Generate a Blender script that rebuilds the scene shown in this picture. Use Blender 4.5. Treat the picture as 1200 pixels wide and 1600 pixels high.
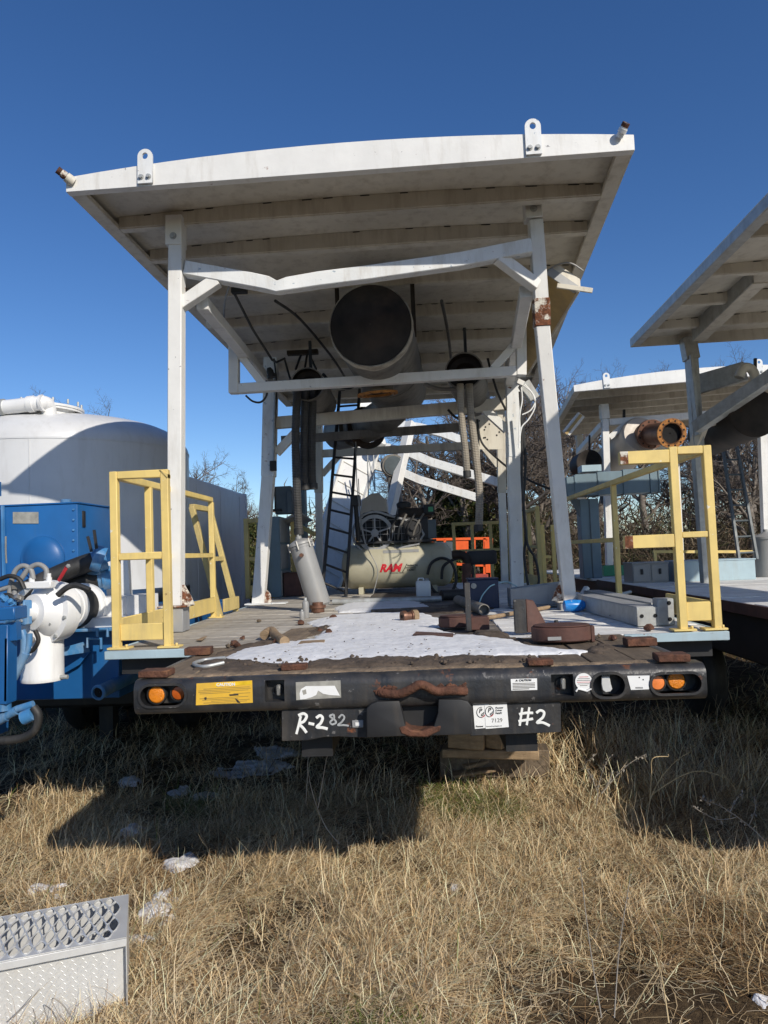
import bpy, bmesh, math, random
import numpy as np
from mathutils import Vector, Matrix, noise as mnoise

# ------------------------------------------------------------------ scene, camera, light
for o in list(bpy.data.objects):
    bpy.data.objects.remove(o, do_unlink=True)
scene = bpy.context.scene
COL = scene.collection
random.seed(7)
RNG = np.random.default_rng(7)
V = Vector
R = math.radians

CAM_Z = 1.90
FPX = 1130.0            # focal length in pixels of the 1200 x 1600 photograph
CAM_R = (Matrix.Rotation(R(2.7), 3, 'Z') @ Matrix.Rotation(R(90 + 3.2), 3, 'X') @ Matrix.Rotation(R(-2.2), 3, 'Z'))
cam_data = bpy.data.cameras.new('camera')
cam = bpy.data.objects.new('camera', cam_data)
COL.objects.link(cam)
cam.matrix_world = Matrix.Translation((0, 0, CAM_Z)) @ CAM_R.to_4x4()
cam_data.sensor_fit = 'HORIZONTAL'
cam_data.sensor_width = 36.0
cam_data.lens = FPX / 1200 * 36.0
cam_data.clip_start = 0.05
cam_data.clip_end = 2000
scene.camera = cam
scene.render.resolution_x = 768
scene.render.resolution_y = 1024

SUN = V((1.02, -1.35, 1.0)).normalized()        # towards the sun: behind the camera, to the right
world = bpy.data.worlds.new('World')
scene.world = world
world.use_nodes = True
nt = world.node_tree
sky = nt.nodes.new('ShaderNodeTexSky')
sky.sky_type = 'NISHITA'
sky.sun_disc = False
sky.sun_elevation = math.asin(SUN.z)
sky.sun_rotation = math.atan2(SUN.x, SUN.y)
sky.altitude = 300
sky.air_density = 0.9
sky.dust_density = 0.35
sky.ozone_density = 3.0
hs = nt.nodes.new('ShaderNodeHueSaturation')        # clear winter sky: a little more saturated overall
hs.inputs['Saturation'].default_value = 1.22
hs.inputs['Hue'].default_value = 0.508
nt.links.new(sky.outputs[0], hs.inputs['Color'])
nt.links.new(hs.outputs[0], nt.nodes['Background'].inputs[0])
nt.nodes['Background'].inputs[1].default_value = 0.118
sun_data = bpy.data.lights.new('sun', 'SUN')
sun_data.energy = 4.2
sun_data.angle = R(0.53)
sun_data.color = (1.0, 0.93, 0.82)
sun = bpy.data.objects.new('sun', sun_data)
COL.objects.link(sun)
sun.location = (10, -10, 12)
sun.rotation_euler = (-SUN).to_track_quat('-Z', 'Y').to_euler()
vs = scene.view_settings
vs.view_transform = 'Standard'
vs.look = 'None'
vs.exposure = 0.05
vs.gamma = 1.0
vs.use_curve_mapping = False


def at(px, py, Y=None, Z=None, X=None):
    """point of the place seen at a pixel of the photograph, at a known depth, height or side plane"""
    d = CAM_R @ V(((px - 600) / FPX, -(py - 800) / FPX, -1.0))
    if Y is not None:
        t = Y / d.y
    elif Z is not None:
        t = (Z - CAM_Z) / d.z
    else:
        t = X / d.x
    return V((0, 0, CAM_Z)) + d * t


# ------------------------------------------------------------------ materials
def _n(t, kind, **kw):
    n = t.nodes.new(kind)
    for k, v in kw.items():
        setattr(n, k, v)
    return n


def mat(name, col, rough=0.55, metal=0.0, var=0.12, scale=5.0, rust=0.0, rust_col=(0.13, 0.045, 0.018), grime=0.0,
        grime_col=(0.10, 0.075, 0.05), bump=0.0, bump_scale=60.0, spec=0.5, chip=0.0, chip_col=(0.3, 0.33, 0.36), rnd=0.0,
        stretch=(1, 1, 1), sss=0.0, col2=None, c2=0.0):
    m = bpy.data.materials.new(name)
    m.use_nodes = True
    t = m.node_tree
    L = t.links.new
    b = t.nodes['Principled BSDF']
    b.inputs['Metallic'].default_value = metal
    b.inputs['Roughness'].default_value = rough
    b.inputs['Specular IOR Level'].default_value = spec
    tc = _n(t, 'ShaderNodeTexCoord')
    mp = _n(t, 'ShaderNodeMapping')
    mp.inputs['Scale'].default_value = stretch
    L(tc.outputs['Object'], mp.inputs[0])

    def noise(s, det=3, ro=0.6, vec=None, off=0.0):
        n = _n(t, 'ShaderNodeTexNoise')
        n.inputs['Scale'].default_value = s
        n.inputs['Detail'].default_value = det
        n.inputs['Roughness'].default_value = ro
        L(vec or mp.outputs[0], n.inputs['Vector'])
        return n.outputs['Fac']

    def ramp(f, a, c):
        r = _n(t, 'ShaderNodeMapRange')
        r.inputs['From Min'].default_value = a
        r.inputs['From Max'].default_value = c
        L(f, r.inputs['Value'])
        return r.outputs[0]

    def mix(f, a, c, blend='MIX'):
        x = _n(t, 'ShaderNodeMix', data_type='RGBA', blend_type=blend)
        for s, val in ((x.inputs[0], f), (x.inputs[6], a), (x.inputs[7], c)):
            if isinstance(val, (int, float)):
                s.default_value = val
            elif isinstance(val, tuple):
                s.default_value = (*val, 1) if len(val) == 3 else val
            else:
                L(val, s)
        return x.outputs[2]

    lo = tuple(max(0, c * (1 - var)) for c in col)
    hi = tuple(min(1, c * (1 + var)) for c in col)
    c = mix(ramp(noise(scale), 0.3, 0.7), lo, hi)
    if col2:
        c = mix(ramp(noise(scale * 0.45, 4), 0.62 - c2, 0.78 - c2), c, col2)
    if rnd > 0:
        oi = _n(t, 'ShaderNodeObjectInfo')
        r = _n(t, 'ShaderNodeMapRange')
        r.inputs['To Min'].default_value = 1 - rnd
        r.inputs['To Max'].default_value = 1 + rnd
        L(oi.outputs['Random'], r.inputs['Value'])
        cmb = _n(t, 'ShaderNodeCombineColor')
        for i in range(3):
            L(r.outputs[0], cmb.inputs[i])
        c = mix(1.0, c, cmb.outputs[0], 'MULTIPLY')
    if grime > 0:
        mp2 = _n(t, 'ShaderNodeMapping')
        mp2.inputs['Scale'].default_value = (3.0, 3.0, 0.5)
        L(tc.outputs['Object'], mp2.inputs[0])
        g = ramp(noise(3.2, 5, 0.7, mp2.outputs[0]), 0.62 - grime * 0.35, 0.95 - grime * 0.3)
        gm = _n(t, 'ShaderNodeMath', operation='MULTIPLY')
        L(g, gm.inputs[0])
        gm.inputs[1].default_value = min(1.0, 0.35 + grime)
        c = mix(gm.outputs[0], c, grime_col)
    rf = None
    if chip > 0:
        f = ramp(noise(22, 4, 0.65), 0.70 - chip * 0.2, 0.715 - chip * 0.2)
        c = mix(f, c, chip_col)
    if rust > 0:
        f = ramp(noise(9, 6, 0.72), 0.72 - rust * 0.32, 0.78 - rust * 0.30)
        rc = mix(ramp(noise(40, 2), 0.3, 0.7), tuple(x * 0.55 for x in rust_col), tuple(min(1, x * 1.8) for x in rust_col))
        c = mix(f, c, rc)
        rf = f
    L(c, b.inputs['Base Color'])
    if rf is not None:
        r = _n(t, 'ShaderNodeMapRange')
        r.inputs['To Min'].default_value = rough
        r.inputs['To Max'].default_value = 0.9
        L(rf, r.inputs['Value'])
        L(r.outputs[0], b.inputs['Roughness'])
    else:
        r = _n(t, 'ShaderNodeMapRange')
        r.inputs['To Min'].default_value = max(0.02, rough - 0.13)
        r.inputs['To Max'].default_value = min(1, rough + 0.13)
        L(noise(scale * 2.3, 2), r.inputs['Value'])
        L(r.outputs[0], b.inputs['Roughness'])
    if bump > 0:
        bn = _n(t, 'ShaderNodeBump')
        bn.inputs['Strength'].default_value = bump
        bn.inputs['Distance'].default_value = 0.01
        L(noise(bump_scale, 3), bn.inputs['Height'])
        L(bn.outputs[0], b.inputs['Normal'])
    if sss > 0:
        b.inputs['Subsurface Weight'].default_value = sss
        b.inputs['Subsurface Radius'].default_value = (0.03, 0.03, 0.035)
    return m


def attr_mat(name, attr, rough=0.75, trans=0.0):
    m = bpy.data.materials.new(name)
    m.use_nodes = True
    t = m.node_tree
    b = t.nodes['Principled BSDF']
    b.inputs['Roughness'].default_value = rough
    b.inputs['Specular IOR Level'].default_value = 0.25
    a = _n(t, 'ShaderNodeAttribute', attribute_name=attr)
    t.links.new(a.outputs['Color'], b.inputs['Base Color'])
    if trans > 0:
        tr = _n(t, 'ShaderNodeBsdfTranslucent')
        mx = _n(t, 'ShaderNodeMixShader')
        mx.inputs[0].default_value = trans
        t.links.new(a.outputs['Color'], tr.inputs[0])
        t.links.new(b.outputs[0], mx.inputs[1])
        t.links.new(tr.outputs[0], mx.inputs[2])
        t.links.new(mx.outputs[0], t.nodes['Material Output'].inputs[0])
    return m


M = {}
M['white'] = mat('white_paint', (0.73, 0.72, 0.685), 0.42, var=0.05, rust=0.16, grime=0.28, grime_col=(0.42, 0.38, 0.31), chip=0.03, chip_col=(0.22, 0.22, 0.22), bump=0.1, bump_scale=25)
M['white_worn'] = mat('worn_white_paint', (0.72, 0.73, 0.72), 0.45, var=0.06, rust=0.28, grime=0.35, grime_col=(0.40, 0.34, 0.25), chip=0.25, chip_col=(0.34, 0.40, 0.46), bump=0.1)
M['white_old'] = mat('dirty_white_steel', (0.62, 0.58, 0.49), 0.55, var=0.09, scale=2.5, rust=0.10, grime=0.42, grime_col=(0.30, 0.25, 0.18), bump=0.06, bump_scale=18)
M['sheet'] = mat('roof_sheet_steel', (0.63, 0.585, 0.49), 0.5, var=0.10, scale=1.6, rust=0.06, grime=0.40, grime_col=(0.33, 0.28, 0.21), bump=0.10, bump_scale=5)
M['galv'] = mat('weathered_galvanised', (0.40, 0.41, 0.40), 0.5, 0.35, var=0.16, scale=14, rust=0.08, grime=0.35, grime_col=(0.22, 0.18, 0.13), bump=0.05)
M['yellow'] = mat('yellow_paint', (0.72, 0.54, 0.185), 0.52, var=0.11, rust=0.20, grime=0.42, grime_col=(0.46, 0.35, 0.17), chip=0.10, chip_col=(0.72, 0.68, 0.55), bump=0.08, bump_scale=30)
M['yellow_old'] = mat('faded_yellow_paint', (0.55, 0.43, 0.17), 0.6, var=0.12, rust=0.22, grime=0.4, grime_col=(0.25, 0.18, 0.09), bump=0.1)
M['blue'] = mat('blue_paint', (0.012, 0.10, 0.29), 0.38, var=0.14, scale=3, rust=0.03, grime=0.24, grime_col=(0.06, 0.13, 0.22), bump=0.06, bump_scale=14)
M['blue_dusty'] = mat('dusty_blue_paint', (0.05, 0.19, 0.40), 0.45, var=0.25, rust=0.06, grime=0.5, grime_col=(0.30, 0.38, 0.44), bump=0.1)
M['navy'] = mat('dark_blue_paint', (0.012, 0.022, 0.06), 0.5, var=0.2, grime=0.2, rust=0.05)
M['black'] = mat('black_bumper_paint', (0.022, 0.024, 0.028), 0.40, var=0.35, rust=0.34, grime=0.6, grime_col=(0.075, 0.066, 0.056), chip=0.22, chip_col=(0.13, 0.125, 0.12), bump=0.3, bump_scale=22)
M['black_flat'] = mat('dark_steel', (0.016, 0.016, 0.017), 0.6, var=0.3, rust=0.15, grime=0.15)
M['soot'] = mat('sooty_metal', (0.022, 0.016, 0.012), 0.62, 0.0, var=0.6, scale=4, spec=0.3, col2=(0.06, 0.036, 0.024), c2=0.10, rust=0.20, rust_col=(0.05, 0.022, 0.012), grime=0.2, grime_col=(0.05, 0.035, 0.028), bump=0.1, bump_scale=9)
M['muffler'] = mat('stained_metal_wrap', (0.20, 0.185, 0.16), 0.6, 0.25, var=0.3, scale=3, rust=0.22, rust_col=(0.10, 0.055, 0.03), grime=0.45, grime_col=(0.05, 0.04, 0.032), bump=0.25, bump_scale=16)
M['wrap'] = mat('torn_insulation', (0.42, 0.38, 0.31), 0.9, var=0.3, scale=9, grime=0.5, grime_col=(0.09, 0.065, 0.045), bump=0.5, bump_scale=30)
M['rust'] = mat('rusty_steel', (0.105, 0.042, 0.023), 0.88, var=0.5, scale=24, grime=0.5, grime_col=(0.04, 0.022, 0.015), bump=0.7, bump_scale=70, col2=(0.22, 0.10, 0.045), c2=0.05)
M['rust_red'] = mat('red_brown_primer', (0.078, 0.033, 0.024), 0.7, var=0.3, scale=10, rust=0.2, grime=0.2, bump=0.15)
M['rust_orange'] = mat('orange_rust_flange', (0.36, 0.15, 0.035), 0.8, var=0.4, scale=22, rust=0.45, bump=0.4)
M['copper'] = mat('brown_metal_pipe', (0.17, 0.085, 0.055), 0.45, 0.5, var=0.3, scale=8, rust=0.3, bump=0.1)
M['rust_white'] = mat('rust_through_white', (0.62, 0.58, 0.50), 0.7, var=0.15, rust=0.86, rust_col=(0.12, 0.042, 0.018), bump=0.4)
M['wood_grey'] = mat('grey_deck_wood', (0.40, 0.37, 0.32), 0.85, var=0.22, scale=4, grime=0.45, grime_col=(0.17, 0.12, 0.075), bump=0.35, bump_scale=22, rnd=0.17, stretch=(0.6, 7, 7))
M['wood_white'] = mat('bleached_deck_wood', (0.72, 0.71, 0.68), 0.85, var=0.14, scale=4, grime=0.33, grime_col=(0.36, 0.31, 0.25), bump=0.35, bump_scale=22, rnd=0.12, stretch=(0.6, 7, 7))
M['wood_dark'] = mat('dirty_deck_wood', (0.150, 0.112, 0.075), 0.85, var=0.35, scale=4, grime=0.45, grime_col=(0.055, 0.04, 0.028), bump=0.4, bump_scale=22, rnd=0.28, stretch=(7, 0.6, 7))
M['wood_raw'] = mat('weathered_timber', (0.28, 0.195, 0.115), 0.85, var=0.3, scale=5, grime=0.4, grime_col=(0.14, 0.09, 0.05), bump=0.4, bump_scale=20, stretch=(1, 6, 6))
M['steel_deck'] = mat('dirty_steel_floor', (0.13, 0.115, 0.10), 0.7, 0.1, var=0.4, scale=3, rust=0.3, grime=0.5, grime_col=(0.06, 0.045, 0.034), bump=0.3, bump_scale=12)
M['dirt'] = mat('damp_dirt', (0.082, 0.060, 0.043), 0.95, var=0.4, scale=14, bump=0.8, bump_scale=50)
M['snow'] = mat('old_snow', (0.71, 0.715, 0.725), 0.75, var=0.07, scale=12, bump=0.5, bump_scale=42, sss=0.05, col2=(0.56, 0.545, 0.52), c2=0.02)
M['snow_dirty'] = mat('dirty_snow', (0.66, 0.66, 0.68), 0.8, var=0.12, scale=12, bump=0.6, bump_scale=70, grime=0.3, grime_col=(0.30, 0.24, 0.17))
M['bluegrey'] = mat('blue_grey_paint', (0.145, 0.21, 0.245), 0.5, var=0.12, scale=3, rust=0.08, grime=0.3, grime_col=(0.13, 0.15, 0.15), bump=0.06)
M['paleblue'] = mat('pale_blue_paint', (0.36, 0.47, 0.52), 0.5, var=0.08, rust=0.16, grime=0.3, grime_col=(0.30, 0.32, 0.30), bump=0.06)
M['darkgrey'] = mat('dark_grey_enclosure', (0.075, 0.095, 0.105), 0.5, var=0.2, grime=0.2)
M['silo'] = mat('silo_white_paint', (0.60, 0.605, 0.605), 0.36, var=0.05, scale=2, grime=0.30, grime_col=(0.45, 0.44, 0.42), bump=0.03, bump_scale=4)
M['container'] = mat('grey_white_panel', (0.62, 0.63, 0.65), 0.38, var=0.05, scale=2, grime=0.2, grime_col=(0.40, 0.38, 0.36), bump=0.05, bump_scale=3)
M['pump_white'] = mat('pump_white_enamel', (0.74, 0.74, 0.73), 0.3, var=0.05, grime=0.25, grime_col=(0.42, 0.40, 0.36), rust=0.05)
M['cream'] = mat('cream_tank_paint', (0.44, 0.41, 0.30), 0.45, var=0.08, scale=3, rust=0.13, grime=0.28, grime_col=(0.26, 0.21, 0.13), bump=0.08, bump_scale=14)
M['tan'] = mat('tan_cover_paint', (0.48, 0.42, 0.35), 0.5, var=0.08, grime=0.2, grime_col=(0.3, 0.25, 0.2))
M['vessel'] = mat('grey_vessel_paint', (0.27, 0.27, 0.265), 0.42, var=0.08, scale=4, rust=0.14, grime=0.3, grime_col=(0.28, 0.24, 0.19), bump=0.08)
M['grey_paint'] = mat('grey_steel_paint', (0.30, 0.305, 0.31), 0.5, var=0.12, scale=5, rust=0.14, grime=0.35, grime_col=(0.16, 0.14, 0.12), bump=0.08)
M['rubber'] = mat('black_rubber', (0.018, 0.018, 0.018), 0.6, var=0.3, grime=0.3, grime_col=(0.10, 0.09, 0.08), bump=0.1)
M['hose_dark'] = mat('dark_corrugated_hose', (0.045, 0.045, 0.045), 0.6, var=0.3, grime=0.45, grime_col=(0.13, 0.115, 0.095))
M['hose_tan'] = mat('dusty_corrugated_hose', (0.29, 0.255, 0.205), 0.75, var=0.2, grime=0.4, grime_col=(0.10, 0.09, 0.075))
M['hose_grey'] = mat('grey_hose', (0.26, 0.26, 0.255), 0.55, var=0.2, grime=0.3)
M['alu'] = mat('bright_aluminium', (0.66, 0.66, 0.645), 0.45, 0.35, var=0.06, scale=8, grime=0.22, grime_col=(0.52, 0.45, 0.35), bump=0.05)
M['steel'] = mat('grey_steel', (0.33, 0.32, 0.30), 0.45, 0.7, var=0.2, scale=20, rust=0.12)
M['orange'] = mat('orange_lift_paint', (0.80, 0.115, 0.018), 0.45, var=0.1, grime=0.15)
M['red_dull'] = mat('dull_red_paint', (0.30, 0.045, 0.03), 0.6, var=0.2, grime=0.2)
M['green'] = mat('green_plastic', (0.05, 0.26, 0.12), 0.5)
M['amber'] = mat('amber_reflector', (0.72, 0.22, 0.012), 0.3, var=0.12, scale=40, bump=0.5, bump_scale=160, grime=0.25, grime_col=(0.25, 0.12, 0.04))
M['amber_red'] = mat('red_amber_lens', (0.42, 0.085, 0.012), 0.25, var=0.12, scale=20)
M['amber_pale'] = mat('faded_orange_lens', (0.80, 0.23, 0.06), 0.3, var=0.1, scale=20)
M['sticker_yellow'] = mat('yellow_decal', (0.72, 0.43, 0.045), 0.5, var=0.14, scale=7, grime=0.25, grime_col=(0.45, 0.30, 0.12))
M['sticker_bright'] = mat('bright_yellow_band', (0.80, 0.52, 0.02), 0.5, var=0.2, scale=18)
M['sticker_white'] = mat('white_decal', (0.80, 0.80, 0.78), 0.45, var=0.05, grime=0.12, grime_col=(0.5, 0.46, 0.4))
M['sticker_worn'] = mat('scraped_decal', (0.30, 0.29, 0.255), 0.7, var=0.25, scale=16, bump=0.2)
M['ink'] = mat('black_ink', (0.02, 0.02, 0.02), 0.6, var=0.0)
M['ink_grey'] = mat('grey_ink', (0.12, 0.11, 0.10), 0.6, var=0.0)
M['ink_faded'] = mat('faded_print', (0.30, 0.20, 0.05), 0.6, var=0.1)
M['ink_red'] = mat('red_ink', (0.55, 0.012, 0.025), 0.5, var=0.05)
M['paintmark'] = mat('white_paint_marker', (0.80, 0.80, 0.76), 0.6, var=0.05, scale=30)
M['paintmark_dim'] = mat('thin_paint_marker', (0.36, 0.37, 0.37), 0.6, var=0.25, scale=60)
M['light_tan'] = mat('yellowed_lens', (0.42, 0.28, 0.10), 0.5, var=0.2, grime=0.2)
M['void'] = mat('dark_opening', (0.006, 0.006, 0.006), 0.9, var=0.0)
M['jug'] = mat('translucent_jug', (0.66, 0.68, 0.68), 0.4, var=0.05, sss=0.1)
M['bluebag'] = mat('blue_plastic_wrap', (0.02, 0.22, 0.62), 0.3, var=0.3, scale=12, chip=0.35, chip_col=(0.7, 0.75, 0.8))
M['rope'] = mat('pale_blue_cord', (0.40, 0.62, 0.66), 0.7)
M['chrome'] = mat('bright_metal', (0.62, 0.62, 0.60), 0.25, 0.8, var=0.1)
M['red_handle'] = mat('red_lever', (0.45, 0.025, 0.03), 0.4)
M['bark'] = mat('grey_bark', (0.17, 0.145, 0.12), 0.95, var=0.3, scale=6, bump=0.4, bump_scale=14)
M['twig'] = mat('brown_twigs', (0.115, 0.092, 0.075), 0.95, var=0.25, scale=2)


# ------------------------------------------------------------------ mesh helpers
class MB:
    def __init__(self):
        self.v = []
        self.f = []

    def add(self, vs_, fs_):
        k = len(self.v)
        self.v += [V(p) for p in vs_]
        self.f += [tuple(i + k for i in f) for f in fs_]
        return self

    def box(self, c, s, rot=None):
        c = V(c)
        h = V(s) * 0.5
        p = []
        for z in (-1, 1):
            for y in (-1, 1):
                for x in (-1, 1):
                    q = V((x * h.x, y * h.y, z * h.z))
                    if rot is not None:
                        q = rot @ q
                    p.append(c + q)
        return self.add(p, [(0, 2, 3, 1), (4, 5, 7, 6), (0, 1, 5, 4), (2, 6, 7, 3), (0, 4, 6, 2), (1, 3, 7, 5)])

    def beam(self, p0, p1, w, h=None, up=(0, 0, 1)):
        h = w if h is None else h
        p0 = V(p0)
        p1 = V(p1)
        d = (p1 - p0).normalized()
        up = V(up)
        if abs(d.dot(up)) > 0.95:
            up = V((0, 1, 0))
        s = d.cross(up).normalized()
        u = s.cross(d).normalized()
        P = []
        for p in (p0, p1):
            for a, b in ((-1, -1), (1, -1), (1, 1), (-1, 1)):
                P.append(p + s * a * w / 2 + u * b * h / 2)
        return self.add(P, [(0, 1, 2, 3), (7, 6, 5, 4), (0, 4, 5, 1), (1, 5, 6, 2), (2, 6, 7, 3), (3, 7, 4, 0)])

    def tube(self, pts, r, n=8, caps=True, phase=0.0, up=None):
        pts = [V(p) for p in pts]
        k = len(pts)
        rr = r if isinstance(r, (list, tuple)) else [r] * k
        d = (pts[1] - pts[0]).normalized()
        u = V(up) if up else (V((0, 0, 1)) if abs(d.z) < 0.9 else V((0, 1, 0)))
        nrm = (u - d * u.dot(d)).normalized()
        P = []
        for i in range(k):
            if i == 0:
                t = pts[1] - pts[0]
            elif i == k - 1:
                t = pts[-1] - pts[-2]
            else:
                t = (pts[i + 1] - pts[i]).normalized() + (pts[i] - pts[i - 1]).normalized()
            t = t.normalized() if t.length > 1e-9 else d
            nrm = (nrm - t * nrm.dot(t)).normalized()
            b = t.cross(nrm)
            for j in range(n):
                a = 2 * math.pi * j / n + phase
                P.append(pts[i] + (nrm * math.cos(a) + b * math.sin(a)) * rr[i])
        F = []
        for i in range(k - 1):
            for j in range(n):
                j2 = (j + 1) % n
                F.append((i * n + j, i * n + j2, (i + 1) * n + j2, (i + 1) * n + j))
        if caps:
            F.append(tuple(range(n - 1, -1, -1)))
            F.append(tuple((k - 1) * n + j for j in range(n)))
        return self.add(P, F)

    def sq(self, pts, w):
        return self.tube(pts, w / math.sqrt(2), 4, phase=math.pi / 4)

    def cyl(self, p0, p1, r, r1=None, n=16, caps=True):
        return self.tube([p0, p1], [r, r if r1 is None else r1], n, caps)

    def lathe(self, o, ax, prof, n=24, cap0=True, cap1=True):
        """prof: (distance along axis, radius)"""
        o = V(o)
        ax = V(ax).normalized()
        u = V((0, 0, 1)) if abs(ax.z) < 0.9 else V((1, 0, 0))
        a1 = (u - ax * u.dot(ax)).normalized()
        a2 = ax.cross(a1)
        P = []
        for t, r in prof:
            for j in range(n):
                a = 2 * math.pi * j / n
                P.append(o + ax * t + (a1 * math.cos(a) + a2 * math.sin(a)) * r)
        F = []
        for i in range(len(prof) - 1):
            for j in range(n):
                j2 = (j + 1) % n
                F.append((i * n + j, i * n + j2, (i + 1) * n + j2, (i + 1) * n + j))
        if cap0:
            F.append(tuple(range(n - 1, -1, -1)))
        if cap1:
            F.append(tuple((len(prof) - 1) * n + j for j in range(n)))
        return self.add(P, F)

    def poly(self, pts, thick):
        """extrude a planar polygon by the vector thick"""
        pts = [V(p) for p in pts]
        n = len(pts)
        th = V(thick)
        F = [tuple(range(n - 1, -1, -1)), tuple(range(n, 2 * n))]
        for i in range(n):
            j = (i + 1) % n
            F.append((i, j, n + j, n + i))
        return self.add(pts + [p + th for p in pts], F)

    def build(self, name, m, parent=None, bevel=0.0, smooth=40, loc=None, seg=1):
        off = V((0, 0, 0))
        if parent is not None:
            q = parent
            while q is not None:
                off = off + q.location
                q = q.parent
        elif loc is not None:
            off = V(loc)
        me = bpy.data.meshes.new(name)
        me.from_pydata([tuple(p - off) for p in self.v], [], self.f)
        bm = bmesh.new()
        bm.from_mesh(me)
        bmesh.ops.recalc_face_normals(bm, faces=bm.faces)
        if bevel > 0:
            es = [e for e in bm.edges if len(e.link_faces) == 2 and e.calc_face_angle() > R(30)]
            try:
                bmesh.ops.bevel(bm, geom=es, offset=bevel, segments=seg, affect='EDGES', profile=0.5, clamp_overlap=True)
            except Exception:
                pass
        bm.to_mesh(me)
        bm.free()
        if smooth:
            me.shade_smooth()
            me.set_sharp_from_angle(angle=R(smooth))
        me.materials.append(M[m] if isinstance(m, str) else m)
        return link(name, me, parent, off if parent is None else None)


def link(name, me, parent=None, loc=None):
    o = bpy.data.objects.new(name, me)
    COL.objects.link(o)
    if loc is not None:
        o.location = loc
    if parent is not None:
        o.parent = parent
    return o


def tag(o, label=None, cat=None, group=None, kind=None):
    if label:
        o['label'] = label
    if cat:
        o['category'] = cat
    if group:
        o['group'] = group
    if kind:
        o['kind'] = kind
    return o


def thing(name, label, cat, loc=(0, 0, 0), group=None):
    o = bpy.data.objects.new(name, None)
    COL.objects.link(o)
    o.location = loc
    o.empty_display_size = 0.1
    return tag(o, label, cat, group)


def one(name, mb, m, label, cat, loc=None, group=None, **kw):
    """a thing that is one mesh, its origin at its base"""
    if loc is None:
        xs = [p.x for p in mb.v]
        ys = [p.y for p in mb.v]
        loc = ((min(xs) + max(xs)) / 2, (min(ys) + max(ys)) / 2, min(p.z for p in mb.v))
    return tag(mb.build(name, m, None, loc=loc, **kw), label, cat, group)


def frame_of(x_axis, z_axis):
    x = V(x_axis).normalized()
    z = V(z_axis)
    z = (z - x * z.dot(x)).normalized()
    y = z.cross(x)
    return Matrix((x, y, z)).transposed()


def curve_mesh(splines, extrude):
    """filled 2D outlines (holes cut out), thickness 2*extrude, in the XY plane"""
    cu = bpy.data.curves.new('outline', 'CURVE')
    cu.dimensions = '2D'
    cu.fill_mode = 'BOTH'
    cu.extrude = extrude
    for pts in splines:
        s = cu.splines.new('POLY')
        s.points.add(len(pts) - 1)
        for p, q in zip(s.points, pts):
            p.co = (q[0], q[1], 0, 1)
        s.use_cyclic_u = True
    ob = bpy.data.objects.new('outline', cu)
    COL.objects.link(ob)
    dg = bpy.context.evaluated_depsgraph_get()
    me = bpy.data.meshes.new_from_object(ob.evaluated_get(dg))
    bpy.data.objects.remove(ob, do_unlink=True)
    bpy.data.curves.remove(cu)
    return me


def text_mesh(txt, size, extrude=0.0006, shear=0.0, bold=0.0, align='LEFT', space=1.0):
    cu = bpy.data.curves.new('lettering', 'FONT')
    cu.body = txt
    cu.size = size
    cu.extrude = extrude
    cu.shear = shear
    cu.offset = bold
    cu.align_x = align
    cu.space_character = space
    cu.resolution_u = 3
    ob = bpy.data.objects.new('lettering', cu)
    COL.objects.link(ob)
    dg = bpy.context.evaluated_depsgraph_get()
    me = bpy.data.meshes.new_from_object(ob.evaluated_get(dg))
    bpy.data.objects.remove(ob, do_unlink=True)
    bpy.data.curves.remove(cu)
    return me


def place_mesh(name, me, m, parent, origin, ex, ey):
    """lay a flat mesh (XY) with its axes along ex, ey at a world point; coordinates are stored relative to the parent"""
    ex = V(ex).normalized()
    ey = V(ey)
    ey = (ey - ex * ey.dot(ex)).normalized()
    ez = ex.cross(ey)
    off = V((0, 0, 0))
    q = parent
    while q is not None:
        off = off + q.location
        q = q.parent
    T = Matrix.Translation(V(origin) - off) @ Matrix((ex, ey, ez)).transposed().to_4x4()
    me.transform(T)
    me.materials.clear()
    me.materials.append(M[m] if isinstance(m, str) else m)
    return link(name, me, parent)


def lerp(a, b, t):
    return V(a) * (1 - t) + V(b) * t


def smooth_path(pts, k=6):
    pts = [V(p) for p in pts]
    out = []
    n = len(pts)
    for i in range(n - 1):
        p0 = pts[max(i - 1, 0)]
        p1 = pts[i]
        p2 = pts[i + 1]
        p3 = pts[min(i + 2, n - 1)]
        for j in range(k):
            t = j / k
            out.append(0.5 * ((2 * p1) + (-p0 + p2) * t + (2 * p0 - 5 * p1 + 4 * p2 - p3) * t * t + (-p0 + 3 * p1 - 3 * p2 + p3) * t ** 3))
    out.append(pts[-1])
    return out


def corrugated(pts, r, pitch=0.016, depth=0.12, n=10):
    P = smooth_path(pts, 30)
    L = [0]
    for i in range(1, len(P)):
        L.append(L[-1] + (P[i] - P[i - 1]).length)
    tot = L[-1]
    k = int(tot / pitch) * 2
    out = []
    rr = []
    j = 0
    for i in range(k + 1):
        s = tot * i / k
        while j < len(L) - 2 and L[j + 1] < s:
            j += 1
        t = (s - L[j]) / max(1e-9, L[j + 1] - L[j])
        out.append(P[j].lerp(P[j + 1], t))
        rr.append(r if i % 2 else r * (1 - depth))
    return MB().tube(out, rr, n)


def boolean_cut(ob, cutters):
    for c in cutters:
        md = ob.modifiers.new('cut', 'BOOLEAN')
        md.operation = 'DIFFERENCE'
        md.solver = 'EXACT'
        md.object = c
    dg = bpy.context.evaluated_depsgraph_get()
    me = bpy.data.meshes.new_from_object(ob.evaluated_get(dg))
    ob.modifiers.clear()
    old = ob.data
    ob.data = me
    bpy.data.meshes.remove(old)
    for c in cutters:
        bpy.data.objects.remove(c, do_unlink=True)
    me.shade_smooth()
    me.set_sharp_from_angle(angle=R(35))


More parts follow.
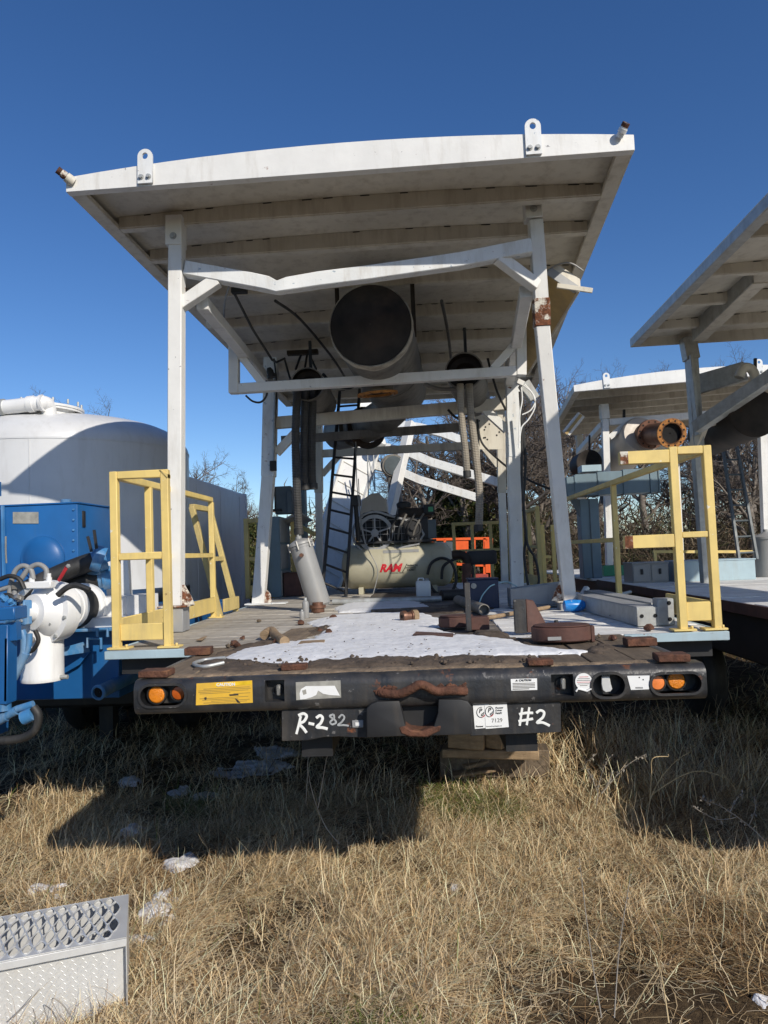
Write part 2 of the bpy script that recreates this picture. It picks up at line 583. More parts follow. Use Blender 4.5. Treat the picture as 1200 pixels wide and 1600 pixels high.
def fbm(x, y, s=1.0, seed=0.0):
    return mnoise.fractal(V((x * s + seed, y * s - seed * 0.7, seed * 1.3)), 1.0, 2.0, 4)

# ------------------------------------------------------------------ ground
def ground_z(x, y):
    r = math.hypot(x, y - 3)
    a = 0.05 * fbm(x, y, 0.7, 3.1) + 0.055 * fbm(x, y, 2.1, 8.4) + 0.02 * fbm(x, y, 6.0, 1.4)
    return a * math.exp(-(r / 30) ** 2) - 0.02


def build_ground():
    n = 170
    s = np.linspace(-1, 1, n)
    xs = np.sinh(s * 6.2) / math.sinh(6.2) * 420
    ys = np.sinh(s * 6.2) / math.sinh(6.2) * 420 + 3.2
    P = [(x, y, ground_z(x, y)) for y in ys for x in xs]
    F = [(j * n + i, j * n + i + 1, (j + 1) * n + i + 1, (j + 1) * n + i) for j in range(n - 1) for i in range(n - 1)]
    me = bpy.data.meshes.new('ground')
    me.from_pydata(P, [], F)
    me.shade_smooth()
    m = bpy.data.materials.new('dry_soil_and_thatch')
    m.use_nodes = True
    t = m.node_tree
    L = t.links.new
    b = t.nodes['Principled BSDF']
    b.inputs['Roughness'].default_value = 0.95
    b.inputs['Specular IOR Level'].default_value = 0.15
    tc = _n(t, 'ShaderNodeTexCoord')

    def noise(sc, det=5, ro=0.65):
        q = _n(t, 'ShaderNodeTexNoise')
        q.inputs['Scale'].default_value = sc
        q.inputs['Detail'].default_value = det
        q.inputs['Roughness'].default_value = ro
        L(tc.outputs['Object'], q.inputs['Vector'])
        return q.outputs['Fac']
    r1 = _n(t, 'ShaderNodeValToRGB')
    e = r1.color_ramp.elements
    e[0].position = 0.3
    e[0].color = (0.05, 0.035, 0.022, 1)
    e[1].position = 0.72
    e[1].color = (0.22, 0.16, 0.09, 1)
    k = r1.color_ramp.elements.new(0.5)
    k.color = (0.12, 0.085, 0.05, 1)
    L(noise(9), r1.inputs[0])
    r2 = _n(t, 'ShaderNodeValToRGB')
    r2.color_ramp.elements[0].position = 0.42
    r2.color_ramp.elements[0].color = (0.55, 0.52, 0.5, 1)
    r2.color_ramp.elements[1].position = 0.62
    r2.color_ramp.elements[1].color = (1.2, 1.15, 1.05, 1)
    L(noise(0.8, 5), r2.inputs[0])
    mx = _n(t, 'ShaderNodeMix', data_type='RGBA', blend_type='MULTIPLY')
    mx.inputs[0].default_value = 1
    L(r1.outputs[0], mx.inputs[6])
    L(r2.outputs[0], mx.inputs[7])
    L(mx.outputs[2], b.inputs['Base Color'])
    bp = _n(t, 'ShaderNodeBump')
    bp.inputs['Strength'].default_value = 0.8
    bp.inputs['Distance'].default_value = 0.03
    L(noise(28, 5, 0.75), bp.inputs['Height'])
    L(bp.outputs[0], b.inputs['Normal'])
    me.materials.append(m)
    return tag(link('ground', me), None, None, None, 'structure')


build_ground()

# ------------------------------------------------------------------ the flatbed trailer
DZ = 1.38          # deck level
XL, XR = -1.89, 1.74
YB = 3.17          # face of the bumper
YW = 4.26          # where the wide deck begins
YE = 11.6
tr = thing('flatbed_trailer', 'flatbed trailer with black bumper, worn plank deck and wide side wings', 'trailer', (-0.05, 3.2, 0))

# bumper: rounded steel box with recesses for the lamps
prof = []
zb, zt, dep, rad = DZ - 0.158, DZ - 0.004, 0.12, 0.045
for a in range(0, 91, 15):
    prof.append((YB + rad - rad * math.sin(R(90 - a)) if False else YB + rad - rad * math.cos(R(a)), zt - rad + rad * math.sin(R(a))))
prof = prof + [(YB + dep, zt), (YB + dep, zb)]
for a in range(0, 91, 15):
    prof.append((YB + rad - rad * math.sin(R(a)), zb + rad - rad * math.cos(R(a))))
bx0, bx1 = -1.285, 1.195
bump = MB().poly([(bx0, y, z) for y, z in prof], (bx1 - bx0, 0, 0)).build('bumper', 'black', tr, smooth=35)


def stadium(cx, cz, hw, hh, n=10):
    pts = []
    for k in range(n + 1):
        a = -math.pi / 2 + math.pi * k / n
        pts.append((cx + hw - hh + hh * math.cos(a), cz + hh * math.sin(a)))
    for k in range(n + 1):
        a = math.pi / 2 + math.pi * k / n
        pts.append((cx - hw + hh + hh * math.cos(a), cz + hh * math.sin(a)))
    return pts


def bp(px, py, y=YB):
    return at(px, py, Y=y)


cut = []
rec = []
for (px, py, hw, hh) in ((254, 1087, 0.099, 0.043), (951, 1071, 0.068, 0.047), (1057, 1068, 0.103, 0.040)):
    c = bp(px, py)
    rec.append((c, hw, hh, 's'))
    cut.append(MB().poly([(x, YB - 0.05, z) for x, z in stadium(c.x, c.z, hw, hh)], (0, 0.115, 0)).build('cutter', 'void', tr, smooth=0))
for (px, py, hw, hh) in ((429, 1080, 0.043, 0.046), (879, 1071, 0.047, 0.047)):
    c = bp(px, py)
    rec.append((c, hw, hh, 'b'))
    cut.append(MB().box((c.x, YB, c.z), (hw * 2, 0.13, hh * 2)).build('cutter', 'void', tr, smooth=0))
boolean_cut(bump, cut)
for c, hw, hh, k in rec:                       # raised rims round the openings
    if k == 's':
        a = stadium(c.x, c.z, hw + 0.012, hh + 0.010)
        b = stadium(c.x, c.z, hw, hh)
        n_ = len(a)
        P = [(x, YB - 0.006, z) for x, z in a] + [(x, YB - 0.006, z) for x, z in b] + [(x, YB + 0.02, z) for x, z in a] + [(x, YB + 0.05, z) for x, z in b]
        F = []
        for i in range(n_):
            j = (i + 1) % n_
            F += [(i, j, n_ + j, n_ + i), (n_ + i, n_ + j, 3 * n_ + j, 3 * n_ + i), (i, 2 * n_ + i, 2 * n_ + j, j)]
        MB().add(P, F).build('lamp_bezel', 'black', bump, smooth=30)
MB().box((-0.05, YB + dep + 0.01, DZ - 0.08), (2.44, 0.012, 0.14)).build('back_plate', 'black_flat', bump, smooth=0)


def lens(px, py, r, m, y=YB + 0.035):
    c = at(px, py, Y=YB)
    o = MB().lathe((c.x, y, c.z), (0, -1, 0), [(-0.02, r + 0.002), (0.0, r + 0.002), (0.003, r), (0.007, r * 0.9), (0.009, r * 0.5), (0.0095, 0.001)], 28).build('marker_lamp', m, tr)
    MB().lathe((c.x, y - 0.001, c.z), (0, -1, 0), [(-0.022, r + 0.007), (0.004, r + 0.007), (0.005, r + 0.002), (-0.02, r + 0.002)], 28, False, False).build('lamp_ring', 'rubber', o)
    return o


lens(242, 1087, 0.036, 'amber', YB + 0.022)['label'] = 'round amber reflector at the left end of the bumper'
lens(275, 1085, 0.030, 'amber_red')['label'] = 'dark red round lamp beside the left amber reflector'
lens(1031, 1069, 0.030, 'amber_pale')['label'] = 'faded orange round lamp in the right end opening'
lens(1062, 1066, 0.036, 'amber', YB + 0.045)['label'] = 'amber round lamp at the right end of the bumper'
# plugs in the square openings and the connector cover in the oval one
for px, py in ((431, 1081), (881, 1071)):
    c = bp(px, py)
    g = MB()
    g.lathe((c.x, YB + 0.10, c.z), (0, -1, 0), [(0, 0.034), (0.02, 0.034), (0.02, 0.026), (0.045, 0.024), (0.05, 0.01)], 14)
    p_ = g.build('socket', 'black_flat', tr)
    MB().box((c.x + 0.004, YB + 0.045, c.z), (0.022, 0.03, 0.05)).build('lamp_bulb', 'chrome', p_, bevel=0.006)
c = bp(949, 1070)
cv = [(-0.018, 0.030), (0.016, 0.034), (0.020, 0.0), (0.026, -0.022), (0.016, -0.034), (-0.004, -0.036), (-0.016, -0.026), (-0.020, 0.0)]
MB().poly([(c.x + x, YB + 0.02, c.z + z) for x, z in cv], (0, 0.008, 0)).build('connector_cover', 'alu', tr, bevel=0.002)
g = MB()
for i in range(4):
    g.cyl((c.x - 0.017 + i * 0.009, YB + 0.02, c.z + 0.036), (c.x - 0.011 + i * 0.009, YB + 0.02, c.z + 0.036), 0.006, n=8)
g.build('cover_hinge', 'steel', tr)


def decal(name, corners, m, y=YB - 0.0015, thick=0.0012, parent=tr):
    return MB().poly([at(px, py, Y=y) for px, py in corners], (0, thick, 0)).build(name, m, parent, smooth=0)


def text_on(txt, px, py, h_px, m, parent, y, **kw):
    """writing on an upright face that looks at the viewer; h_px is the cap height in photograph pixels"""
    s = h_px * y / FPX / 0.70
    return place_mesh('lettering', text_mesh(txt, s, **kw), m, parent, at(px, py, Y=y), (1, 0, 0.0), (0, 0, 1))


d1 = decal('warning_decal', [(307, 1068), (394, 1063), (395, 1098), (306, 1102)], 'sticker_yellow')
d1['label'] = 'worn yellow warning decal'
decal('decal_band', [(336, 1067.5), (393, 1064.2), (393, 1069.5), (336, 1072.8)], 'sticker_bright', YB - 0.0022, 0.0006, d1)
text_on('CAUTION', 338, 1072.2, 4.6, 'sticker_white', d1, YB - 0.0032, bold=0.0006)
for i, (a, b) in enumerate(((318, 390), (310, 392), (310, 388), (312, 360), (365, 391), (312, 388), (316, 372), (330, 390), (318, 386), (326, 370))):
    yy = 1077 + i * 2.35 + (3 if i > 4 else 0)
    decal('print_line', [(a, yy - (a - 310) * 0.055), (b, yy - (b - 310) * 0.055), (b, yy + 0.8 - (b - 310) * 0.055), (a, yy + 0.8 - (a - 310) * 0.055)], 'ink_faded', YB - 0.0022, 0.0005, d1)
decal('scratch', [(358, 1085), (372, 1084), (373, 1086.4), (359, 1087.4)], 'black', YB - 0.0026, 0.0006, d1)
decal('scratch', [(367, 1091), (371, 1093), (376, 1098.5), (371, 1098)], 'black', YB - 0.0026, 0.0006, d1)
decal('scratch', [(319, 1090), (322.5, 1089), (323, 1092.5), (320, 1094)], 'black', YB - 0.0026, 0.0006, d1)
d2 = decal('scraped_decal', [(462, 1066), (532, 1063), (533, 1090), (463, 1094)], 'sticker_worn')
decal('decal_remnant', [(470, 1077), (478, 1072), (497, 1072), (523, 1071.5), (531, 1087), (515, 1086), (505, 1084), (497, 1079), (494, 1086), (488, 1089), (478, 1092), (469, 1093), (468, 1084)], 'sticker_white', YB - 0.0026, 0.0006, d2)
decal('scratch', [(472, 1079), (478, 1077), (479, 1084), (474, 1086)], 'sticker_worn', YB - 0.0032, 0.0005, d2)
d3 = decal('caution_decal', [(798, 1061), (839, 1060), (839.5, 1078), (799, 1079)], 'sticker_white')
text_on('CAUTION', 811, 1064.6, 2.9, 'ink', d3, YB - 0.0026, bold=0.0004)
decal('warning_triangle', [(805, 1064.8), (809.5, 1064.5), (807.2, 1061.6)], 'ink', YB - 0.0024, 0.0005, d3)
for i in range(5):
    decal('print_line', [(801, 1067.3 + i * 2.3), (836 - (i == 4) * 9, 1066.5 + i * 2.3), (836 - (i == 4) * 9, 1067.6 + i * 2.3), (801, 1068.4 + i * 2.3)], 'ink_grey', YB - 0.0024, 0.0005, d3)
cq = at(912, 1065, Y=YB - 0.002)
d4 = MB().lathe(cq, (0, -1, 0), [(0, 0.036), (0.0012, 0.036)], 28).build('round_decal', 'sticker_white', tr)
d4['label'] = 'round white decal with a curling tail'
MB().tube([at(900, 1080.5, Y=YB - 0.003), at(903, 1076.5, Y=YB - 0.003), at(909, 1077.5, Y=YB - 0.003), at(917, 1079.8, Y=YB - 0.003), at(924, 1076, Y=YB - 0.003)], 0.0042, 6).build('decal_tail', 'sticker_white', d4)
for i in range(6):
    w_ = (7, 9.5, 10.5, 10.5, 9, 6)[i]
    decal('print_line', [(912 - w_, 1057.5 + i * 2.7), (912 + w_, 1057.1 + i * 2.7), (912 + w_, 1057.9 + i * 2.7), (912 - w_, 1058.3 + i * 2.7)], 'ink_red' if i in (0, 3) else 'ink_grey', YB - 0.0038, 0.0004, d4)
d5 = decal('plate_decal', [(980, 1056), (1015, 1055.5), (1014, 1077), (986, 1078)], 'sticker_white')
for i, (px, py) in enumerate(((999, 1058.5), (1005, 1062))):
    decal('rivet_hole', [(px - 1, py - 1), (px + 1, py - 1), (px + 1, py + 1), (px - 1, py + 1)], 'ink', YB - 0.0022, 0.0004, d5)
for i in range(12):
    decal('print_line', [(993 + i, 1073.5), (993.5 + i, 1073.5), (993.5 + i, 1076), (993 + i, 1076)], 'ink_grey', YB - 0.0022, 0.0004, d5)

# lower plate with the tow pocket
YP = YB + 0.035
pl = [(440, 1104), (575, 1099), (575, 1153), (530, 1151), (505, 1152), (480, 1157), (440, 1158)]
MB().poly([at(px, py, Y=YP) for px, py in pl], (0, 0.02, 0)).build('skirt_plate', 'black', tr, bevel=0.002)
pr = [(735, 1099), (876, 1096), (877, 1144), (735, 1150)]
MB().poly([at(px, py, Y=YP) for px, py in pr], (0, 0.02, 0)).build('skirt_plate', 'black', tr, bevel=0.002)
for pts in ([(572, 1108), (580, 1100), (590, 1096), (624, 1095), (627, 1108), (633, 1134), (640, 1150), (573, 1153)],
            [(738, 1148), (737, 1104), (731, 1096), (720, 1093), (685, 1093), (684, 1115), (678, 1134), (668, 1150)]):
    MB().poly([at(px, py, Y=YB - 0.03) for px, py in pts], (0, 0.14, 0)).build('pocket_cheek', 'black_flat', tr, bevel=0.006, seg=2)  # darker than the bumper: shade of the tow bar put into the colour
MB().poly([at(px, py, Y=YB - 0.034) for px, py in [(622, 1136), (632, 1134), (642, 1141), (660, 1143), (676, 1136), (690, 1133), (688, 1143), (668, 1152), (640, 1152), (626, 1147)]], (0, 0.15, 0)).build('pocket_lip', 'rust', tr, bevel=0.006)
MB().poly([at(px, py, Y=YB + 0.06) for px, py in [(620, 1092), (690, 1092), (690, 1145), (620, 1145)]], (0, 0.02, 0)).build('pocket_back', 'black_flat', tr)
rod = smooth_path([at(594, 1082, Y=YB), at(606, 1084, Y=YB - 0.02), at(625, 1084, Y=YB - 0.035), at(642, 1077, Y=YB - 0.045), at(655, 1070, Y=YB - 0.05), at(668, 1073, Y=YB - 0.045), at(682, 1080, Y=YB - 0.035), at(705, 1079, Y=YB - 0.03), at(728, 1080, Y=YB)], 5)
MB().tube(rod, 0.019, 12).build('tow_bar', 'rust', tr)
for px, py, w in ((604, 1074, 0.06), (703, 1071, 0.075)):
    c = at(px, py, Y=YB)
    g = MB()
    for i in range(26):
        a = random.uniform(-1, 1)
        g.box((c.x + a * w * 0.9, YB + 0.001, c.z - 0.014 + random.uniform(-0.018, 0.016)), (random.uniform(0.012, 0.03), random.uniform(0.006, 0.02), random.uniform(0.008, 0.018)), Matrix.Rotation(random.uniform(-1, 1), 3, 'Y'))
    g.build('rust_scale', 'rust', tr, bevel=0.002)
c = at(559, 1131, Y=YP - 0.004)
t_ = MB().box(c, (0.05, 0.006, 0.032)).build('reflector_tag', 'grey_paint', tr, bevel=0.002)
MB().box((c.x, c.y - 0.004, c.z), (0.02, 0.004, 0.014)).build('tag_face', 'sticker_white', t_)


def stroke(pts, r, m, y=YP - 0.003):
    P = smooth_path([at(px, py, Y=y) for px, py in pts], 5)
    g = MB().tube(P, r, 6)
    for v in g.v:
        v.y = y + (v.y - y) * 0.12
    return g.build('marker_stroke', m, tr)


for pts in ([(470, 1119), (467, 1132), (463, 1147)], [(466, 1118), (474, 1115), (479, 1119), (475, 1127), (468, 1131), (474, 1138), (479, 1145)],
            [(482, 1130), (491, 1132)], [(494, 1122), (500, 1118), (504, 1122), (501, 1130), (495, 1136), (504, 1137), (512, 1139)]):
    stroke(pts, 0.0062, 'paintmark')
for pts in ([(521, 1116), (515, 1119), (522, 1124), (525, 1129), (519, 1132), (516, 1128), (522, 1122), (521, 1116)], [(529, 1122), (534, 1117), (538, 1121), (534, 1128), (528, 1133), (537, 1133), (545, 1134)]):
    stroke(pts, 0.0040, 'paintmark_dim')
for pts in ([(816, 1106), (814, 1120), (812, 1134)], [(827, 1105), (825, 1119), (823, 1133)], [(811, 1116), (822, 1114), (833, 1114)], [(810, 1127), (822, 1125), (833, 1123)],
            [(838, 1114), (844, 1110), (850, 1113), (848, 1121), (839, 1129), (848, 1129), (859, 1134)]):
    stroke(pts, 0.0055, 'paintmark')
# the two overlapping shop stickers
for k, (cs, y) in enumerate((([(739, 1102), (764, 1100), (764, 1137), (742, 1139)], YP - 0.0016), ([(757, 1102), (792, 1100), (795, 1136), (759, 1139)], YP - 0.0034))):
    d = decal('supply_sticker', cs, 'sticker_white', y, 0.0012)
    ex = (at(792, 1100, Y=y) - at(757, 1102, Y=y)).normalized()
    ey = V((0.02, 0, 1))

    def st(txt, px, py, h, m='ink', **kw):
        place_mesh('lettering', text_mesh(txt, h * y / FPX / 0.7, extrude=0.0003, **kw), m, d, at(px, py, Y=y - 0.0008), ex, ey)
    cx, cy = ((752, 1113), (765, 1112))[k]
    if k == 0:
        P = [at(cx + 7 * math.cos(a), cy + 8 * math.sin(a), Y=y - 0.0012) for a in np.linspace(R(60), R(280), 16)]
    else:
        P = [at(cx + 6.5 * math.cos(a), cy + 8 * math.sin(a), Y=y - 0.0012) for a in np.linspace(0, 2 * math.pi, 26)]
    MB().tube(P, 0.0013, 5).build('logo_ring', 'ink', d)
    st('P', cx - 4 + k, cy + 1, 6.5, shear=0.25, bold=0.0006)
    st('d', cx - 1 + k, cy + 6, 6.0, shear=0.25, bold=0.0006)
    MB().tube([at(cx + q, cy + w, Y=y - 0.0018) for q, w in ((1, 7.9), (4, 6.4), (6, 3.5))], 0.0014, 5).build('logo_accent', 'ink_red', d)
    if k == 1:
        for i, w_ in enumerate(('Pioneer', 'Driver', 'Supply')):
            st(w_, 774, 1107.5 + i * 4, 2.7, bold=0.0003, shear=0.15)
        st('7129', 768, 1129, 6.0, 'ink_grey')
        st('PioneerDriverSupply.com', 760, 1136, 1.6)
    else:
        st('Pioneer', 743.5, 1136.5, 2.6, bold=0.0003)

# chassis under the deck
for x in (-0.5, 0.42):
    MB().beam((x, YB + 0.14, DZ - 0.22), (x, YE, DZ - 0.22), 0.14, 0.34).build('chassis_rail', 'black_flat', tr)
for i in range(10):
    y = 3.5 + i * 0.88
    wl, wr = (-1.24, 1.14) if y < YW else (XL + 0.06, XR - 0.06)
    MB().beam((wl, y, DZ - 0.105), (wr, y, DZ - 0.105), 0.07, 0.10).build('cross_member', 'black_flat', tr)
for s, x in ((-1, -1.265), (1, 1.165)):
    MB().beam((x, YB + 0.12, DZ - 0.075), (x, YW + 0.1, DZ - 0.075), 0.03, 0.13).build('side_rail', 'black', tr)
    P = [(x + s * 0.035, YB + 0.25, DZ - 0.03), (x + s * 0.05, YB + 0.5, DZ - 0.03), (x + s * 0.05, YW - 0.08, DZ - 0.03), (x + s * 0.02, YW - 0.02, DZ - 0.03)]
    MB().tube(P, 0.009, 8).build('tie_rail', 'steel', tr)
for s, x in ((-1, XL), (1, XR)):
    xi = -1.25 if s < 0 else 1.15
    MB().beam((x, YW - 0.014, DZ - 0.027), (xi, YW - 0.014, DZ - 0.027), 0.02, 0.05).build('wing_edge', 'paleblue', tr, bevel=0.003)
    MB().beam((x - s * 0.01, YW, DZ - 0.03), (x - s * 0.01, YE, DZ - 0.03), 0.02, 0.055).build('wing_edge', 'paleblue', tr, bevel=0.003)
# far axle group, mostly in the dark
for y in (8.2, 9.4):
    MB().cyl((-1.1, y, 0.48), (1.0, y, 0.48), 0.06, n=10).build('axle', 'black_flat', tr)
    for x in (-1.08, 0.98):
        w = MB().lathe((x - 0.14, y, 0.48), (1, 0, 0), [(0, 0.28), (0.03, 0.44), (0.08, 0.48), (0.2, 0.48), (0.25, 0.44), (0.28, 0.28)], 26).build('wheel', 'rubber', tr)
        MB().lathe((x - 0.145, y, 0.48), (1, 0, 0), [(0, 0.2), (0.05, 0.17), (0.07, 0.1), (0.03, 0.08), (0.03, 0.01)], 20).build('rim', 'grey_paint', w)

# planks
me_cache = {}


def plank(parent, name, c, size, m, rz=0.0):
    key = (round(size[0], 3), round(size[1], 3), round(size[2], 3), m)
    if key not in me_cache:
        o = MB().box((0, 0, 0), size).build(name, m, None, bevel=0.004, loc=(0, 0, 0))
        me_cache[key] = o.data
        bpy.data.objects.remove(o, do_unlink=True)
    o = link(name, me_cache[key], parent)
    o.location = V(c) - parent.location
    o.rotation_euler = (random.uniform(-0.004, 0.004), random.uniform(-0.004, 0.004), rz)
    return o


for i in range(12):
    x = -1.155 + i * 0.2
    plank(tr, 'plank', (x, (YB + 0.12 + YW) / 2 + 0.02, DZ - 0.02 + random.uniform(-0.003, 0.003)), (0.19, YW - YB - 0.11, 0.036), 'wood_dark')
rows = int((YE - YW) / 0.19)
for i in range(rows):
    y = YW + 0.097 + i * 0.19
    for x0, x1, m in ((XL + 0.022, -0.62, 'wood_grey'), (-0.615, 0.50, 'steel_deck'), (0.505, XR - 0.022, 'wood_white')):
        plank(tr, 'plank' if m != 'steel_deck' else 'floor_plate', ((x0 + x1) / 2 + random.uniform(-0.004, 0.004), y, DZ - 0.02 + random.uniform(-0.004, 0.004)), (x1 - x0, 0.184, 0.034), m)
# rusty pads welded on the deck edge
for px, py, sx, sy, sz, lab in ((245, 1057, 0.135, 0.10, 0.030, 1), (460, 1047, 0.115, 0.06, 0.028, 1), (846, 1042, 0.11, 0.07, 0.026, 1), (1056, 1036, 0.135, 0.10, 0.032, 1)):
    c = at(px, py, Z=DZ)
    MB().box((c.x, max(c.y, YB + 0.07) , DZ + sz / 2 + 0.002), (sx, sy, sz), Matrix.Rotation(random.uniform(-0.05, 0.05), 3, 'Z')).build('stake_pad', 'rust', tr, bevel=0.004)
for px, py, sx, sy in ((311, 1023, 0.14, 0.09), (1000, 1009, 0.15, 0.08)):
    c = at(px, py, Z=DZ)
    MB().box((c.x, c.y, DZ + 0.022), (sx, sy, 0.04), Matrix.Rotation(0.05, 3, 'Z')).build('stake_pad', 'rust', tr, bevel=0.004)


# ------------------------------------------------------------------ guard rails (yellow)
def rail_parts(t, pieces, m):
    for name, a, b, w, h in pieces:
        MB().beam(a, b, w, h).build(name, m, t, bevel=0.004)


def foot(t, c, m):
    g = MB().box((c[0], c[1], DZ + 0.008), (0.13, 0.09, 0.012))
    g.cyl((c[0] + 0.045, c[1] - 0.02, DZ + 0.014), (c[0] + 0.045, c[1] - 0.02, DZ + 0.03), 0.009, n=6)
    g.build('foot_plate', m, t, bevel=0.002)


TW = 0.047
zt_, zm, ztoe = DZ + 1.05, DZ + 0.555, DZ + 0.10
xl = XL + 0.05
gl = thing('guard_rail', 'yellow guard rail on the left deck edge beside the leaning white post', 'guard rail', (xl, 4.3, DZ), 'yellow guard rails')
y0, y1, y2 = YW + 0.045, 4.86, 6.35
x2 = xl + 0.315
rail_parts(gl, [('post', (xl, y0, DZ), (xl, y0, zt_ + TW / 2), TW, TW), ('post', (x2, y0, DZ), (x2, y0, zt_ + TW / 2), TW, TW),
                ('top_rail', (xl + TW / 2, y0 + 0.001, zt_), (x2 - TW / 2, y0 + 0.001, zt_), TW - 0.004, TW),
                ('mid_rail', (xl + TW / 2, y0 + 0.001, zm), (x2 - TW / 2, y0 + 0.001, zm), TW - 0.008, TW - 0.004),
                ('toe_board', (xl + TW / 2, y0 + 0.002, ztoe), (x2 - TW / 2, y0 + 0.002, ztoe), 0.02, 0.10),
                ('top_rail', (xl, y0 + TW / 2, zt_ - 0.002), (xl, y2, zt_ - 0.002), TW - 0.004, TW - 0.004),
                ('mid_rail', (xl, y0 + TW / 2, zm - 0.002), (xl, y2 - TW / 2, zm - 0.002), TW - 0.008, TW - 0.008),
                ('post', (xl, y1, DZ), (xl, y1, zt_ - TW / 2), TW - 0.002, TW - 0.002),
                ('post', (xl, y2, DZ), (xl, y2, zt_ - TW / 2), TW - 0.002, TW - 0.002),
                ('toe_board', (xl + 0.012, y0 + TW / 2, ztoe + 0.02), (xl + 0.012, y2 - 0.03, ztoe + 0.02), 0.02, 0.13)], 'yellow')
for c in ((xl + 0.02, y0), (x2 + 0.01, y0), (xl + 0.02, y2)):
    foot(gl, c, 'yellow')
MB().poly([(x2 - TW / 2, y0 - 0.03, zt_ + TW / 2), (x2 + TW / 2, y0 - 0.03, zt_ + TW / 2 - 0.03), (x2 + TW / 2, y0 - 0.03, zt_ - 0.03)], (0, 0.058, 0)).build('corner_gusset', 'yellow', gl)

gm = thing('guard_rail', 'short yellow guard rail section leaning outwards behind the left rail', 'guard rail', (xl, 6.6, DZ), 'yellow guard rails')
a0, a1 = V((xl - 0.0, 6.55, DZ)), V((xl + 0.02, 7.05, DZ))
b0, b1 = a0 + V((-0.20, -0.12, 1.0)), a1 + V((-0.20, -0.12, 1.0))
rail_parts(gm, [('post', a0, b0, 0.05, 0.05), ('post', a1, b1, 0.05, 0.05), ('top_rail', b0, b1, 0.048, 0.048),
                ('mid_rail', lerp(a0, b0, 0.52), lerp(a1, b1, 0.52), 0.044, 0.044),
                ('toe_board', a0 + V((0.03, 0.02, 0.09)), a1 + V((0.03, -0.02, 0.09)), 0.02, 0.12)], 'yellow_old')

gb = thing('guard_rail', 'dull yellow guard rail frame far back by the white container', 'guard rail', (-1.9, 9.3, DZ), 'yellow guard rails')
ya = 9.15
pL, pR = at(388, 935, Y=ya), at(412, 935, Y=ya)
pL.z = pR.z = DZ
rail_parts(gb, [('post', pL, pL + V((0, 0, 1.02)), 0.06, 0.06), ('post', pR, pR + V((0, 0, 1.02)), 0.06, 0.06),
                ('top_rail', pL + V((0.03, 0, 0.99)), pR + V((-0.03, 0, 0.99)), 0.05, 0.055), ('mid_rail', pL + V((0.03, 0, 0.5)), pR + V((-0.03, 0, 0.5)), 0.05, 0.05),
                ('toe_board', pL + V((0.03, 0, 0.1)), pR + V((-0.03, 0, 0.1)), 0.02, 0.13)], 'yellow_old')

xr = XR - 0.04
gr = thing('guard_rail', 'yellow guard rail with two cut stub rails on the right deck edge', 'guard rail', (xr, 4.3, DZ), 'yellow guard rails')
y2, y3 = 6.35, 8.9
x2 = at(1068, 1000, Y=y0).x
rail_parts(gr, [('post', (xr, y0, DZ), (xr, y0, zt_ + TW / 2), TW, TW), ('post', (x2, y0, DZ), (x2, y0, zt_ + TW / 2), TW, TW),
                ('top_rail', (xr - TW / 2, y0 + 0.001, zt_), (x2 + TW / 2, y0 + 0.001, zt_), TW - 0.004, TW),
                ('mid_rail', (xr - TW / 2, y0 + 0.001, zm), (x2 + TW / 2, y0 + 0.001, zm), TW - 0.008, TW - 0.012),
                ('toe_board', (xr - TW / 2, y0 + 0.002, ztoe + 0.01), (x2 + TW / 2, y0 + 0.002, ztoe + 0.01), 0.02, 0.11),
                ('top_rail', (xr, y0 + TW / 2, zt_ - 0.002), (xr, y3, zt_ - 0.002), TW - 0.004, TW - 0.004),
                ('mid_rail', (xr, y2, zm - 0.002), (xr, y3 - TW / 2, zm - 0.002), TW - 0.008, TW - 0.008),
                ('post', (xr, y2, DZ), (xr, y2, zt_ - TW / 2), TW - 0.002, TW - 0.002),
                ('post', (xr, y3, DZ), (xr, y3, zt_ - TW / 2), TW - 0.002, TW - 0.002),
                ('toe_board', (xr - 0.012, y0 + TW / 2, ztoe), (xr - 0.012, 5.1, ztoe), 0.02, 0.13)], 'yellow')
for z, px in ((zt_ - 0.03, 968), (zm - 0.03, 976)):
    xs = at(px, 720 if z > 2 else 860, Y=y0).x
    o = MB().beam((xs, y0 + 0.004, z), (x2 - TW / 2, y0 + 0.004, z), 0.05, 0.076).build('stub_rail', 'yellow', gr, bevel=0.003)
    MB().box((xs + 0.022, y0 - 0.0225, z), (0.046, 0.003, 0.074)).build('bare_end', 'rust_white', o)
for c in ((xr - 0.02, y0), (x2 - 0.0, y0)):
    foot(gr, c, 'yellow')

# guard rails further back on the right
for k, (y_a, y_b, xx, lab) in enumerate(((9.2, 11.4, 1.5, 'faded yellow guard rail on the far right of the deck behind the white posts'),)):
    g_ = thing('guard_rail', lab, 'guard rail', (xx, y_a, DZ), 'yellow guard rails')
    ys = np.linspace(y_a, y_b, 4)
    rail_parts(g_, [('post', (xx, y, DZ), (xx, y, DZ + 0.98), 0.05, 0.05) for y in ys] +
               [('top_rail', (xx, y_a - 0.03, DZ + 1.005), (xx, y_b + 0.03, DZ + 1.005), 0.05, 0.05), ('mid_rail', (xx + 0.003, y_a + 0.03, DZ + 0.52), (xx + 0.003, y_b - 0.03, DZ + 0.52), 0.04, 0.04),
                ('toe_board', (xx - 0.03, y_a, DZ + 0.09), (xx - 0.03, y_b, DZ + 0.09), 0.02, 0.12)], 'yellow_old')
g_ = thing('guard_rail', 'faded yellow guard rail across the far end of the deck before the orange lift', 'guard rail', (0.4, 11.45, DZ), 'yellow guard rails')
xsb = np.linspace(0.55, 1.42, 4)
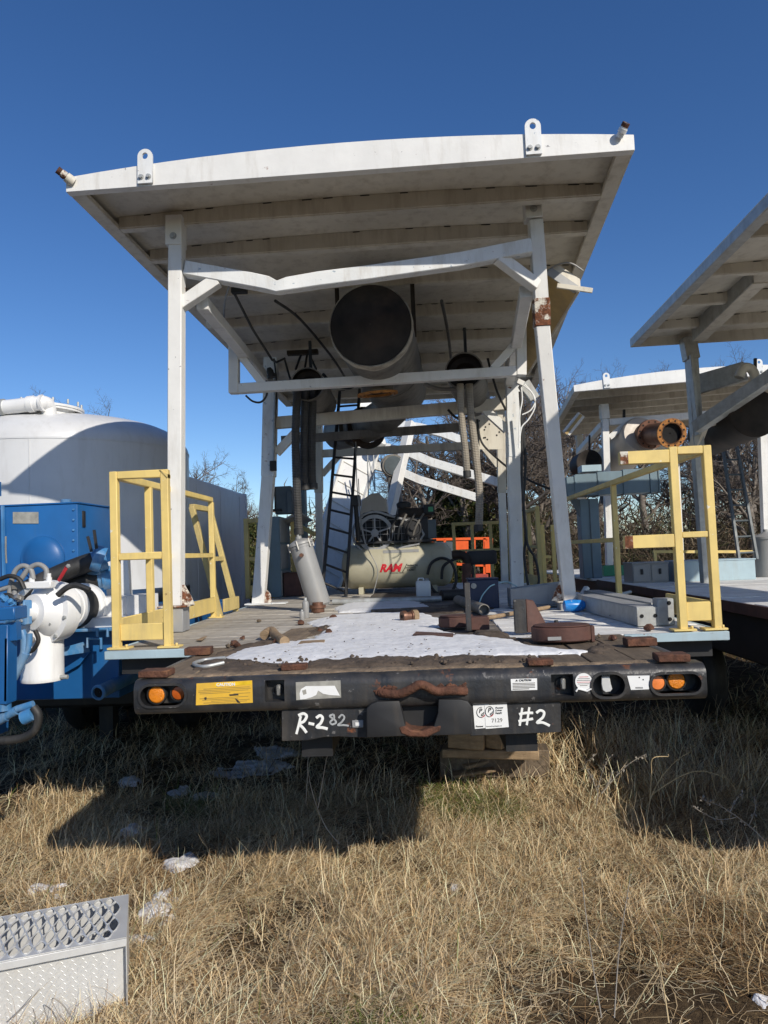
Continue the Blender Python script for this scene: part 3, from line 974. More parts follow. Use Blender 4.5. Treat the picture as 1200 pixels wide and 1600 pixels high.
rail_parts(g_, [('post', (x, 11.5, DZ), (x, 11.5, DZ + 0.9), 0.05, 0.05) for x in xsb] + [('top_rail', (xsb[0] - 0.03, 11.5, DZ + 0.925), (xsb[-1] - 0.03, 11.5, DZ + 0.925), 0.05, 0.05),
           ('mid_rail', (xsb[0], 11.46, DZ + 0.5), (xsb[-1], 11.46, DZ + 0.5), 0.03, 0.04)], 'yellow_old')
g_ = thing('yellow_gate', 'bright yellow narrow gate leaf standing open behind the right white post', 'gate', at(850, 930, Y=10.4), None)
for px in (847, 863):
    a = at(px, 820, Y=10.4)
    MB().beam((a.x, 10.4, DZ), (a.x, 10.4, a.z), 0.055, 0.04).build('post', 'yellow', g_, bevel=0.004)
a, b = at(847, 870, Y=10.4), at(863, 870, Y=10.4)
MB().beam(a + V((0.02, 0.002, 0)), b + V((-0.02, 0.002, 0)), 0.03, 0.04).build('mid_rail', 'yellow', g_)


# ------------------------------------------------------------------ canopies
def bolt(g, p, ax, r=0.014, h=0.014):
    p = V(p)
    ax = V(ax).normalized()
    g.cyl(p, p + ax * 0.004, r * 1.5, n=14)
    g.cyl(p + ax * 0.004, p + ax * (0.004 + h), r, n=6)


def make_roof(t, FL, FR, d, length, beams, crown=0.10, lugs=(), mat_b='white_old', front_mat='white', back=True, dashes=True, m_rail='white_old'):
    """crowned sheet-steel roof on cross beams; FL, FR lower front corners, d runs to the back"""
    FL, FR = V(FL), V(FR)
    ex = FR - FL
    W = ex.length
    ex = ex / W
    d = V(d).normalized()
    up = ex.cross(d).normalized()

    def pt(u, v, w):
        return FL + ex * (u * W) + d * v + up * w

    def cr(u):
        return crown * (1 - (2 * u - 1) ** 2)
    us = [i / 16 for i in range(17)]
    H = 0.105
    g = MB()
    P, F = [], []
    rows_ = [0.012, length - 0.012]
    for w in (H - 0.012, H - 0.003):
        for v in rows_:
            for u in us:
                P.append(pt(u, v, w + 0.45 * cr(u)))
    n = len(us)
    for i in range(n - 1):
        F.append((i, i + 1, n + i + 1, n + i))
        F.append((2 * n + i, 3 * n + i, 3 * n + i + 1, 2 * n + i + 1))
        F.append((i, 2 * n + i, 2 * n + i + 1, i + 1))
        F.append((n + i, n + i + 1, 3 * n + i + 1, 3 * n + i))
    F.append((0, n, 3 * n, 2 * n))
    F.append((n - 1, 3 * n - 1, 4 * n - 1, 2 * n - 1))
    g.add(P, F).build('roof_sheet', 'sheet', t, smooth=30)
    for v, nm in ((0.0, 'front_fascia'), (length, 'rear_fascia')):
        if v > 0 and not back:
            continue
        s = 1 if v == 0 else -1
        pts = [pt(u, v, 0) for u in (0, 1)] + [pt(u, v, H + cr(u)) for u in reversed(us)]
        fo = MB().poly(pts, d * s * 0.010).build(nm, front_mat if v == 0 else mat_b, t, bevel=0.002)
        if v == 0:
            MB().beam(pt(0.0, 0.035, 0.005), pt(1.0, 0.035, 0.005), 0.05, 0.008, up).build('fascia_lip', front_mat, fo)
    for u, s in ((0.0, 1), (1.0, -1)):
        sr = MB().beam(pt(u, 0.014, 0.054) + ex * s * 0.006, pt(u, length - 0.014, 0.054) + ex * s * 0.006, 0.010, 0.098, up).build('side_rail', m_rail, t)
        MB().beam(pt(u, 0.064, 0.009) + ex * s * 0.055, pt(u, length - 0.02, 0.009) + ex * s * 0.055, 0.085, 0.010, up).build('rail_flange', m_rail, sr)
        MB().beam(pt(u, 0.064, 0.022) + ex * s * 0.102, pt(u, length - 0.02, 0.022) + ex * s * 0.102, 0.008, 0.034, up).build('rail_lip', m_rail, sr)
    for v in beams:
        u0, u1 = 0.108 / W, 1 - 0.108 / W
        uu = [u0 + (u1 - u0) * i / 12 for i in range(13)]
        pts = [pt(u0, v, 0.014), pt(u1, v, 0.014)] + [pt(u, v, H - 0.014 + 0.45 * cr(u)) for u in reversed(uu)]
        b = MB().poly(pts, d * 0.012).build('cross_beam', mat_b, t, smooth=0)
        MB().beam(pt(u0, v + 0.046, 0.012), pt(u1, v + 0.046, 0.012), 0.068, 0.010, up).build('beam_flange', mat_b, b)
        if dashes:
            g = MB()
            k = int(W / 0.16)
            for i in range(k):
                if random.random() < 0.38:
                    continue
                u = u0 + (u1 - u0) * (i + random.uniform(0.25, 0.5)) / k
                du = random.uniform(0.05, 0.085) / W
                a, c = pt(u, v - 0.003, H - 0.020 + 0.45 * cr(u)), pt(u + du, v - 0.003, H - 0.020 + 0.45 * cr(u + du))
                g.beam(a, c, 0.004, 0.0055, up)
            tag(g.build('weld_gap', 'void', b, smooth=0), kind='stuff')
    for u in lugs:
        c = pt(u, -0.004, 0)
        w2, hh = 0.052, 0.245
        base = 0.012
        out = [(-w2, base), (w2, base)] + [(w2 * math.cos(a), base + hh - w2 + w2 * math.sin(a)) for a in np.linspace(0, math.pi, 12)]
        hole = [(0.021 * math.cos(a), base + hh - 0.05 + 0.024 * math.sin(a)) for a in np.linspace(0, 2 * math.pi, 14, endpoint=False)]
        me = curve_mesh([out, hole], 0.008)
        lg = place_mesh('lifting_lug', me, 'white_worn', t, c - d * 0.007, ex, up)
        for s in (-1, 1):
            g = MB()
            bolt(g, c + ex * s * 0.026 + up * 0.055 - d * 0.015, -d, 0.013, 0.014)
            g.build('bolt', 'galv', lg)
    return pt


def sleeve(t, p_top, p_bot, w, m, bolt_y=-1):
    s = MB().beam(p_top, p_bot, w, w).build('leg_sleeve', m, t, bevel=0.004)
    g = MB()
    c = lerp(p_top, p_bot, 0.72)
    bolt(g, (c.x, c.y - w / 2 * 1.01, c.z), (0, -1, 0), 0.018, 0.014)
    g.build('bolt', 'galv', s)
    return s


VP = CAM_R @ V((118 / FPX, -100 / FPX, -1))
VP = VP / VP.y
FL, FR = at(103, 300, Y=4.75), at(992, 234, Y=4.65)
cp = thing('canopy', 'white steel canopy on posts with bent front crossbar over the flatbed', 'canopy', (-0.3, 5.5, DZ))
beams_v = [0.56, 1.12, 1.95, 2.8, 3.65, 4.5, 5.35, 6.05]
ROOF = make_roof(cp, FL, FR, VP, 6.4, beams_v, lugs=(0.148, 0.831))
# pipe stubs on the front corners
for u, dirv, lab in ((0.012, V((-0.55, -0.55, 0.42)), 'l'), (0.972, V((0.35, -0.62, 0.62)), 'r')):
    p = ROOF(u, -0.004, 0.07)
    dv = dirv.normalized()
    if lab == 'l':
        MB().lathe(p - dv * 0.01, dv, [(0, 0.034), (0.03, 0.036), (0.055, 0.034)], 14).build('pipe_collar', 'white_old', cp)
    g = MB().lathe(p + dv * 0.02, dv, [(0, 0.023), (0.03, 0.023), (0.03, 0.029), (0.055, 0.029), (0.055, 0.025), (0.09, 0.025), (0.09, 0.018), (0.04, 0.018)], 14)
    g.build('pipe_stub', 'rust_white' if lab == 'l' else 'white_worn', cp)
    MB().lathe(p + dv * 0.085, dv, [(0, 0.0255), (0.026, 0.0258), (0.026, 0.018)], 14, True, False).build('rusty_band', 'rust', cp)

# front posts
LW = 0.105
yl = 5.3
l_top, l_bot = at(276, 345, Y=yl), at(275, 946, X=XL - 0.01)
l_bot = V((XL + 0.06, yl, at(275, 946, Y=yl).z))
l_bot.x = at(275, 946, Y=yl).x
MB().beam(l_top - V((0, 0, 0.12)), l_bot, LW, LW).build('leg', 'white', cp, bevel=0.006)
sleeve(cp, at(275, 341, Y=yl), at(275, 387, Y=yl), 0.125, 'white')
r_top, r_rust0, r_rust1, r_bot = at(832, 320, Y=5.42), at(845, 470, Y=5.5), at(846.5, 509, Y=5.52), at(889, 938, Y=6.0)
MB().beam(at(836, 345, Y=5.42), r_rust0, LW, LW).build('leg', 'white', cp, bevel=0.006)
MB().beam(r_rust0 + V((0, 0, 0.01)), r_rust1 - V((0, 0, 0.01)), LW + 0.014, LW + 0.014).build('leg_splice', 'rust_white', cp, bevel=0.004)
MB().beam(r_rust1, r_bot, LW, LW).build('leg', 'white', cp, bevel=0.006)
sleeve(cp, at(829, 298, Y=5.42), at(833, 345, Y=5.42), 0.125, 'white')
# bases
for p, s in ((l_bot, 1), (r_bot, -1)):
    MB().box((p.x, p.y, p.z - 0.004), (0.22, 0.2, 0.012)).build('base_plate', 'rust_white', cp, bevel=0.003)
    MB().poly([(p.x + s * (LW / 2), p.y - 0.02, p.z + 0.004), (p.x + s * (LW / 2 + 0.09), p.y - 0.02, p.z + 0.004), (p.x + s * (LW / 2 + 0.07), p.y - 0.02, p.z + 0.06), (p.x + s * (LW / 2 + 0.02), p.y - 0.02, p.z + 0.15), (p.x + s * LW / 2, p.y - 0.02, p.z + 0.15)], (0, 0.014, 0)).build('base_gusset', 'rust_white', cp)
MB().box((l_bot.x, l_bot.y, (l_bot.z + DZ) / 2 - 0.006), (0.15, 0.16, l_bot.z - DZ - 0.01)).build('base_block', 'grey_paint', cp, bevel=0.004)
MB().box((r_bot.x, r_bot.y, (r_bot.z + DZ) / 2 - 0.006), (0.17, 0.17, max(0.02, r_bot.z - DZ - 0.01))).build('base_block', 'grey_paint', cp, bevel=0.004)

# front crossbar, buckled
yc = 5.32
bar = [at(291, 421, Y=yc), at(345, 431, Y=yc), at(395, 440, Y=yc), at(420, 445, Y=yc + 0.01), at(434, 450, Y=yc - 0.02), at(450, 446, Y=yc), at(500, 438, Y=yc), at(580, 428, Y=yc), at(650, 418, Y=yc), at(720, 408, Y=yc), at(829, 386, Y=yc + 0.02)]
rb = LW / math.sqrt(2)
cb = MB().tube(bar, [rb, rb, rb, rb * 0.97, rb * 0.82, rb * 0.95, rb, rb, rb * 0.98, rb, rb], 4, phase=math.pi / 4).build('bent_crossbar', 'white_worn', cp, bevel=0.005)
cb['label'] = 'front crossbar buckled downwards on its left side'
MB().beam(at(283, 477, Y=yc), at(340, 438, Y=yc), 0.09, 0.09).build('brace', 'white', cp, bevel=0.005)
MB().beam(at(778, 402, Y=yc), at(838, 447, Y=5.46), 0.085, 0.085).build('brace', 'white', cp, bevel=0.005)
MB().beam(at(800, 397, Y=yc + 0.12), at(836, 397, Y=5.48), 0.05, 0.06).build('brace', 'white_old', cp, bevel=0.004)

# longitudinal tubes under the roof sides and the hung frame
yu = 6.75
tl0, tl1 = at(316, 474, Y=5.42), at(424, 603, Y=8.0)
MB().beam(tl0, tl1, 0.095, 0.095).build('side_tube', 'white', cp, bevel=0.005)
tr0, tr1 = at(822, 455, Y=5.55), at(795, 600, Y=8.0)
MB().beam(tr0, tr1, 0.095, 0.095).build('side_tube', 'white', cp, bevel=0.005)
c1, c2, c3, c4 = at(366, 532, Y=yu), at(366, 608, Y=yu), at(814, 580, Y=yu), at(814, 498, Y=yu)
hw_ = 0.092
for a, b, w in ((c1, c2 - V((0, 0, 0.045)), hw_), (c4, c3 - V((0, 0, 0.045)), hw_)):
    MB().beam(a, b, w, w).build('hanger', 'white', cp, bevel=0.005)
MB().beam(c2 + V((0.046, 0.001, 0)), c3 + V((-0.046, 0.001, 0)), hw_ - 0.004, hw_ - 0.002).build('hung_crossbar', 'white', cp, bevel=0.005)
MB().beam(lerp(c1, c2, 0.25) + V((0.04, 0, 0)), c2 + V((0.28, 0, 0.03)), 0.07, 0.07).build('brace', 'white', cp, bevel=0.004)
MB().beam(lerp(c4, c3, 0.45) + V((-0.04, 0, 0)), c3 + V((-0.26, 0, 0.03)), 0.075, 0.075).build('brace', 'white', cp, bevel=0.004)

# rear posts and crossbars
yr = 7.95
a0, a1, a2 = at(424, 560, Y=yr), at(420, 745, Y=yr), at(404, 946, Y=yr)
MB().beam(a0, a1, 0.15, 0.13).build('leg_sleeve', 'white_worn', cp, bevel=0.005)
MB().beam(a1 + V((0, 0, 0.03)), a2, 0.135, 0.12).build('leg', 'white', cp, bevel=0.005)
MB().poly([(a2.x + 0.05, a2.y - 0.02, a2.z), (a2.x + 0.15, a2.y - 0.02, a2.z), (a2.x + 0.14, a2.y - 0.02, a2.z + 0.12), (a2.x + 0.10, a2.y - 0.02, a2.z + 0.17), (a2.x + 0.05, a2.y - 0.02, a2.z + 0.05)], (0, 0.02, 0)).build('base_gusset', 'rust_white', cp)
MB().box((a2.x + 0.1, a2.y - 0.05, DZ + 0.012), (0.45, 0.16, 0.014)).build('base_plate', 'white_worn', cp)
MB().cyl(at(430, 590, Y=yr - 0.1), at(428, 720, Y=yr - 0.1), 0.012, n=8).build('slide_rod', 'steel', cp)
MB().box(at(427, 728, Y=yr - 0.09), (0.07, 0.05, 0.11)).build('rod_clamp', 'black_flat', cp, bevel=0.004)
b0, b1, b2 = at(801, 560, Y=yr), at(802, 715, Y=yr), at(808, 922, Y=yr)
MB().beam(b0, b1, 0.15, 0.13).build('leg_sleeve', 'white_worn', cp, bevel=0.005)
MB().beam(b1 + V((0, 0, 0.03)), b2, 0.135, 0.12).build('leg', 'white', cp, bevel=0.005)
MB().beam(at(431, 661, Y=yr), at(794, 631, Y=yr), 0.09, 0.13).build('crossbar', 'white_old', cp, bevel=0.005)
MB().beam(at(432, 708, Y=yr), at(466, 672, Y=yr), 0.08, 0.09).build('brace', 'white', cp, bevel=0.004)
MB().beam(at(792, 672, Y=yr), at(757, 640, Y=yr), 0.08, 0.09).build('brace', 'white', cp, bevel=0.004)
yq = 9.0
MB().beam(at(440, 688, Y=yq), at(722, 667, Y=yq), 0.09, 0.10).build('crossbar', 'muffler', cp, bevel=0.005)
yz = 10.6
for px0, px1 in ((497, 500), (781, 789)):
    s0, s1, s2 = at(px0, 610, Y=yz), at(px0 + (px1 - px0) * 0.4, 770, Y=yz), at(px1, 915, Y=yz)
    MB().beam(s0, s1, 0.12, 0.12).build('leg_sleeve', 'white_old', cp, bevel=0.005)
    MB().beam(s1 + V((0, 0, 0.02)), V((s2.x, s2.y, DZ)), 0.10, 0.10).build('leg', 'white', cp, bevel=0.005)
MB().beam(at(502, 709, Y=yz), at(778, 694, Y=yz), 0.09, 0.11).build('crossbar', 'white_old', cp, bevel=0.005)
MB().beam(at(503, 742, Y=yz), at(530, 712, Y=yz), 0.08, 0.08).build('brace', 'white_old', cp)
MB().beam(at(778, 728, Y=yz), at(756, 700, Y=yz), 0.08, 0.08).build('brace', 'white_old', cp)
gp = [at(740, 648, Y=9.6), at(786, 648, Y=9.6), at(786, 702, Y=9.6), at(742, 702, Y=9.6)]
gp_o = MB().poly(gp, (0, 0.012, 0)).build('gusset_panel', 'white_old', cp)
g = MB()
for i in range(14):
    u, v = random.random(), random.random()
    q = lerp(lerp(gp[0], gp[1], 0.1 + u * 0.8), lerp(gp[3], gp[2], 0.1 + u * 0.8), 0.1 + v * 0.8)
    g.cyl(q + V((0, -0.003, 0)), q, 0.012, n=8)
tag(g.build('bolt_hole', 'void', gp_o, smooth=0), kind='stuff')
MB().beam(at(744, 646, Y=9.55), at(748, 778, Y=9.55), 0.06, 0.05).build('hanger', 'white_old', cp)
# rods, sockets and loose ends under the roof
MB().tube([at(366, 458, Y=6.3), at(395, 515, Y=6.8), at(425, 562, Y=7.4), at(432, 566, Y=7.4), at(445, 560, Y=7.5)], 0.013, 8).build('conduit', 'hose_dark', cp)
MB().box(at(374, 454, Y=6.25), (0.14, 0.06, 0.05)).build('conduit_bracket', 'black_flat', cp, bevel=0.004)
MB().box(at(473, 551, Y=8.2), (0.36, 0.08, 0.05)).build('rod_bracket', 'soot', cp, bevel=0.004)
for q in ((470, 555, 462, 577), (480, 553, 476, 577), (484, 556, 494, 577)):
    MB().tube([at(q[0], q[1], Y=8.15), at(q[2], q[3], Y=8.0)], 0.013, 6).build('hanger_rod', 'black_flat', cp)
MB().lathe(at(420, 575, Y=6.9), V((0.3, 0, -1)), [(0, 0.02), (0.03, 0.035), (0.07, 0.035), (0.07, 0.045), (0.10, 0.045), (0.10, 0.02)], 12).build('socket', 'black_flat', cp)
MB().tube(smooth_path([at(416, 595, Y=6.85), at(417, 616, Y=6.8), at(408, 628, Y=6.8), at(395, 627, Y=6.8), at(384, 618, Y=6.8)], 5), 0.010, 6).build('loose_cable', 'rubber', cp)
MB().tube(smooth_path([at(358, 448, Y=5.9), at(352, 470, Y=6.0), at(350, 500, Y=6.2), at(352, 534, Y=6.4), at(358, 530, Y=6.6)], 5), 0.009, 6).build('loose_cable', 'hose_grey', cp)
MB().lathe(at(325, 508, Y=6.2), V((0.2, 0.4, 0.3)), [(0, 0.03), (0.04, 0.05), (0.12, 0.05), (0.12, 0.06), (0.15, 0.06), (0.15, 0.03)], 12).build('horn', 'white_old', cp)

# conduits and hoses strung along the underside
for pts, r_, m in (([(430, 470, 6.4), (470, 500, 7.0), (520, 560, 8.2), (545, 600, 9.4)], 0.014, 'hose_dark'), ([(690, 470, 6.6), (700, 520, 7.4), (705, 565, 8.4), (708, 600, 9.5)], 0.016, 'hose_dark'),
                   ([(505, 585, 7.6), (520, 600, 7.8), (545, 606, 7.9), (560, 598, 8.0)], 0.018, 'rubber'), ([(700, 640, 7.9), (712, 652, 7.9), (728, 654, 7.9), (742, 644, 7.9)], 0.014, 'rubber'),
                   ([(445, 562, 7.9), (450, 580, 7.9), (456, 596, 7.8), (470, 603, 7.6)], 0.012, 'rubber'), ([(762, 560, 7.6), (770, 590, 7.6), (778, 615, 7.7), (790, 640, 7.85)], 0.013, 'rubber'),
                   ([(428, 560, 7.8), (432, 600, 7.85), (430, 660, 7.87), (428, 720, 7.87)], 0.010, 'rubber')):
    MB().tube(smooth_path([at(a, b, Y=c) for a, b, c in pts], 6), r_, 7).build('conduit', m, cp)

# light fixture hung under the right roof edge
lt = thing('strip_light', 'long angled light fixture with yellowed lens under the right roof edge', 'light', at(880, 450, Y=6.0))
p0, p1 = at(880, 440, Y=5.9), at(806, 575, Y=8.0)
dv = (p1 - p0).normalized()
sv = V((0.78, 0, -0.62))
sv = (sv - dv * sv.dot(dv)).normalized()
nv = dv.cross(sv)
if nv.z > 0:
    nv = -nv
g = MB()
pr_ = [(-0.16, 0.0), (0.16, 0.0), (0.16, -0.02), (0.10, -0.10), (-0.10, -0.10), (-0.16, -0.02)]
g.poly([p0 + sv * a - nv * b * -1.0 for a, b in pr_], dv * (p1 - p0).length)
g.build('housing', 'white_old', lt)
MB().poly([p0 + dv * 0.03 + sv * a + nv * 0.004 for a in (-0.14, 0.14)] + [p1 + sv * a + nv * 0.004 for a in (0.14, -0.14)], nv * 0.012).build('lens', 'light_tan', lt)
MB().beam(p0 - dv * 0.02 - sv * 0.02 + nv * 0.07, p0 - dv * 0.05 + sv * 0.24 - nv * 0.05, 0.02, 0.04).build('end_bracket', 'white_old', lt, bevel=0.003)
MB().beam(p0 - dv * 0.012 - sv * 0.15, p0 - dv * 0.012 + sv * 0.13, 0.012, 0.07, nv).build('end_cap', 'grey_paint', lt)
MB().tube(smooth_path([p0 - sv * 0.16, p0 + V((-0.04, -0.04, 0.13)), p0 + V((0.06, -0.05, 0.13)), p0 + V((0.16, -0.03, 0.07))], 5), 0.007, 6).build('cable', 'hose_grey', lt)
jb = thing('junction_box', 'small tilted junction box with white wires behind the right post', 'junction box', at(825, 620, Y=7.3))
MB().box(at(826, 612, Y=7.3), (0.12, 0.10, 0.2), Matrix.Rotation(-0.5, 3, 'Y')).build('housing', 'galv', jb, bevel=0.005)
MB().box(at(813, 598, Y=7.2), (0.07, 0.06, 0.05), Matrix.Rotation(0.5, 3, 'Y')).build('plug', 'white', jb, bevel=0.004)
for pts in ([(818, 602), (832, 615), (836, 635), (826, 655), (815, 668), (812, 690)], [(814, 602), (816, 625), (812, 650), (811, 700)], [(820, 600), (836, 622), (830, 640), (816, 648)]):
    MB().tube(smooth_path([at(a, b, Y=7.2) for a, b in pts], 5), 0.007, 6).build('wire', 'sticker_white', jb)

# ------------------------------------------------------------------ exhaust silencers and hoses under the roof
def ring_flange(name, t, o, ax, r_out, r_in, th, m, nb=12, rb_=0.011):
    f = MB().lathe(o, ax, [(0, r_in), (0, r_out), (th, r_out), (th, r_in), (0, r_in)], 36, False, False).build(name, m, t, smooth=35)
    ax = V(ax).normalized()
    u = V((0, 0, 1)) if abs(ax.z) < 0.9 else V((1, 0, 0))
    a1 = (u - ax * u.dot(ax)).normalized()
    a2 = ax.cross(a1)
    rm = (r_out + r_in) / 2
    g = MB()
    for i in range(nb):
        a = 2 * math.pi * (i + 0.5) / nb
        p = V(o) + ax * th + (a1 * math.cos(a) + a2 * math.sin(a)) * rm
        g.cyl(p, p + ax * 0.003, rb_, n=8)
    tag(g.build('bolt_hole', 'void', f, smooth=0), kind='stuff')
    return f


sl = thing('exhaust_silencer', 'large sooty exhaust silencer drum slung under the canopy roof', 'silencer', at(580, 600, Y=7))
s0 = at(579, 508, Y=6.15)
s1 = at(622, 610, Y=9.0)
ax = (s1 - s0)
Ls = ax.length
ax.normalize()
rs = 66 / FPX * 6.15
MB().lathe(s0, ax, [(0.02, rs * 0.97), (0.06, rs), (Ls * 0.5, rs), (Ls * 0.5, rs + 0.006), (Ls * 0.5 + 0.05, rs + 0.006), (Ls * 0.5 + 0.05, rs), (Ls - 0.08, rs), (Ls - 0.02, rs * 0.95), (Ls, rs * 0.8), (Ls + 0.01, 0.05)], 44, False).build('shell', 'muffler', sl)
MB().lathe(s0, ax, [(0.02, rs * 0.985), (-0.006, rs * 0.975), (-0.022, rs * 0.7), (-0.03, rs * 0.35), (-0.032, 0.002)], 44, False, False).build('end_cap', 'soot', sl)
# torn insulation rim
P, F = [], []
n = 72
for i in range(n):
    a = 2 * math.pi * i / n
    u = (V((0, 0, 1)) - ax * ax.z).normalized()
    w = ax.cross(u)
    rr = u * math.cos(a) + w * math.sin(a)
    low = 0.5 - 0.5 * math.cos(a)
    wd = 0.05 + 0.10 * low + 0.04 * fbm(math.cos(a) * 2, math.sin(a) * 2, 1.6, 4)
    k = 1 + 0.018 * fbm(math.cos(a) * 3, math.sin(a) * 3, 2.0, 9)
    P += [s0 + ax * 0.0 + rr * rs * 0.985, s0 - ax * (0.002 + 0.012 * low) + rr * rs * (1.0 + 0.012 * low) * k, s0 + ax * wd * 0.5 + rr * (rs * (1.012 + 0.025 * low) * k), s0 + ax * wd + rr * (rs * 1.02), s0 + ax * wd + rr * rs * 0.99]
for i in range(n):
    j = (i + 1) % n
    for k in range(4):
        F.append((i * 5 + k, j * 5 + k, j * 5 + k + 1, i * 5 + k + 1))
MB().add(P, F).build('insulation_rim', 'wrap', sl, smooth=50)
fo = at(590, 617, Y=7.0)
ring_flange('bottom_flange', sl, fo + V((0, 0, 0.02)), (0.05, 0.1, -1), 0.20, 0.145, 0.022, 'rust_orange', 12, 0.010)
MB().lathe(fo + V((0.01, 0.03, 0.30)), (-0.02, -0.05, -1), [(0, 0.155), (0.29, 0.155), (0.29, 0.143), (0.05, 0.14)], 28, False, False).build('bottom_neck', 'muffler', sl)
MB().lathe(fo + V((0.01, 0.03, 0.2)), (0, 0, -1), [(0, 0.14), (0.005, 0.14)], 20).build('neck_inside', 'void', sl)
# silencer body lower elbow and tail pipe
e0, e1 = at(612, 630, Y=7.5), at(588, 660, Y=9.3)
MB().tube(smooth_path([at(622, 625, Y=8.6), at(605, 645, Y=8.9), at(580, 662, Y=9.2), at(555, 670, Y=9.4)], 5), 0.22, 24).build('tail_pipe', 'muffler', sl)
ring_flange('tail_flange', sl, at(573, 668, Y=9.25), (-0.5, 0.8, -0.1), 0.28, 0.2, 0.03, 'soot', 12)
MB().tube([at(556, 670, Y=9.4), at(530, 676, Y=9.9)], 0.24, 20).build('tail_end', 'muffler', sl)
for sg in (-1, 1):
    q = s0 + ax * 0.45 + V((sg * rs * 0.98, 0, 0))
    MB().beam(q, q + V((0, 0, 0.5)), 0.04, 0.012).build('hanger_strap', 'soot', sl)
MB().tube(smooth_path([at(662, 600, Y=7.2), at(690, 608, Y=7.2), at(722, 606, Y=7.2), at(745, 600, Y=7.3)], 5), 0.02, 8).build('pipe', 'muffler', sl)

for nm, px, py, rpx, ex_, lab, tilt in (('small_muffler', 480, 600, 27, 503, 'small round muffler with black open end left of the big silencer', 632), ('small_muffler', 725, 579, 30, 740, 'small round muffler with black open end right of the big silencer', 626)):
    q0, q1 = at(px, py, Y=7.15), at(ex_, tilt, Y=8.3)
    axm = (q1 - q0).normalized()
    r_ = rpx / FPX * 7.15
    t = thing(nm, lab, 'muffler', q0 - V((0, 0, r_)))
    Lm = (q1 - q0).length
    MB().lathe(q0, axm, [(0.0, r_ * 0.93), (0.0, r_), (0.03, r_ * 1.02), (0.06, r_), (Lm * 0.45, r_ * 1.01), (Lm * 0.48, r_ * 1.05), (Lm * 0.52, r_ * 1.05), (Lm * 0.55, r_), (Lm, r_), (Lm, 0.01)], 32, False).build('shell', 'muffler', t)
    MB().lathe(q0, axm, [(0.0, r_ * 0.93), (0.10, r_ * 0.90), (0.11, r_ * 0.6), (0.06, r_ * 0.3), (0.06, 0.004)], 32, False, False).build('inner_cone', 'soot', t)
    MB().beam(q0 + axm * 0.3 + V((0, 0, r_)), q0 + axm * 0.3 + V((0, 0, r_ + 0.35)), 0.03, 0.03).build('hanger_rod', 'black_flat', t)

hg = 'corrugated hoses hanging from the canopy'
for pts, r_, m, lab in (
        ([(465, 606, 7.1), (462, 680, 7.1), (464, 770, 7.08), (467, 834, 7.06)], 0.044, 'hose_dark', 'longest dark corrugated hose hanging left of the ladder'),
        ([(477, 606, 7.2), (475, 680, 7.2), (475, 740, 7.2), (477, 764, 7.2)], 0.043, 'hose_dark', 'middle one of the three dark corrugated hoses on the left'),
        ([(489, 606, 7.25), (487, 680, 7.25), (487, 740, 7.25), (489, 763, 7.25)], 0.046, 'hose_dark', 'right one of the three dark corrugated hoses, nearest the ladder'),
        ([(719, 600, 6.95), (721, 650, 6.95), (727, 705, 6.95), (730, 744, 6.95)], 0.036, 'hose_tan', 'shorter dusty tan corrugated hose hanging on the right'),
        ([(733, 600, 7.0), (735, 640, 7.0), (743, 710, 7.0), (749, 770, 7.0), (748, 828, 7.0)], 0.040, 'hose_tan', 'longer dusty corrugated hose hanging on the right')):
    P = [at(a, b, Y=c) for a, b, c in pts]
    g = corrugated(P, r_)
    o = one('corrugated_hose', g, m, lab, 'hose', group=hg, smooth=0)
    e = P[-1]
    MB().cyl(e + V((0, 0, 0.05)), e - V((0, 0, 0.01)), r_ * 1.08, n=14).build('hose_cuff', 'rubber', o)

# loose black cables by the right rear posts
for pts, lab in (([(812, 612, 7.7), (816, 680, 7.7), (815, 740, 7.7), (819, 800, 7.7), (824, 850, 7.7), (836, 872, 7.7), (842, 905, 7.7), (838, 922, 7.7)], 'black cable hanging down along the right rear post to the deck'),
                 ([(746, 655, 9.5), (752, 690, 9.5), (775, 715, 9.4), (800, 735, 9.0), (830, 752, 8.6), (862, 765, 8.4)], 'black cable sagging from the panel across to the right'),
                 ([(815, 640, 7.75), (821, 720, 7.75), (818, 790, 7.75), (822, 835, 7.75), (819, 870, 7.75), (826, 920, 7.75)], 'second black cable hanging beside the right rear post')):
    one('hanging_cable', MB().tube(smooth_path([at(a, b, Y=c) for a, b, c in pts], 6), 0.014, 7), 'rubber', lab, 'cable', group='loose black cables')


# ------------------------------------------------------------------ things on the deck
def deck(px, py):
    return at(px, py, Z=DZ)


def rotz(a):
    return Matrix.Rotation(a, 3, 'Z')


# black ladder
ld = thing('ladder', 'black steel ladder leaning up to the silencer behind the hoses', 'ladder', deck(518, 930))
yb, yt = 8.9, 9.35
la0, la1 = at(504, 920, Y=yb), at(531, 612, Y=yt)
lb0, lb1 = at(540, 936, Y=yb), at(562, 608, Y=yt)
MB().beam(la0, la1, 0.035, 0.07).build('stile', 'black_flat', ld, bevel=0.004)
MB().beam(lb0, lb1, 0.035, 0.07).build('stile', 'black_flat', ld, bevel=0.004)
for i in range(11):
    k = 0.03 + i * 0.089
    MB().cyl(lerp(la0, la1, k), lerp(lb0, lb1, k), 0.014, n=8).build('rung', 'black_flat', ld)

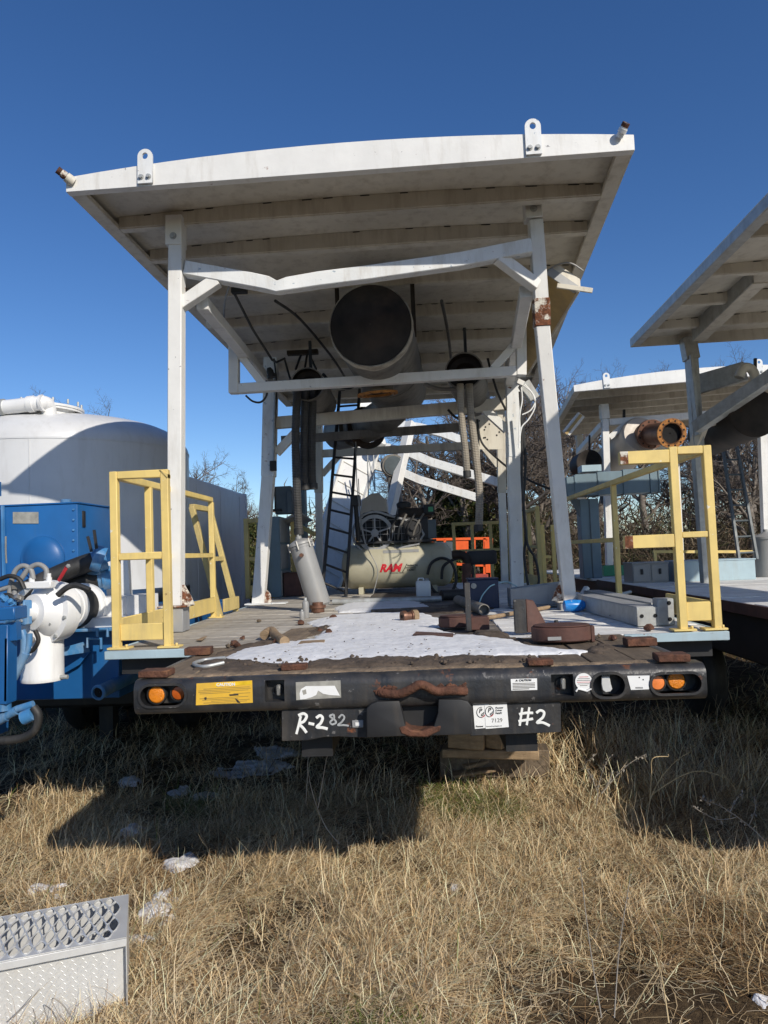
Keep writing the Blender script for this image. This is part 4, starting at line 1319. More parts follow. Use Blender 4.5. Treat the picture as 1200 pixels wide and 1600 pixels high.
# grey vessel, tilted
ves = thing('pressure_vessel', 'tilted grey cylindrical vessel with clamped lid standing on a rusty stub', 'vessel', deck(497, 955))
b_, t_ = at(500, 948, Y=6.75), at(470, 852, Y=6.75)
axv = (t_ - b_)
Lv = axv.length
axv.normalize()
rv = 0.108
MB().lathe(b_, axv, [(0.0, rv * 0.8), (0.02, rv), (Lv * 0.96, rv), (Lv * 0.96, rv * 1.04), (Lv, rv * 1.04)], 30).build('body', 'vessel', ves)
ld_ = MB().lathe(b_ + axv * (Lv + 0.002), axv, [(0, rv * 1.12), (0.02, rv * 1.12), (0.03, rv * 1.05), (0.055, rv * 0.45), (0.06, 0.03), (0.085, 0.03), (0.085, 0.012), (0.10, 0.012)], 30).build('lid', 'vessel', ves)
g1 = V((1, 0, 0))
g1 = (g1 - axv * g1.dot(axv)).normalized()
g2 = axv.cross(g1)
for i in range(6):
    a = i * math.pi / 3 + 0.4
    rr = g1 * math.cos(a) + g2 * math.sin(a)
    p = b_ + axv * (Lv - 0.04) + rr * rv * 1.09
    MB().cyl(p, p + axv * 0.08, 0.009, n=6).build('clamp_bolt', 'steel', ld_)
pf = b_ + axv * (Lv * 0.84) - V((0, rv, 0))
MB().cyl(pf + V((0, 0.01, 0)), pf - V((0, 0.05, 0)), 0.018, n=8).build('side_fitting', 'copper', ves)
sp = deck(496, 957)
MB().lathe((sp.x, sp.y + 0.03, DZ), (0, 0, 1), [(0, 0.060), (0.04, 0.062), (0.04, 0.075), (0.065, 0.075), (0.065, 0.05), (0.09, 0.05)], 20).build('stub', 'copper', ves)

for px, py, h, r_, lab in ((478, 966, 0.17, 0.028, 'small pale gas canister standing before the tilted vessel'), (472, 969, 0.085, 0.020, 'shorter pale canister beside the small gas canister')):
    c = deck(px, py)
    t = thing('gas_canister', lab, 'canister', c, 'canisters by the vessel')
    MB().lathe(c, (0, 0, 1), [(0, r_ * 0.92), (0.006, r_), (h * 0.72, r_), (h * 0.82, r_ * 0.8), (h * 0.86, r_ * 0.45)], 18).build('body', 'vessel', t)
    MB().lathe(c + V((0, 0, h * 0.86)), (0, 0, 1), [(0, r_ * 0.5), (h * 0.14, r_ * 0.45)], 12).build('cap', 'galv', t)

# compressor
cm = thing('air_compressor', 'cream air compressor tank with dark engine and flywheel on top', 'compressor', deck(620, 932))
yt_ = 9.35
tl, trr = at(535, 899, Y=yt_), at(709, 897, Y=yt_)
ra = 0.285
zc = DZ + 0.06 + ra
tl = V((tl.x, yt_, zc))
trr = V((trr.x, yt_, zc))
Lt = trr.x - tl.x
MB().lathe(tl, (1, 0, 0), [(0, 0.01), (0.006, ra * 0.35), (0.03, ra * 0.7), (0.075, ra * 0.92), (0.13, ra), (Lt - 0.13, ra), (Lt - 0.075, ra * 0.92), (Lt - 0.03, ra * 0.7), (Lt - 0.006, ra * 0.35), (Lt, 0.01)], 44, False, False).build('tank', 'cream', cm, smooth=60)
for x in (tl.x + 0.25, trr.x - 0.25):
    MB().box((x, yt_, DZ + 0.045), (0.06, 0.42, 0.09)).build('foot', 'cream', cm, bevel=0.004)
yf = yt_ - ra - 0.004


def wrap_text(txt, px, py, h_px, m, **kw):
    s = h_px * yf / FPX / 0.70
    o = place_mesh('lettering', text_mesh(txt, s, **kw), m, cm, at(px, py, Y=yf), (1, 0, 0), (0, 0, 1))
    for v in o.data.vertices:                           # lay the letters on the round of the tank
        z = v.co.z + cm.location.z - zc
        v.co.y += ra - math.sqrt(max(0.0, ra * ra - z * z)) + 0.0
    return o


wrap_text('RAM', 593, 893.5, 11.5, 'ink_red', bold=0.006, shear=0.35, space=0.95)
wrap_text('WINCH', 636.5, 885.5, 3.2, 'ink', bold=0.001)
wrap_text('HOIST', 636.5, 892, 3.2, 'ink', bold=0.001)
wrap_text('HOUSTON, TEXAS', 609, 896.5, 1.9, 'ink_grey')
for a, b in (((629, 894), (636, 881)), ((634, 887), (650, 886.5))):
    p, q = at(*a, Y=yf), at(*b, Y=yf)
    for z in (p, q):
        z.y += ra - math.sqrt(max(0, ra * ra - (z.z - zc) ** 2)) - 0.002
    MB().beam(p, q, 0.004, 0.007).build('logo_line', 'ink', cm)
MB().poly([(tl.x + 0.55, yf - 0.003 + 0.055, zc + 0.165), (tl.x + 1.0, yf - 0.003 + 0.055, zc + 0.165), (tl.x + 1.0, yf + 0.075, zc + 0.20), (tl.x + 0.55, yf + 0.075, zc + 0.20)], (0, 0.004, 0.002)).build('data_plate', 'vessel', cm)
# platform and engine
pz = zc + ra + 0.02
pc = at(610, 850, Y=yt_)
MB().box((pc.x + 0.08, yt_, pz), (1.02, 0.42, 0.03)).build('platform', 'black_flat', cm, bevel=0.004)
fw = at(586, 833, Y=yt_ - 0.12)
fl = MB().lathe((fw.x, fw.y, fw.z), (0, -1, 0), [(0, 0.19), (0, 0.235), (0.06, 0.235), (0.06, 0.19), (0, 0.19)], 36, False, False).build('flywheel', 'grey_paint', cm)
MB().lathe((fw.x, fw.y, fw.z), (0, -1, 0), [(0.0, 0.05), (0.07, 0.05), (0.075, 0.02)], 16).build('hub', 'grey_paint', fl)
for i in range(5):
    a = i * 2 * math.pi / 5 + 0.3
    dv = V((math.cos(a), 0, math.sin(a)))
    MB().beam(V((fw.x, fw.y - 0.03, fw.z)) + dv * 0.04, V((fw.x, fw.y - 0.03, fw.z)) + dv * 0.20, 0.02, 0.05, (0, 1, 0)).build('spoke', 'grey_paint', fl)
P = []
for a in np.linspace(R(60), R(300), 22):
    P.append((fw.x + 0.28 * math.cos(a), fw.y - 0.05, fw.z + 0.27 * math.sin(a)))
P += [(fw.x + 0.55, fw.y - 0.05, fw.z - 0.16), (fw.x + 0.62, fw.y - 0.05, fw.z - 0.04), (fw.x + 0.55, fw.y - 0.05, fw.z + 0.10)]
MB().tube(P + [P[0]], 0.016, 6).build('belt_guard', 'grey_paint', cm)
g = MB()
for i in range(9):
    x = fw.x - 0.2 + i * 0.09
    g.cyl((x, fw.y - 0.05, fw.z - 0.22), (x, fw.y - 0.05, fw.z + 0.2 - max(0, i - 4) * 0.03), 0.003, n=4)
for i in range(5):
    z = fw.z - 0.2 + i * 0.09
    g.cyl((fw.x - 0.26, fw.y - 0.051, z), (fw.x + 0.58 - 0.0, fw.y - 0.051, z * 1.0), 0.003, n=4)
tag(g.build('guard_mesh', 'grey_paint', cm), kind='stuff')
MB().box((fw.x, fw.y + 0.20, fw.z - 0.02), (0.30, 0.26, 0.36)).build('pump_block', 'black_flat', cm, bevel=0.02, seg=2)
for k, dx in enumerate((-0.1, 0.1)):
    q = V((fw.x + dx, fw.y + 0.2, fw.z + 0.14))
    g = MB()
    for i in range(6):
        g.lathe(q + V((0, 0, i * 0.024)), (dx * 2, 0, 1), [(0, 0.085), (0.01, 0.085), (0.01, 0.06), (0.022, 0.06)], 14)
    g.build('finned_cylinder', 'black_flat', cm)
en = at(647, 822, Y=yt_)
MB().box((en.x, yt_, en.z - 0.04), (0.36, 0.34, 0.30)).build('engine_block', 'black_flat', cm, bevel=0.02, seg=2)
MB().box((en.x - 0.27, yt_ + 0.06, en.z - 0.02), (0.24, 0.30, 0.34)).build('gearbox', 'black_flat', cm, bevel=0.03, seg=2)
for i in range(4):
    MB().tube(smooth_path([(en.x - 0.3 + i * 0.09, yt_ - 0.17, en.z - 0.17), (en.x - 0.28 + i * 0.1, yt_ - 0.21, en.z - 0.02), (en.x - 0.2 + i * 0.11, yt_ - 0.19, en.z + 0.15)], 5), 0.014, 8).build('engine_pipe', 'muffler' if i % 2 else 'rubber', cm)
MB().lathe((en.x - 0.02, yt_ - 0.17, en.z - 0.03), (0, -1, 0), [(0, 0.12), (0.03, 0.12), (0.035, 0.10), (0.02, 0.09), (0.02, 0.03), (0.05, 0.03)], 24).build('fan_housing', 'black_flat', cm)
MB().box((en.x + 0.02, yt_, en.z + 0.16), (0.44, 0.30, 0.14)).build('engine_shroud', 'soot', cm, bevel=0.03, seg=2)
MB().lathe((en.x - 0.12, yt_ - 0.1, en.z + 0.24), (0, 0, 1), [(0, 0.09), (0.05, 0.095), (0.07, 0.07), (0.08, 0.02)], 18).build('air_cleaner', 'black_flat', cm)
MB().box((en.x + 0.20, yt_ - 0.1, en.z + 0.20), (0.14, 0.16, 0.13)).build('fuel_tank_or_shade', 'black_flat', cm, bevel=0.02, seg=2)
MB().box((en.x + 0.22, yt_ - 0.181, en.z + 0.20), (0.06, 0.004, 0.06)).build('engine_label', 'green', cm)
MB().box((en.x + 0.22, yt_ - 0.1, en.z - 0.05), (0.12, 0.12, 0.24)).build('control_box', 'darkgrey', cm, bevel=0.006)
for k, pts in enumerate(([(560, 748), (563, 800), (572, 850), (590, 890), (583, 928)], [(556, 690), (558, 760), (566, 830), (574, 860)])):
    MB().tube(smooth_path([at(a, b, Y=yt_ - 0.34) for a, b in pts], 5), 0.006, 6).build('wire', 'hose_grey', cm)
for pts in ([(668, 898), (674, 880), (690, 872), (706, 880), (713, 905), (705, 925), (690, 930)], [(690, 905), (693, 885), (710, 874), (728, 872), (738, 885), (739, 905)], [(668, 905), (680, 925), (700, 932)]):
    MB().tube(smooth_path([at(a, b, Y=yt_ - 0.35) for a, b in pts], 6), 0.018, 8).build('air_hose', 'rubber', cm)
MB().box(at(556, 780, Y=yt_ - 0.25) + V((0, 0, -0.02)), (0.12, 0.1, 0.14)).build('filter_box', 'black_flat', cm, bevel=0.01)
MB().tube([at(556, 790, Y=yt_ - 0.25), at(560, 845, Y=yt_ - 0.2)], 0.03, 10).build('filter_pipe', 'black_flat', cm)
wc = thing('winch_hood', 'tan arched steel hood behind the compressor flywheel', 'hood', at(588, 860, Y=11.6))
hp = [(562, 815), (565, 782), (580, 771), (592, 770), (603, 781), (607, 815), (597, 815), (592, 801), (582, 797), (573, 801), (569, 815)]
MB().poly([at(a, b, Y=11.3) for a, b in hp], (0, 0.5, 0)).build('shell', 'tan', wc, bevel=0.006)
MB().lathe(at(583, 818, Y=11.35), (0, 1, 0), [(0, 0.19), (0.4, 0.19)], 24).build('drum', 'black_flat', wc)
MB().box(at(588, 870, Y=11.6), (0.5, 0.4, 0.9)).build('stand', 'black_flat', wc)

# white jug
jc = deck(662, 934)
jg = thing('plastic_jug', 'square white plastic jug standing before the compressor tank', 'jug', jc)
MB().box((jc.x, jc.y + 0.05, DZ + 0.095), (0.165, 0.13, 0.185)).build('body', 'jug', jg, bevel=0.022, seg=3)
MB().lathe((jc.x + 0.04, jc.y + 0.05, DZ + 0.188), (0, 0, 1), [(0, 0.026), (0.025, 0.026), (0.025, 0.0)], 16).build('cap', 'vessel', jg)
MB().tube([(jc.x - 0.06, jc.y + 0.05, DZ + 0.18), (jc.x - 0.05, jc.y + 0.05, DZ + 0.215), (jc.x - 0.0, jc.y + 0.05, DZ + 0.215), (jc.x + 0.012, jc.y + 0.05, DZ + 0.185)], 0.010, 8).build('handle', 'jug', jg)

# dark blue box tied with a cord
bc = deck(757, 951)
bb = thing('blue_box', 'dark blue steel box tied with a pale cord on the deck', 'box', bc)
MB().box((bc.x, bc.y + 0.12, DZ + 0.125), (0.26, 0.24, 0.25)).build('body', 'navy', bb, bevel=0.006)
MB().box((bc.x, bc.y + 0.12, DZ + 0.256), (0.27, 0.25, 0.012)).build('lid', 'navy', bb, bevel=0.003)
MB().lathe((bc.x - 0.085, bc.y - 0.002, DZ + 0.20), (0, -1, 0), [(0, 0.024), (0.012, 0.024), (0.012, 0.013), (0.02, 0.013)], 16).build('fitting', 'steel', bb)
P = [(773, 913), (765, 917), (754, 930), (748, 944), (743, 949), (733, 957), (715, 962)]
MB().tube(smooth_path([at(a, b, Y=bc.y - 0.02 - 0.05 * (i > 3)) for i, (a, b) in enumerate(P)], 5), 0.0055, 6).build('cord', 'rope', bb)
MB().tube(smooth_path([at(746, 944, Y=bc.y - 0.03), at(757, 948, Y=bc.y - 0.03), at(764, 954, Y=bc.y - 0.03)], 5), 0.0055, 6).build('cord', 'rope', bb)
MB().tube(smooth_path([at(770, 914, Y=bc.y), at(790, 909, Y=bc.y + 0.2), at(805, 915, Y=bc.y + 0.3), at(812, 921, Y=bc.y + 0.4)], 5), 0.0055, 6).build('cord', 'rope', bb)

# grey trough by the right post
a_, b__ = deck(799, 952), deck(884, 949)
tg = thing('steel_trough', 'grey steel trough lying beside the foot of the right white post', 'trough', (a_ + b__) / 2)
hz_ = 0.19
MB().poly([a_ + V((0, 0, 0.03)), b__ + V((0.05, 0, 0.03)), b__ + V((0.05, 0.0, hz_ + 0.02)), a_ + V((0, 0, hz_ - 0.02))], (0, 0.012, 0)).build('front_panel', 'grey_paint', tg, bevel=0.002)
MB().poly([a_ + V((0.02, 0.24, 0.03)), b__ + V((0.05, 0.24, 0.03)), b__ + V((0.05, 0.24, hz_ + 0.02)), a_ + V((0.02, 0.24, hz_ - 0.02))], (0, 0.012, 0)).build('back_panel', 'grey_paint', tg, bevel=0.002)
MB().poly([a_ + V((0.0, 0.01, 0.012)), b__ + V((0.05, 0.01, 0.012)), b__ + V((0.05, 0.25, 0.012)), a_ + V((0.0, 0.25, 0.012))], (0, 0, 0.012)).build('floor', 'grey_paint', tg)
MB().poly([a_ + V((0, 0.012, 0.03)), a_ + V((0, 0.24, 0.03)), a_ + V((0, 0.24, hz_ - 0.02)), a_ + V((0, 0.012, hz_ - 0.02))], (0.012, 0, 0)).build('end_panel', 'grey_paint', tg)
MB().cyl(b__ + V((-0.02, -0.004, 0.15)), b__ + V((-0.02, -0.02, 0.15)), 0.014, n=8).build('bolt', 'galv', tg)


# rusty pans with upright plates
def pan(c, r, h, lab, rot, plate, label_px=None):
    t = thing('rusty_pan', lab, 'steel pan', c, 'rusty round pans with upright brackets')
    # half-round pan with a flat side
    out = [(r * math.cos(a), 0.72 * r * math.sin(a)) for a in np.linspace(0, 2 * math.pi, 36, endpoint=False)]
    MB().poly([rotz(rot) @ V((x, y, 0)) + c + V((0, 0, 0.012)) for x, y in out], (0, 0, h)).build('pan', 'rust_red', t, bevel=0.006)
    MB().poly([rotz(rot) @ V((x * 0.93, y * 0.93, 0)) + c + V((0, 0, h + 0.013)) for x, y in out], (0, 0, 0.008)).build('lid', 'rust_red', t, bevel=0.003)
    return t


pc1 = deck(884, 1007) + V((0, 0.10, 0))
t1 = pan(pc1, 0.162, 0.075, 'round red-brown steel pan with tall black plate, nearest the bumper', 0.0, None)
pb = deck(822, 993)
MB().box((pb.x - 0.025, pb.y + 0.04, DZ + 0.11), (0.072, 0.03, 0.20)).build('upright_plate', 'black', t1, bevel=0.004)
MB().poly([(pb.x + 0.012, pb.y + 0.03, DZ + 0.012), (pb.x + 0.16, pb.y + 0.06, DZ + 0.012), (pb.x + 0.13, pb.y + 0.06, DZ + 0.06), (pb.x + 0.06, pb.y + 0.045, DZ + 0.20), (pb.x + 0.012, pb.y + 0.03, DZ + 0.21)], (0, 0.03, 0)).build('gusset', 'rust_red', t1, bevel=0.004)
MB().box((pc1.x - 0.06, pc1.y - 0.117, DZ + 0.035), (0.07, 0.004, 0.018)).build('label_plate', 'vessel', t1)
MB().box((pc1.x + 0.155, pc1.y - 0.03, DZ + 0.045), (0.02, 0.05, 0.085)).build('lug', 'rust_red', t1, bevel=0.003)
pc2 = deck(715, 984) + V((0, 0.10, 0))
t2 = pan(pc2, 0.12, 0.065, 'rusty brown pan with thin black upright post left of the black plate', 0.15, None)
pp = deck(733, 988)
MB().box((pp.x, pp.y, DZ + 0.16), (0.034, 0.03, 0.30)).build('upright_post', 'black', t2, bevel=0.003)
MB().box((pp.x + 0.06, pp.y + 0.07, DZ + 0.05), (0.14, 0.11, 0.08)).build('side_block', 'rust_red', t2, bevel=0.004)
# cable drum lid / disc
c = deck(876, 984) + V((0, 0.1, 0))
t = thing('cable_disc', 'thin grey metal disc with a dark hub lying behind the round pan', 'disc', c)
MB().lathe(c + V((0, 0, 0.004)), (0, 0.03, 1), [(0, 0.115), (0.006, 0.115), (0.009, 0.10), (0.008, 0.02)], 30).build('disc', 'galv', t)
MB().lathe(c + V((-0.01, -0.02, 0.012)), (0, 0, 1), [(0, 0.035), (0.012, 0.032), (0.02, 0.015), (0.04, 0.012)], 14).build('hub', 'black_flat', t)
MB().beam(c + V((0.01, -0.03, 0.025)), c + V((0.09, -0.03, 0.02)), 0.018, 0.012).build('handle', 'black_flat', t)

# roller
c = deck(640, 972)
t = thing('cart_roller', 'brown rubber roller lying on the snow in mid deck', 'roller', c)
MB().lathe(c + V((-0.055, 0.0, 0.042)), (1, 0.55, 0), [(0, 0.012), (0.0, 0.04), (0.012, 0.043), (0.03, 0.043), (0.034, 0.03), (0.07, 0.03), (0.074, 0.04), (0.125, 0.04), (0.13, 0.012)], 24).build('roller', 'copper', t)
MB().lathe(c + V((-0.06, -0.003, 0.042)), (1, 0.55, 0), [(0, 0.012), (0.004, 0.012)], 12).build('axle', 'void', t)
MB().lathe(c + V((0.02, 0.04, 0.042)), (1, 0.55, 0), [(0, 0.0435), (0.04, 0.0435)], 24, False, False).build('tan_band', 'wood_raw', t)


def lying(name, a, b, r_, m, lab, cat, n=12, hollow=False, group=None):
    a, b = V(a), V(b)
    g = MB()
    if hollow:
        d_ = (b - a).normalized()
        g.lathe(a, d_, [(0.06, r_ * 0.82), (0.0, r_ * 0.84), (0.0, r_), ((b - a).length, r_), ((b - a).length, 0.005)], 22, True, False)
    else:
        g.cyl(a, b, r_, n=n)
    return one(name, g, m, lab, cat, group=group)


lying('steel_pipe', deck(757, 962) + V((0, 0, 0.045)), deck(716, 945) + V((0, 0, 0.045)), 0.045, 'muffler', 'short grey pipe lying open end forward beside the blue box', 'pipe', hollow=True)
lying('wooden_pole', deck(752, 972) + V((0, 0, 0.022)), deck(858, 953) + V((0, 0, 0.022)), 0.016, 'wood_raw', 'pale thin pole lying from the short pipe to the right post', 'pole')
lying('steel_conduit', deck(900, 951) + V((0, 0, 0.03)), at(985, 925, Y=6.9), 0.016, 'galv', 'thin grey conduit propped up towards the right guard rail', 'conduit')
lying('conduit_scrap', deck(838, 948) + V((0, 0, 0.015)), deck(925, 938) + V((0, 0, 0.02)), 0.014, 'white_old', 'white pipe lying across in front of the trough', 'pipe')
lying('black_pipe', deck(690, 938) + V((0, 0, 0.05)), deck(734, 935) + V((0, 0, 0.05)), 0.055, 'black_flat', 'fat black pipe lying behind the blue box', 'pipe')
lying('grey_pipe', deck(520, 945) + V((0, 0, 0.03)), deck(690, 940) + V((0, 0, 0.03)), 0.03, 'galv', 'long grey pipe lying in front of the compressor tank', 'pipe')

# gate valve and rusty standpipe right of the compressor
t = thing('rusty_standpipe', 'rusty standpipe with elbow between compressor and blue box', 'standpipe', deck(731, 930))
c = deck(731, 930)
MB().lathe(c, (0, 0, 1), [(0, 0.05), (0.28, 0.05), (0.28, 0.062), (0.33, 0.062), (0.33, 0.05), (0.36, 0.05)], 16).build('pipe', 'rust_red', t)
MB().tube(smooth_path([c + V((0, 0, 0.36)), c + V((0.0, 0, 0.42)), c + V((-0.06, 0, 0.46)), c + V((-0.16, 0, 0.46))], 5), 0.05, 14).build('elbow', 'soot', t)
MB().box(c + V((0.18, 0.1, 0.42)), (0.34, 0.2, 0.16)).build('motor', 'black_flat', t, bevel=0.03, seg=2)

# white stub bracket and blue wrapper near the right post
c = deck(903, 943)
MBs = MB().beam(c + V((0, 0, 0.012)), c + V((0.10, 0.05, 0.14)), 0.05, 0.035)
one('white_bracket', MBs, 'white', 'small white steel bracket leaning beside the right white post', 'bracket', bevel=0.004)
c = deck(897, 957)
g = MB()
g.lathe(c + V((-0.07, 0.02, 0.05)), (1, 0.1, 0), [(0, 0.01), (0.0, 0.042), (0.05, 0.05), (0.11, 0.046), (0.15, 0.034), (0.18, 0.012)], 14)
for v in g.v:
    v += V((0, 0, 0.012 * fbm(v.x * 12, v.y * 12 + v.z * 9, 1.0, 2)))
one('blue_wrapper', g, 'bluebag', 'crumpled blue plastic bottle lying by the right white post', 'bottle')

# grey channel beams lying on the right deck
for k, (a, b, lab) in enumerate((((1018, 980), (916, 952), 'nearer grey steel channel lying along the right deck'), ((1040, 972), (925, 944), 'farther grey steel channel lying along the right deck'))):
    p, q = deck(*a), deck(*b)
    p = p + V((0, 0.06, 0))
    t = thing('steel_channel', lab, 'steel beam', (p + q) / 2, 'steel channels on the right deck')
    dv = (q - p)
    dv.z = 0
    sd = dv.normalized().cross(V((0, 0, 1)))
    MB().beam(p + V((0, 0, 0.118)), q + V((0, 0, 0.118)), 0.135, 0.010).build('web', 'grey_paint', t)
    for s in (-1, 1):
        MB().beam(p + sd * s * 0.063 + V((0, 0, 0.058)), q + sd * s * 0.063 + V((0, 0, 0.058)), 0.010, 0.108).build('flange', 'galv', t)
    MB().beam(p - dv.normalized() * 0.006 + sd * 0.07 + V((0, 0, 0.06)), p - dv.normalized() * 0.006 - sd * 0.07 + V((0, 0, 0.06)), 0.010, 0.115).build('end_plate', 'galv', t)
    g = MB()
    for s in (-0.042, 0.042):
        e = p - dv.normalized() * 0.012 + sd * s + V((0, 0, 0.065))
        g.cyl(e, e - dv.normalized() * 0.003, 0.012, n=10)
    tag(g.build('bolt_hole', 'void', t, smooth=0), kind='stuff')
c = deck(1043, 978)
t = thing('post_shoe', 'upright grey steel bracket with holes beside the right guard rail post', 'bracket', c)
MB().box((c.x, c.y + 0.06, DZ + 0.085), (0.10, 0.10, 0.165)).build('body', 'galv', t, bevel=0.005)
g = MB()
for z in (0.04, 0.14):
    g.cyl((c.x + 0.02, c.y + 0.011, DZ + z), (c.x + 0.02, c.y + 0.006, DZ + z), 0.013, n=10)
tag(g.build('bolt_hole', 'void', t, smooth=0), kind='stuff')

# scattered bits
def slab(name, corners, h, m, lab, cat):
    return one(name, MB().poly([deck(a, b) + V((0, 0, 0.004)) for a, b in corners], (0, 0, h)), m, lab, cat, bevel=0.003)


slab('rubber_mat', [(425, 1004), (470, 1007), (494, 983), (455, 986)], 0.012, 'wood_dark', 'dark brown mat lying half under the snow on the left deck', 'mat')
slab('timber_strip', [(465, 1012), (507, 1009), (508, 1005), (470, 1007)], 0.018, 'wood_raw', 'short tan timber strip at the front of the snow on the left', 'timber')
slab('timber_strip', [(645, 998), (708, 1001), (709, 996), (650, 993)], 0.022, 'copper', 'brown steel strip lying flat on the snow in mid deck', 'steel strip')
slab('timber_strip', [(580, 958), (700, 952), (700, 949), (580, 955)], 0.012, 'wood_dark', 'long dark plank lying across the deck before the compressor', 'plank')
slab('wood_chip', [(306, 1002), (318, 997), (324, 996), (316, 1002)], 0.006, 'wood_raw', 'small tan wood chip on the left grey planks', 'wood chip')
t = one('curved_pipe', MB().tube(smooth_path([deck(413, 1000) + V((0, 0, 0.03)), deck(424, 997) + V((0, 0, 0.045)), deck(432, 1002) + V((0, 0, 0.03)), deck(445, 1009) + V((0, 0, 0.025))], 5), 0.03, 12), 'wood_raw', 'tan curved pipe elbow lying at the left edge of the snow', 'pipe elbow')
t = one('rod_ring', MB().tube(smooth_path([deck(352, 1034) + V((0, 0, 0.02)), deck(320, 1035) + V((0, 0, 0.012)), deck(303, 1040) + V((0, 0, 0.01)), deck(318, 1045) + V((0, 0, 0.01)), deck(350, 1042) + V((0, 0, 0.02))], 6), 0.009, 8), 'galv', 'bent galvanised rod loop lying on the front left planks', 'rod')
random.seed(21)
nugs = [(380, 999, 'on the left planks beside the curved elbow'), (431, 1006, 'touching the front of the curved elbow'), (356, 1012, 'leftmost of three at the left tip of the snow'), (365, 1010, 'middle of three at the left tip of the snow'),
        (372, 1011, 'rightmost of three at the left tip of the snow'), (508, 983, 'behind the brown mat at the snow edge'), (500, 988, 'at the right corner of the brown mat'), (515, 991, 'on the snow right of the brown mat'),
        (405, 972, 'on the left planks halfway to the tilted vessel'), (521, 968, 'right of the vessel stub on the snow'), (470, 976, 'before the two pale canisters'), (690, 977, 'left of the thin black upright post'),
        (960, 1000, 'between the round pan and the right rear pad'), (1014, 985, 'before the end of the nearer steel channel'), (936, 996, 'behind the right side of the round pan')]
for i, (a, b, where) in enumerate(nugs):
    c = deck(a, b)
    r_ = random.uniform(0.014, 0.028)
    g = MB().lathe(c + V((0, 0, 0.0)), (random.uniform(-0.3, 0.3), 0, 1), [(0, r_ * 0.5), (r_ * 0.3, r_), (r_ * 0.9, r_ * 0.85), (r_ * 1.4, r_ * 0.3)], 9)
    for v in g.v:
        v += V((fbm(v.x * 40, v.y * 40, 1, i), fbm(v.y * 40, v.z * 40, 1, i + 5), 0)) * r_ * 0.7
    o = g.build('scrap_lump', ('copper', 'rust', 'wood_dark')[i % 3], None, loc=(c.x, c.y, DZ), smooth=25)
    tag(o, 'small brown lump of scrap ' + where, 'scrap', 'scrap lumps on the deck')

# ------------------------------------------------------------------ behind: mast, cabinets
ma = thing('hoist_mast', 'white slanted hoist mast with arms and pulley behind the ladder', 'mast', at(510, 930, Y=13.0))
m0, m1 = at(498, 935, Y=12.6), at(598, 600, Y=14.2)
MB().beam(m0, m1, 0.62, 0.30, (0, 1, 0)).build('mast', 'white', ma, bevel=0.01)
for s in (-0.30, 0.30):
    dm = (m1 - m0).normalized()
    sd = V((dm.z, 0, -dm.x)).normalized()
    MB().beam(m0 + sd * s * 1.0 - V((0, 0.17, 0)), m1 + sd * s - V((0, 0.17, 0)), 0.05, 0.05).build('mast_rib', 'white', ma)
for i in range(9):
    k = 0.12 + i * 0.09
    p = lerp(m0, m1, k) - V((0, 0.16, 0))
    MB().beam(p - sd * 0.27 + dm * 0.08, p + sd * 0.27 - dm * 0.08, 0.03, 0.012).build('mast_bar', 'white_old', ma)
MB().beam(at(642, 660, Y=13.2), at(604, 825, Y=12.6), 0.16, 0.14).build('strut', 'white', ma, bevel=0.006)
for pts, w in (([(560, 655), (655, 668), (690, 677), (726, 690)], 0.15), ([(560, 690), (640, 708), (672, 722), (778, 754)], 0.16), ([(565, 722), (632, 740), (655, 750), (746, 778)], 0.15)):
    MB().sq([at(a, b, Y=13.6) for a, b in pts], w).build('arm', 'white_worn', ma, bevel=0.006)
pc_ = at(613, 727, Y=13.0)
pu = MB().lathe(pc_, (0.25, -1, -0.15), [(-0.14, 0.19), (-0.06, 0.20), (-0.05, 0.18), (0.04, 0.18), (0.05, 0.2), (0.10, 0.2), (0.10, 0.17), (0.11, 0.02)], 32).build('pulley', 'muffler', ma)
MB().lathe(pc_, (0.25, -1, -0.15), [(0.10, 0.172), (0.115, 0.17), (0.118, 0.01)], 32, False).build('pulley_cover', 'darkgrey', pu)
for q in ((609, 742, 612, 830), (616, 744, 622, 830), (621, 742, 632, 830)):
    MB().cyl(at(q[0], q[1], Y=13.0), at(q[2], q[3], Y=12.7), 0.04, n=8).build('pulley_rod', 'muffler', ma)
for q in ((574, 705, 577, 830), (583, 700, 586, 765), (577, 720, 586, 768)):
    MB().cyl(at(q[0], q[1], Y=12.6), at(q[2], q[3], Y=12.5), 0.012, n=6).build('hoist_line', 'galv', ma)
MB().lathe(at(583, 703, Y=13.3), (0.5, -0.3, 0.5), [(0, 0.06), (0.1, 0.13), (0.25, 0.12), (0.3, 0.05)], 16).build('crown_block', 'white', ma)
MB().box(at(496, 925, Y=12.4), (0.4, 0.5, 0.3)).build('mast_foot', 'white_worn', ma)

cb_ = thing('electrical_cabinet', 'tall blue-grey steel cabinet behind the left rear post', 'cabinet', deck(425, 935))
yA = 9.25
p, q = at(404, 935, Y=yA), at(440, 935, Y=yA)
top = at(404, 808, Y=yA).z
MB().box(((p.x + q.x) / 2, yA + 0.35, (DZ + top) / 2), (q.x - p.x, 0.70, top - DZ)).build('body', 'bluegrey', cb_, bevel=0.006)
for i in range(3):
    z0 = DZ + 0.02 + i * (top - DZ) / 3
    MB().box((q.x + 0.004, yA + 0.35, z0 + (top - DZ) / 6 - 0.02), (0.012, 0.66, (top - DZ) / 3 - 0.03)).build('side_panel', 'grey_paint', cb_, bevel=0.003)
MB().box(((p.x + q.x) / 2 - 0.03, yA - 0.006, (DZ + top) / 2), (0.02, 0.012, 0.9 * (top - DZ))).build('seam', 'darkgrey', cb_)
eb = thing('switch_box', 'dark grey switch box on a bracket beside the hanging hoses', 'switch box', at(447, 805, Y=9.6))
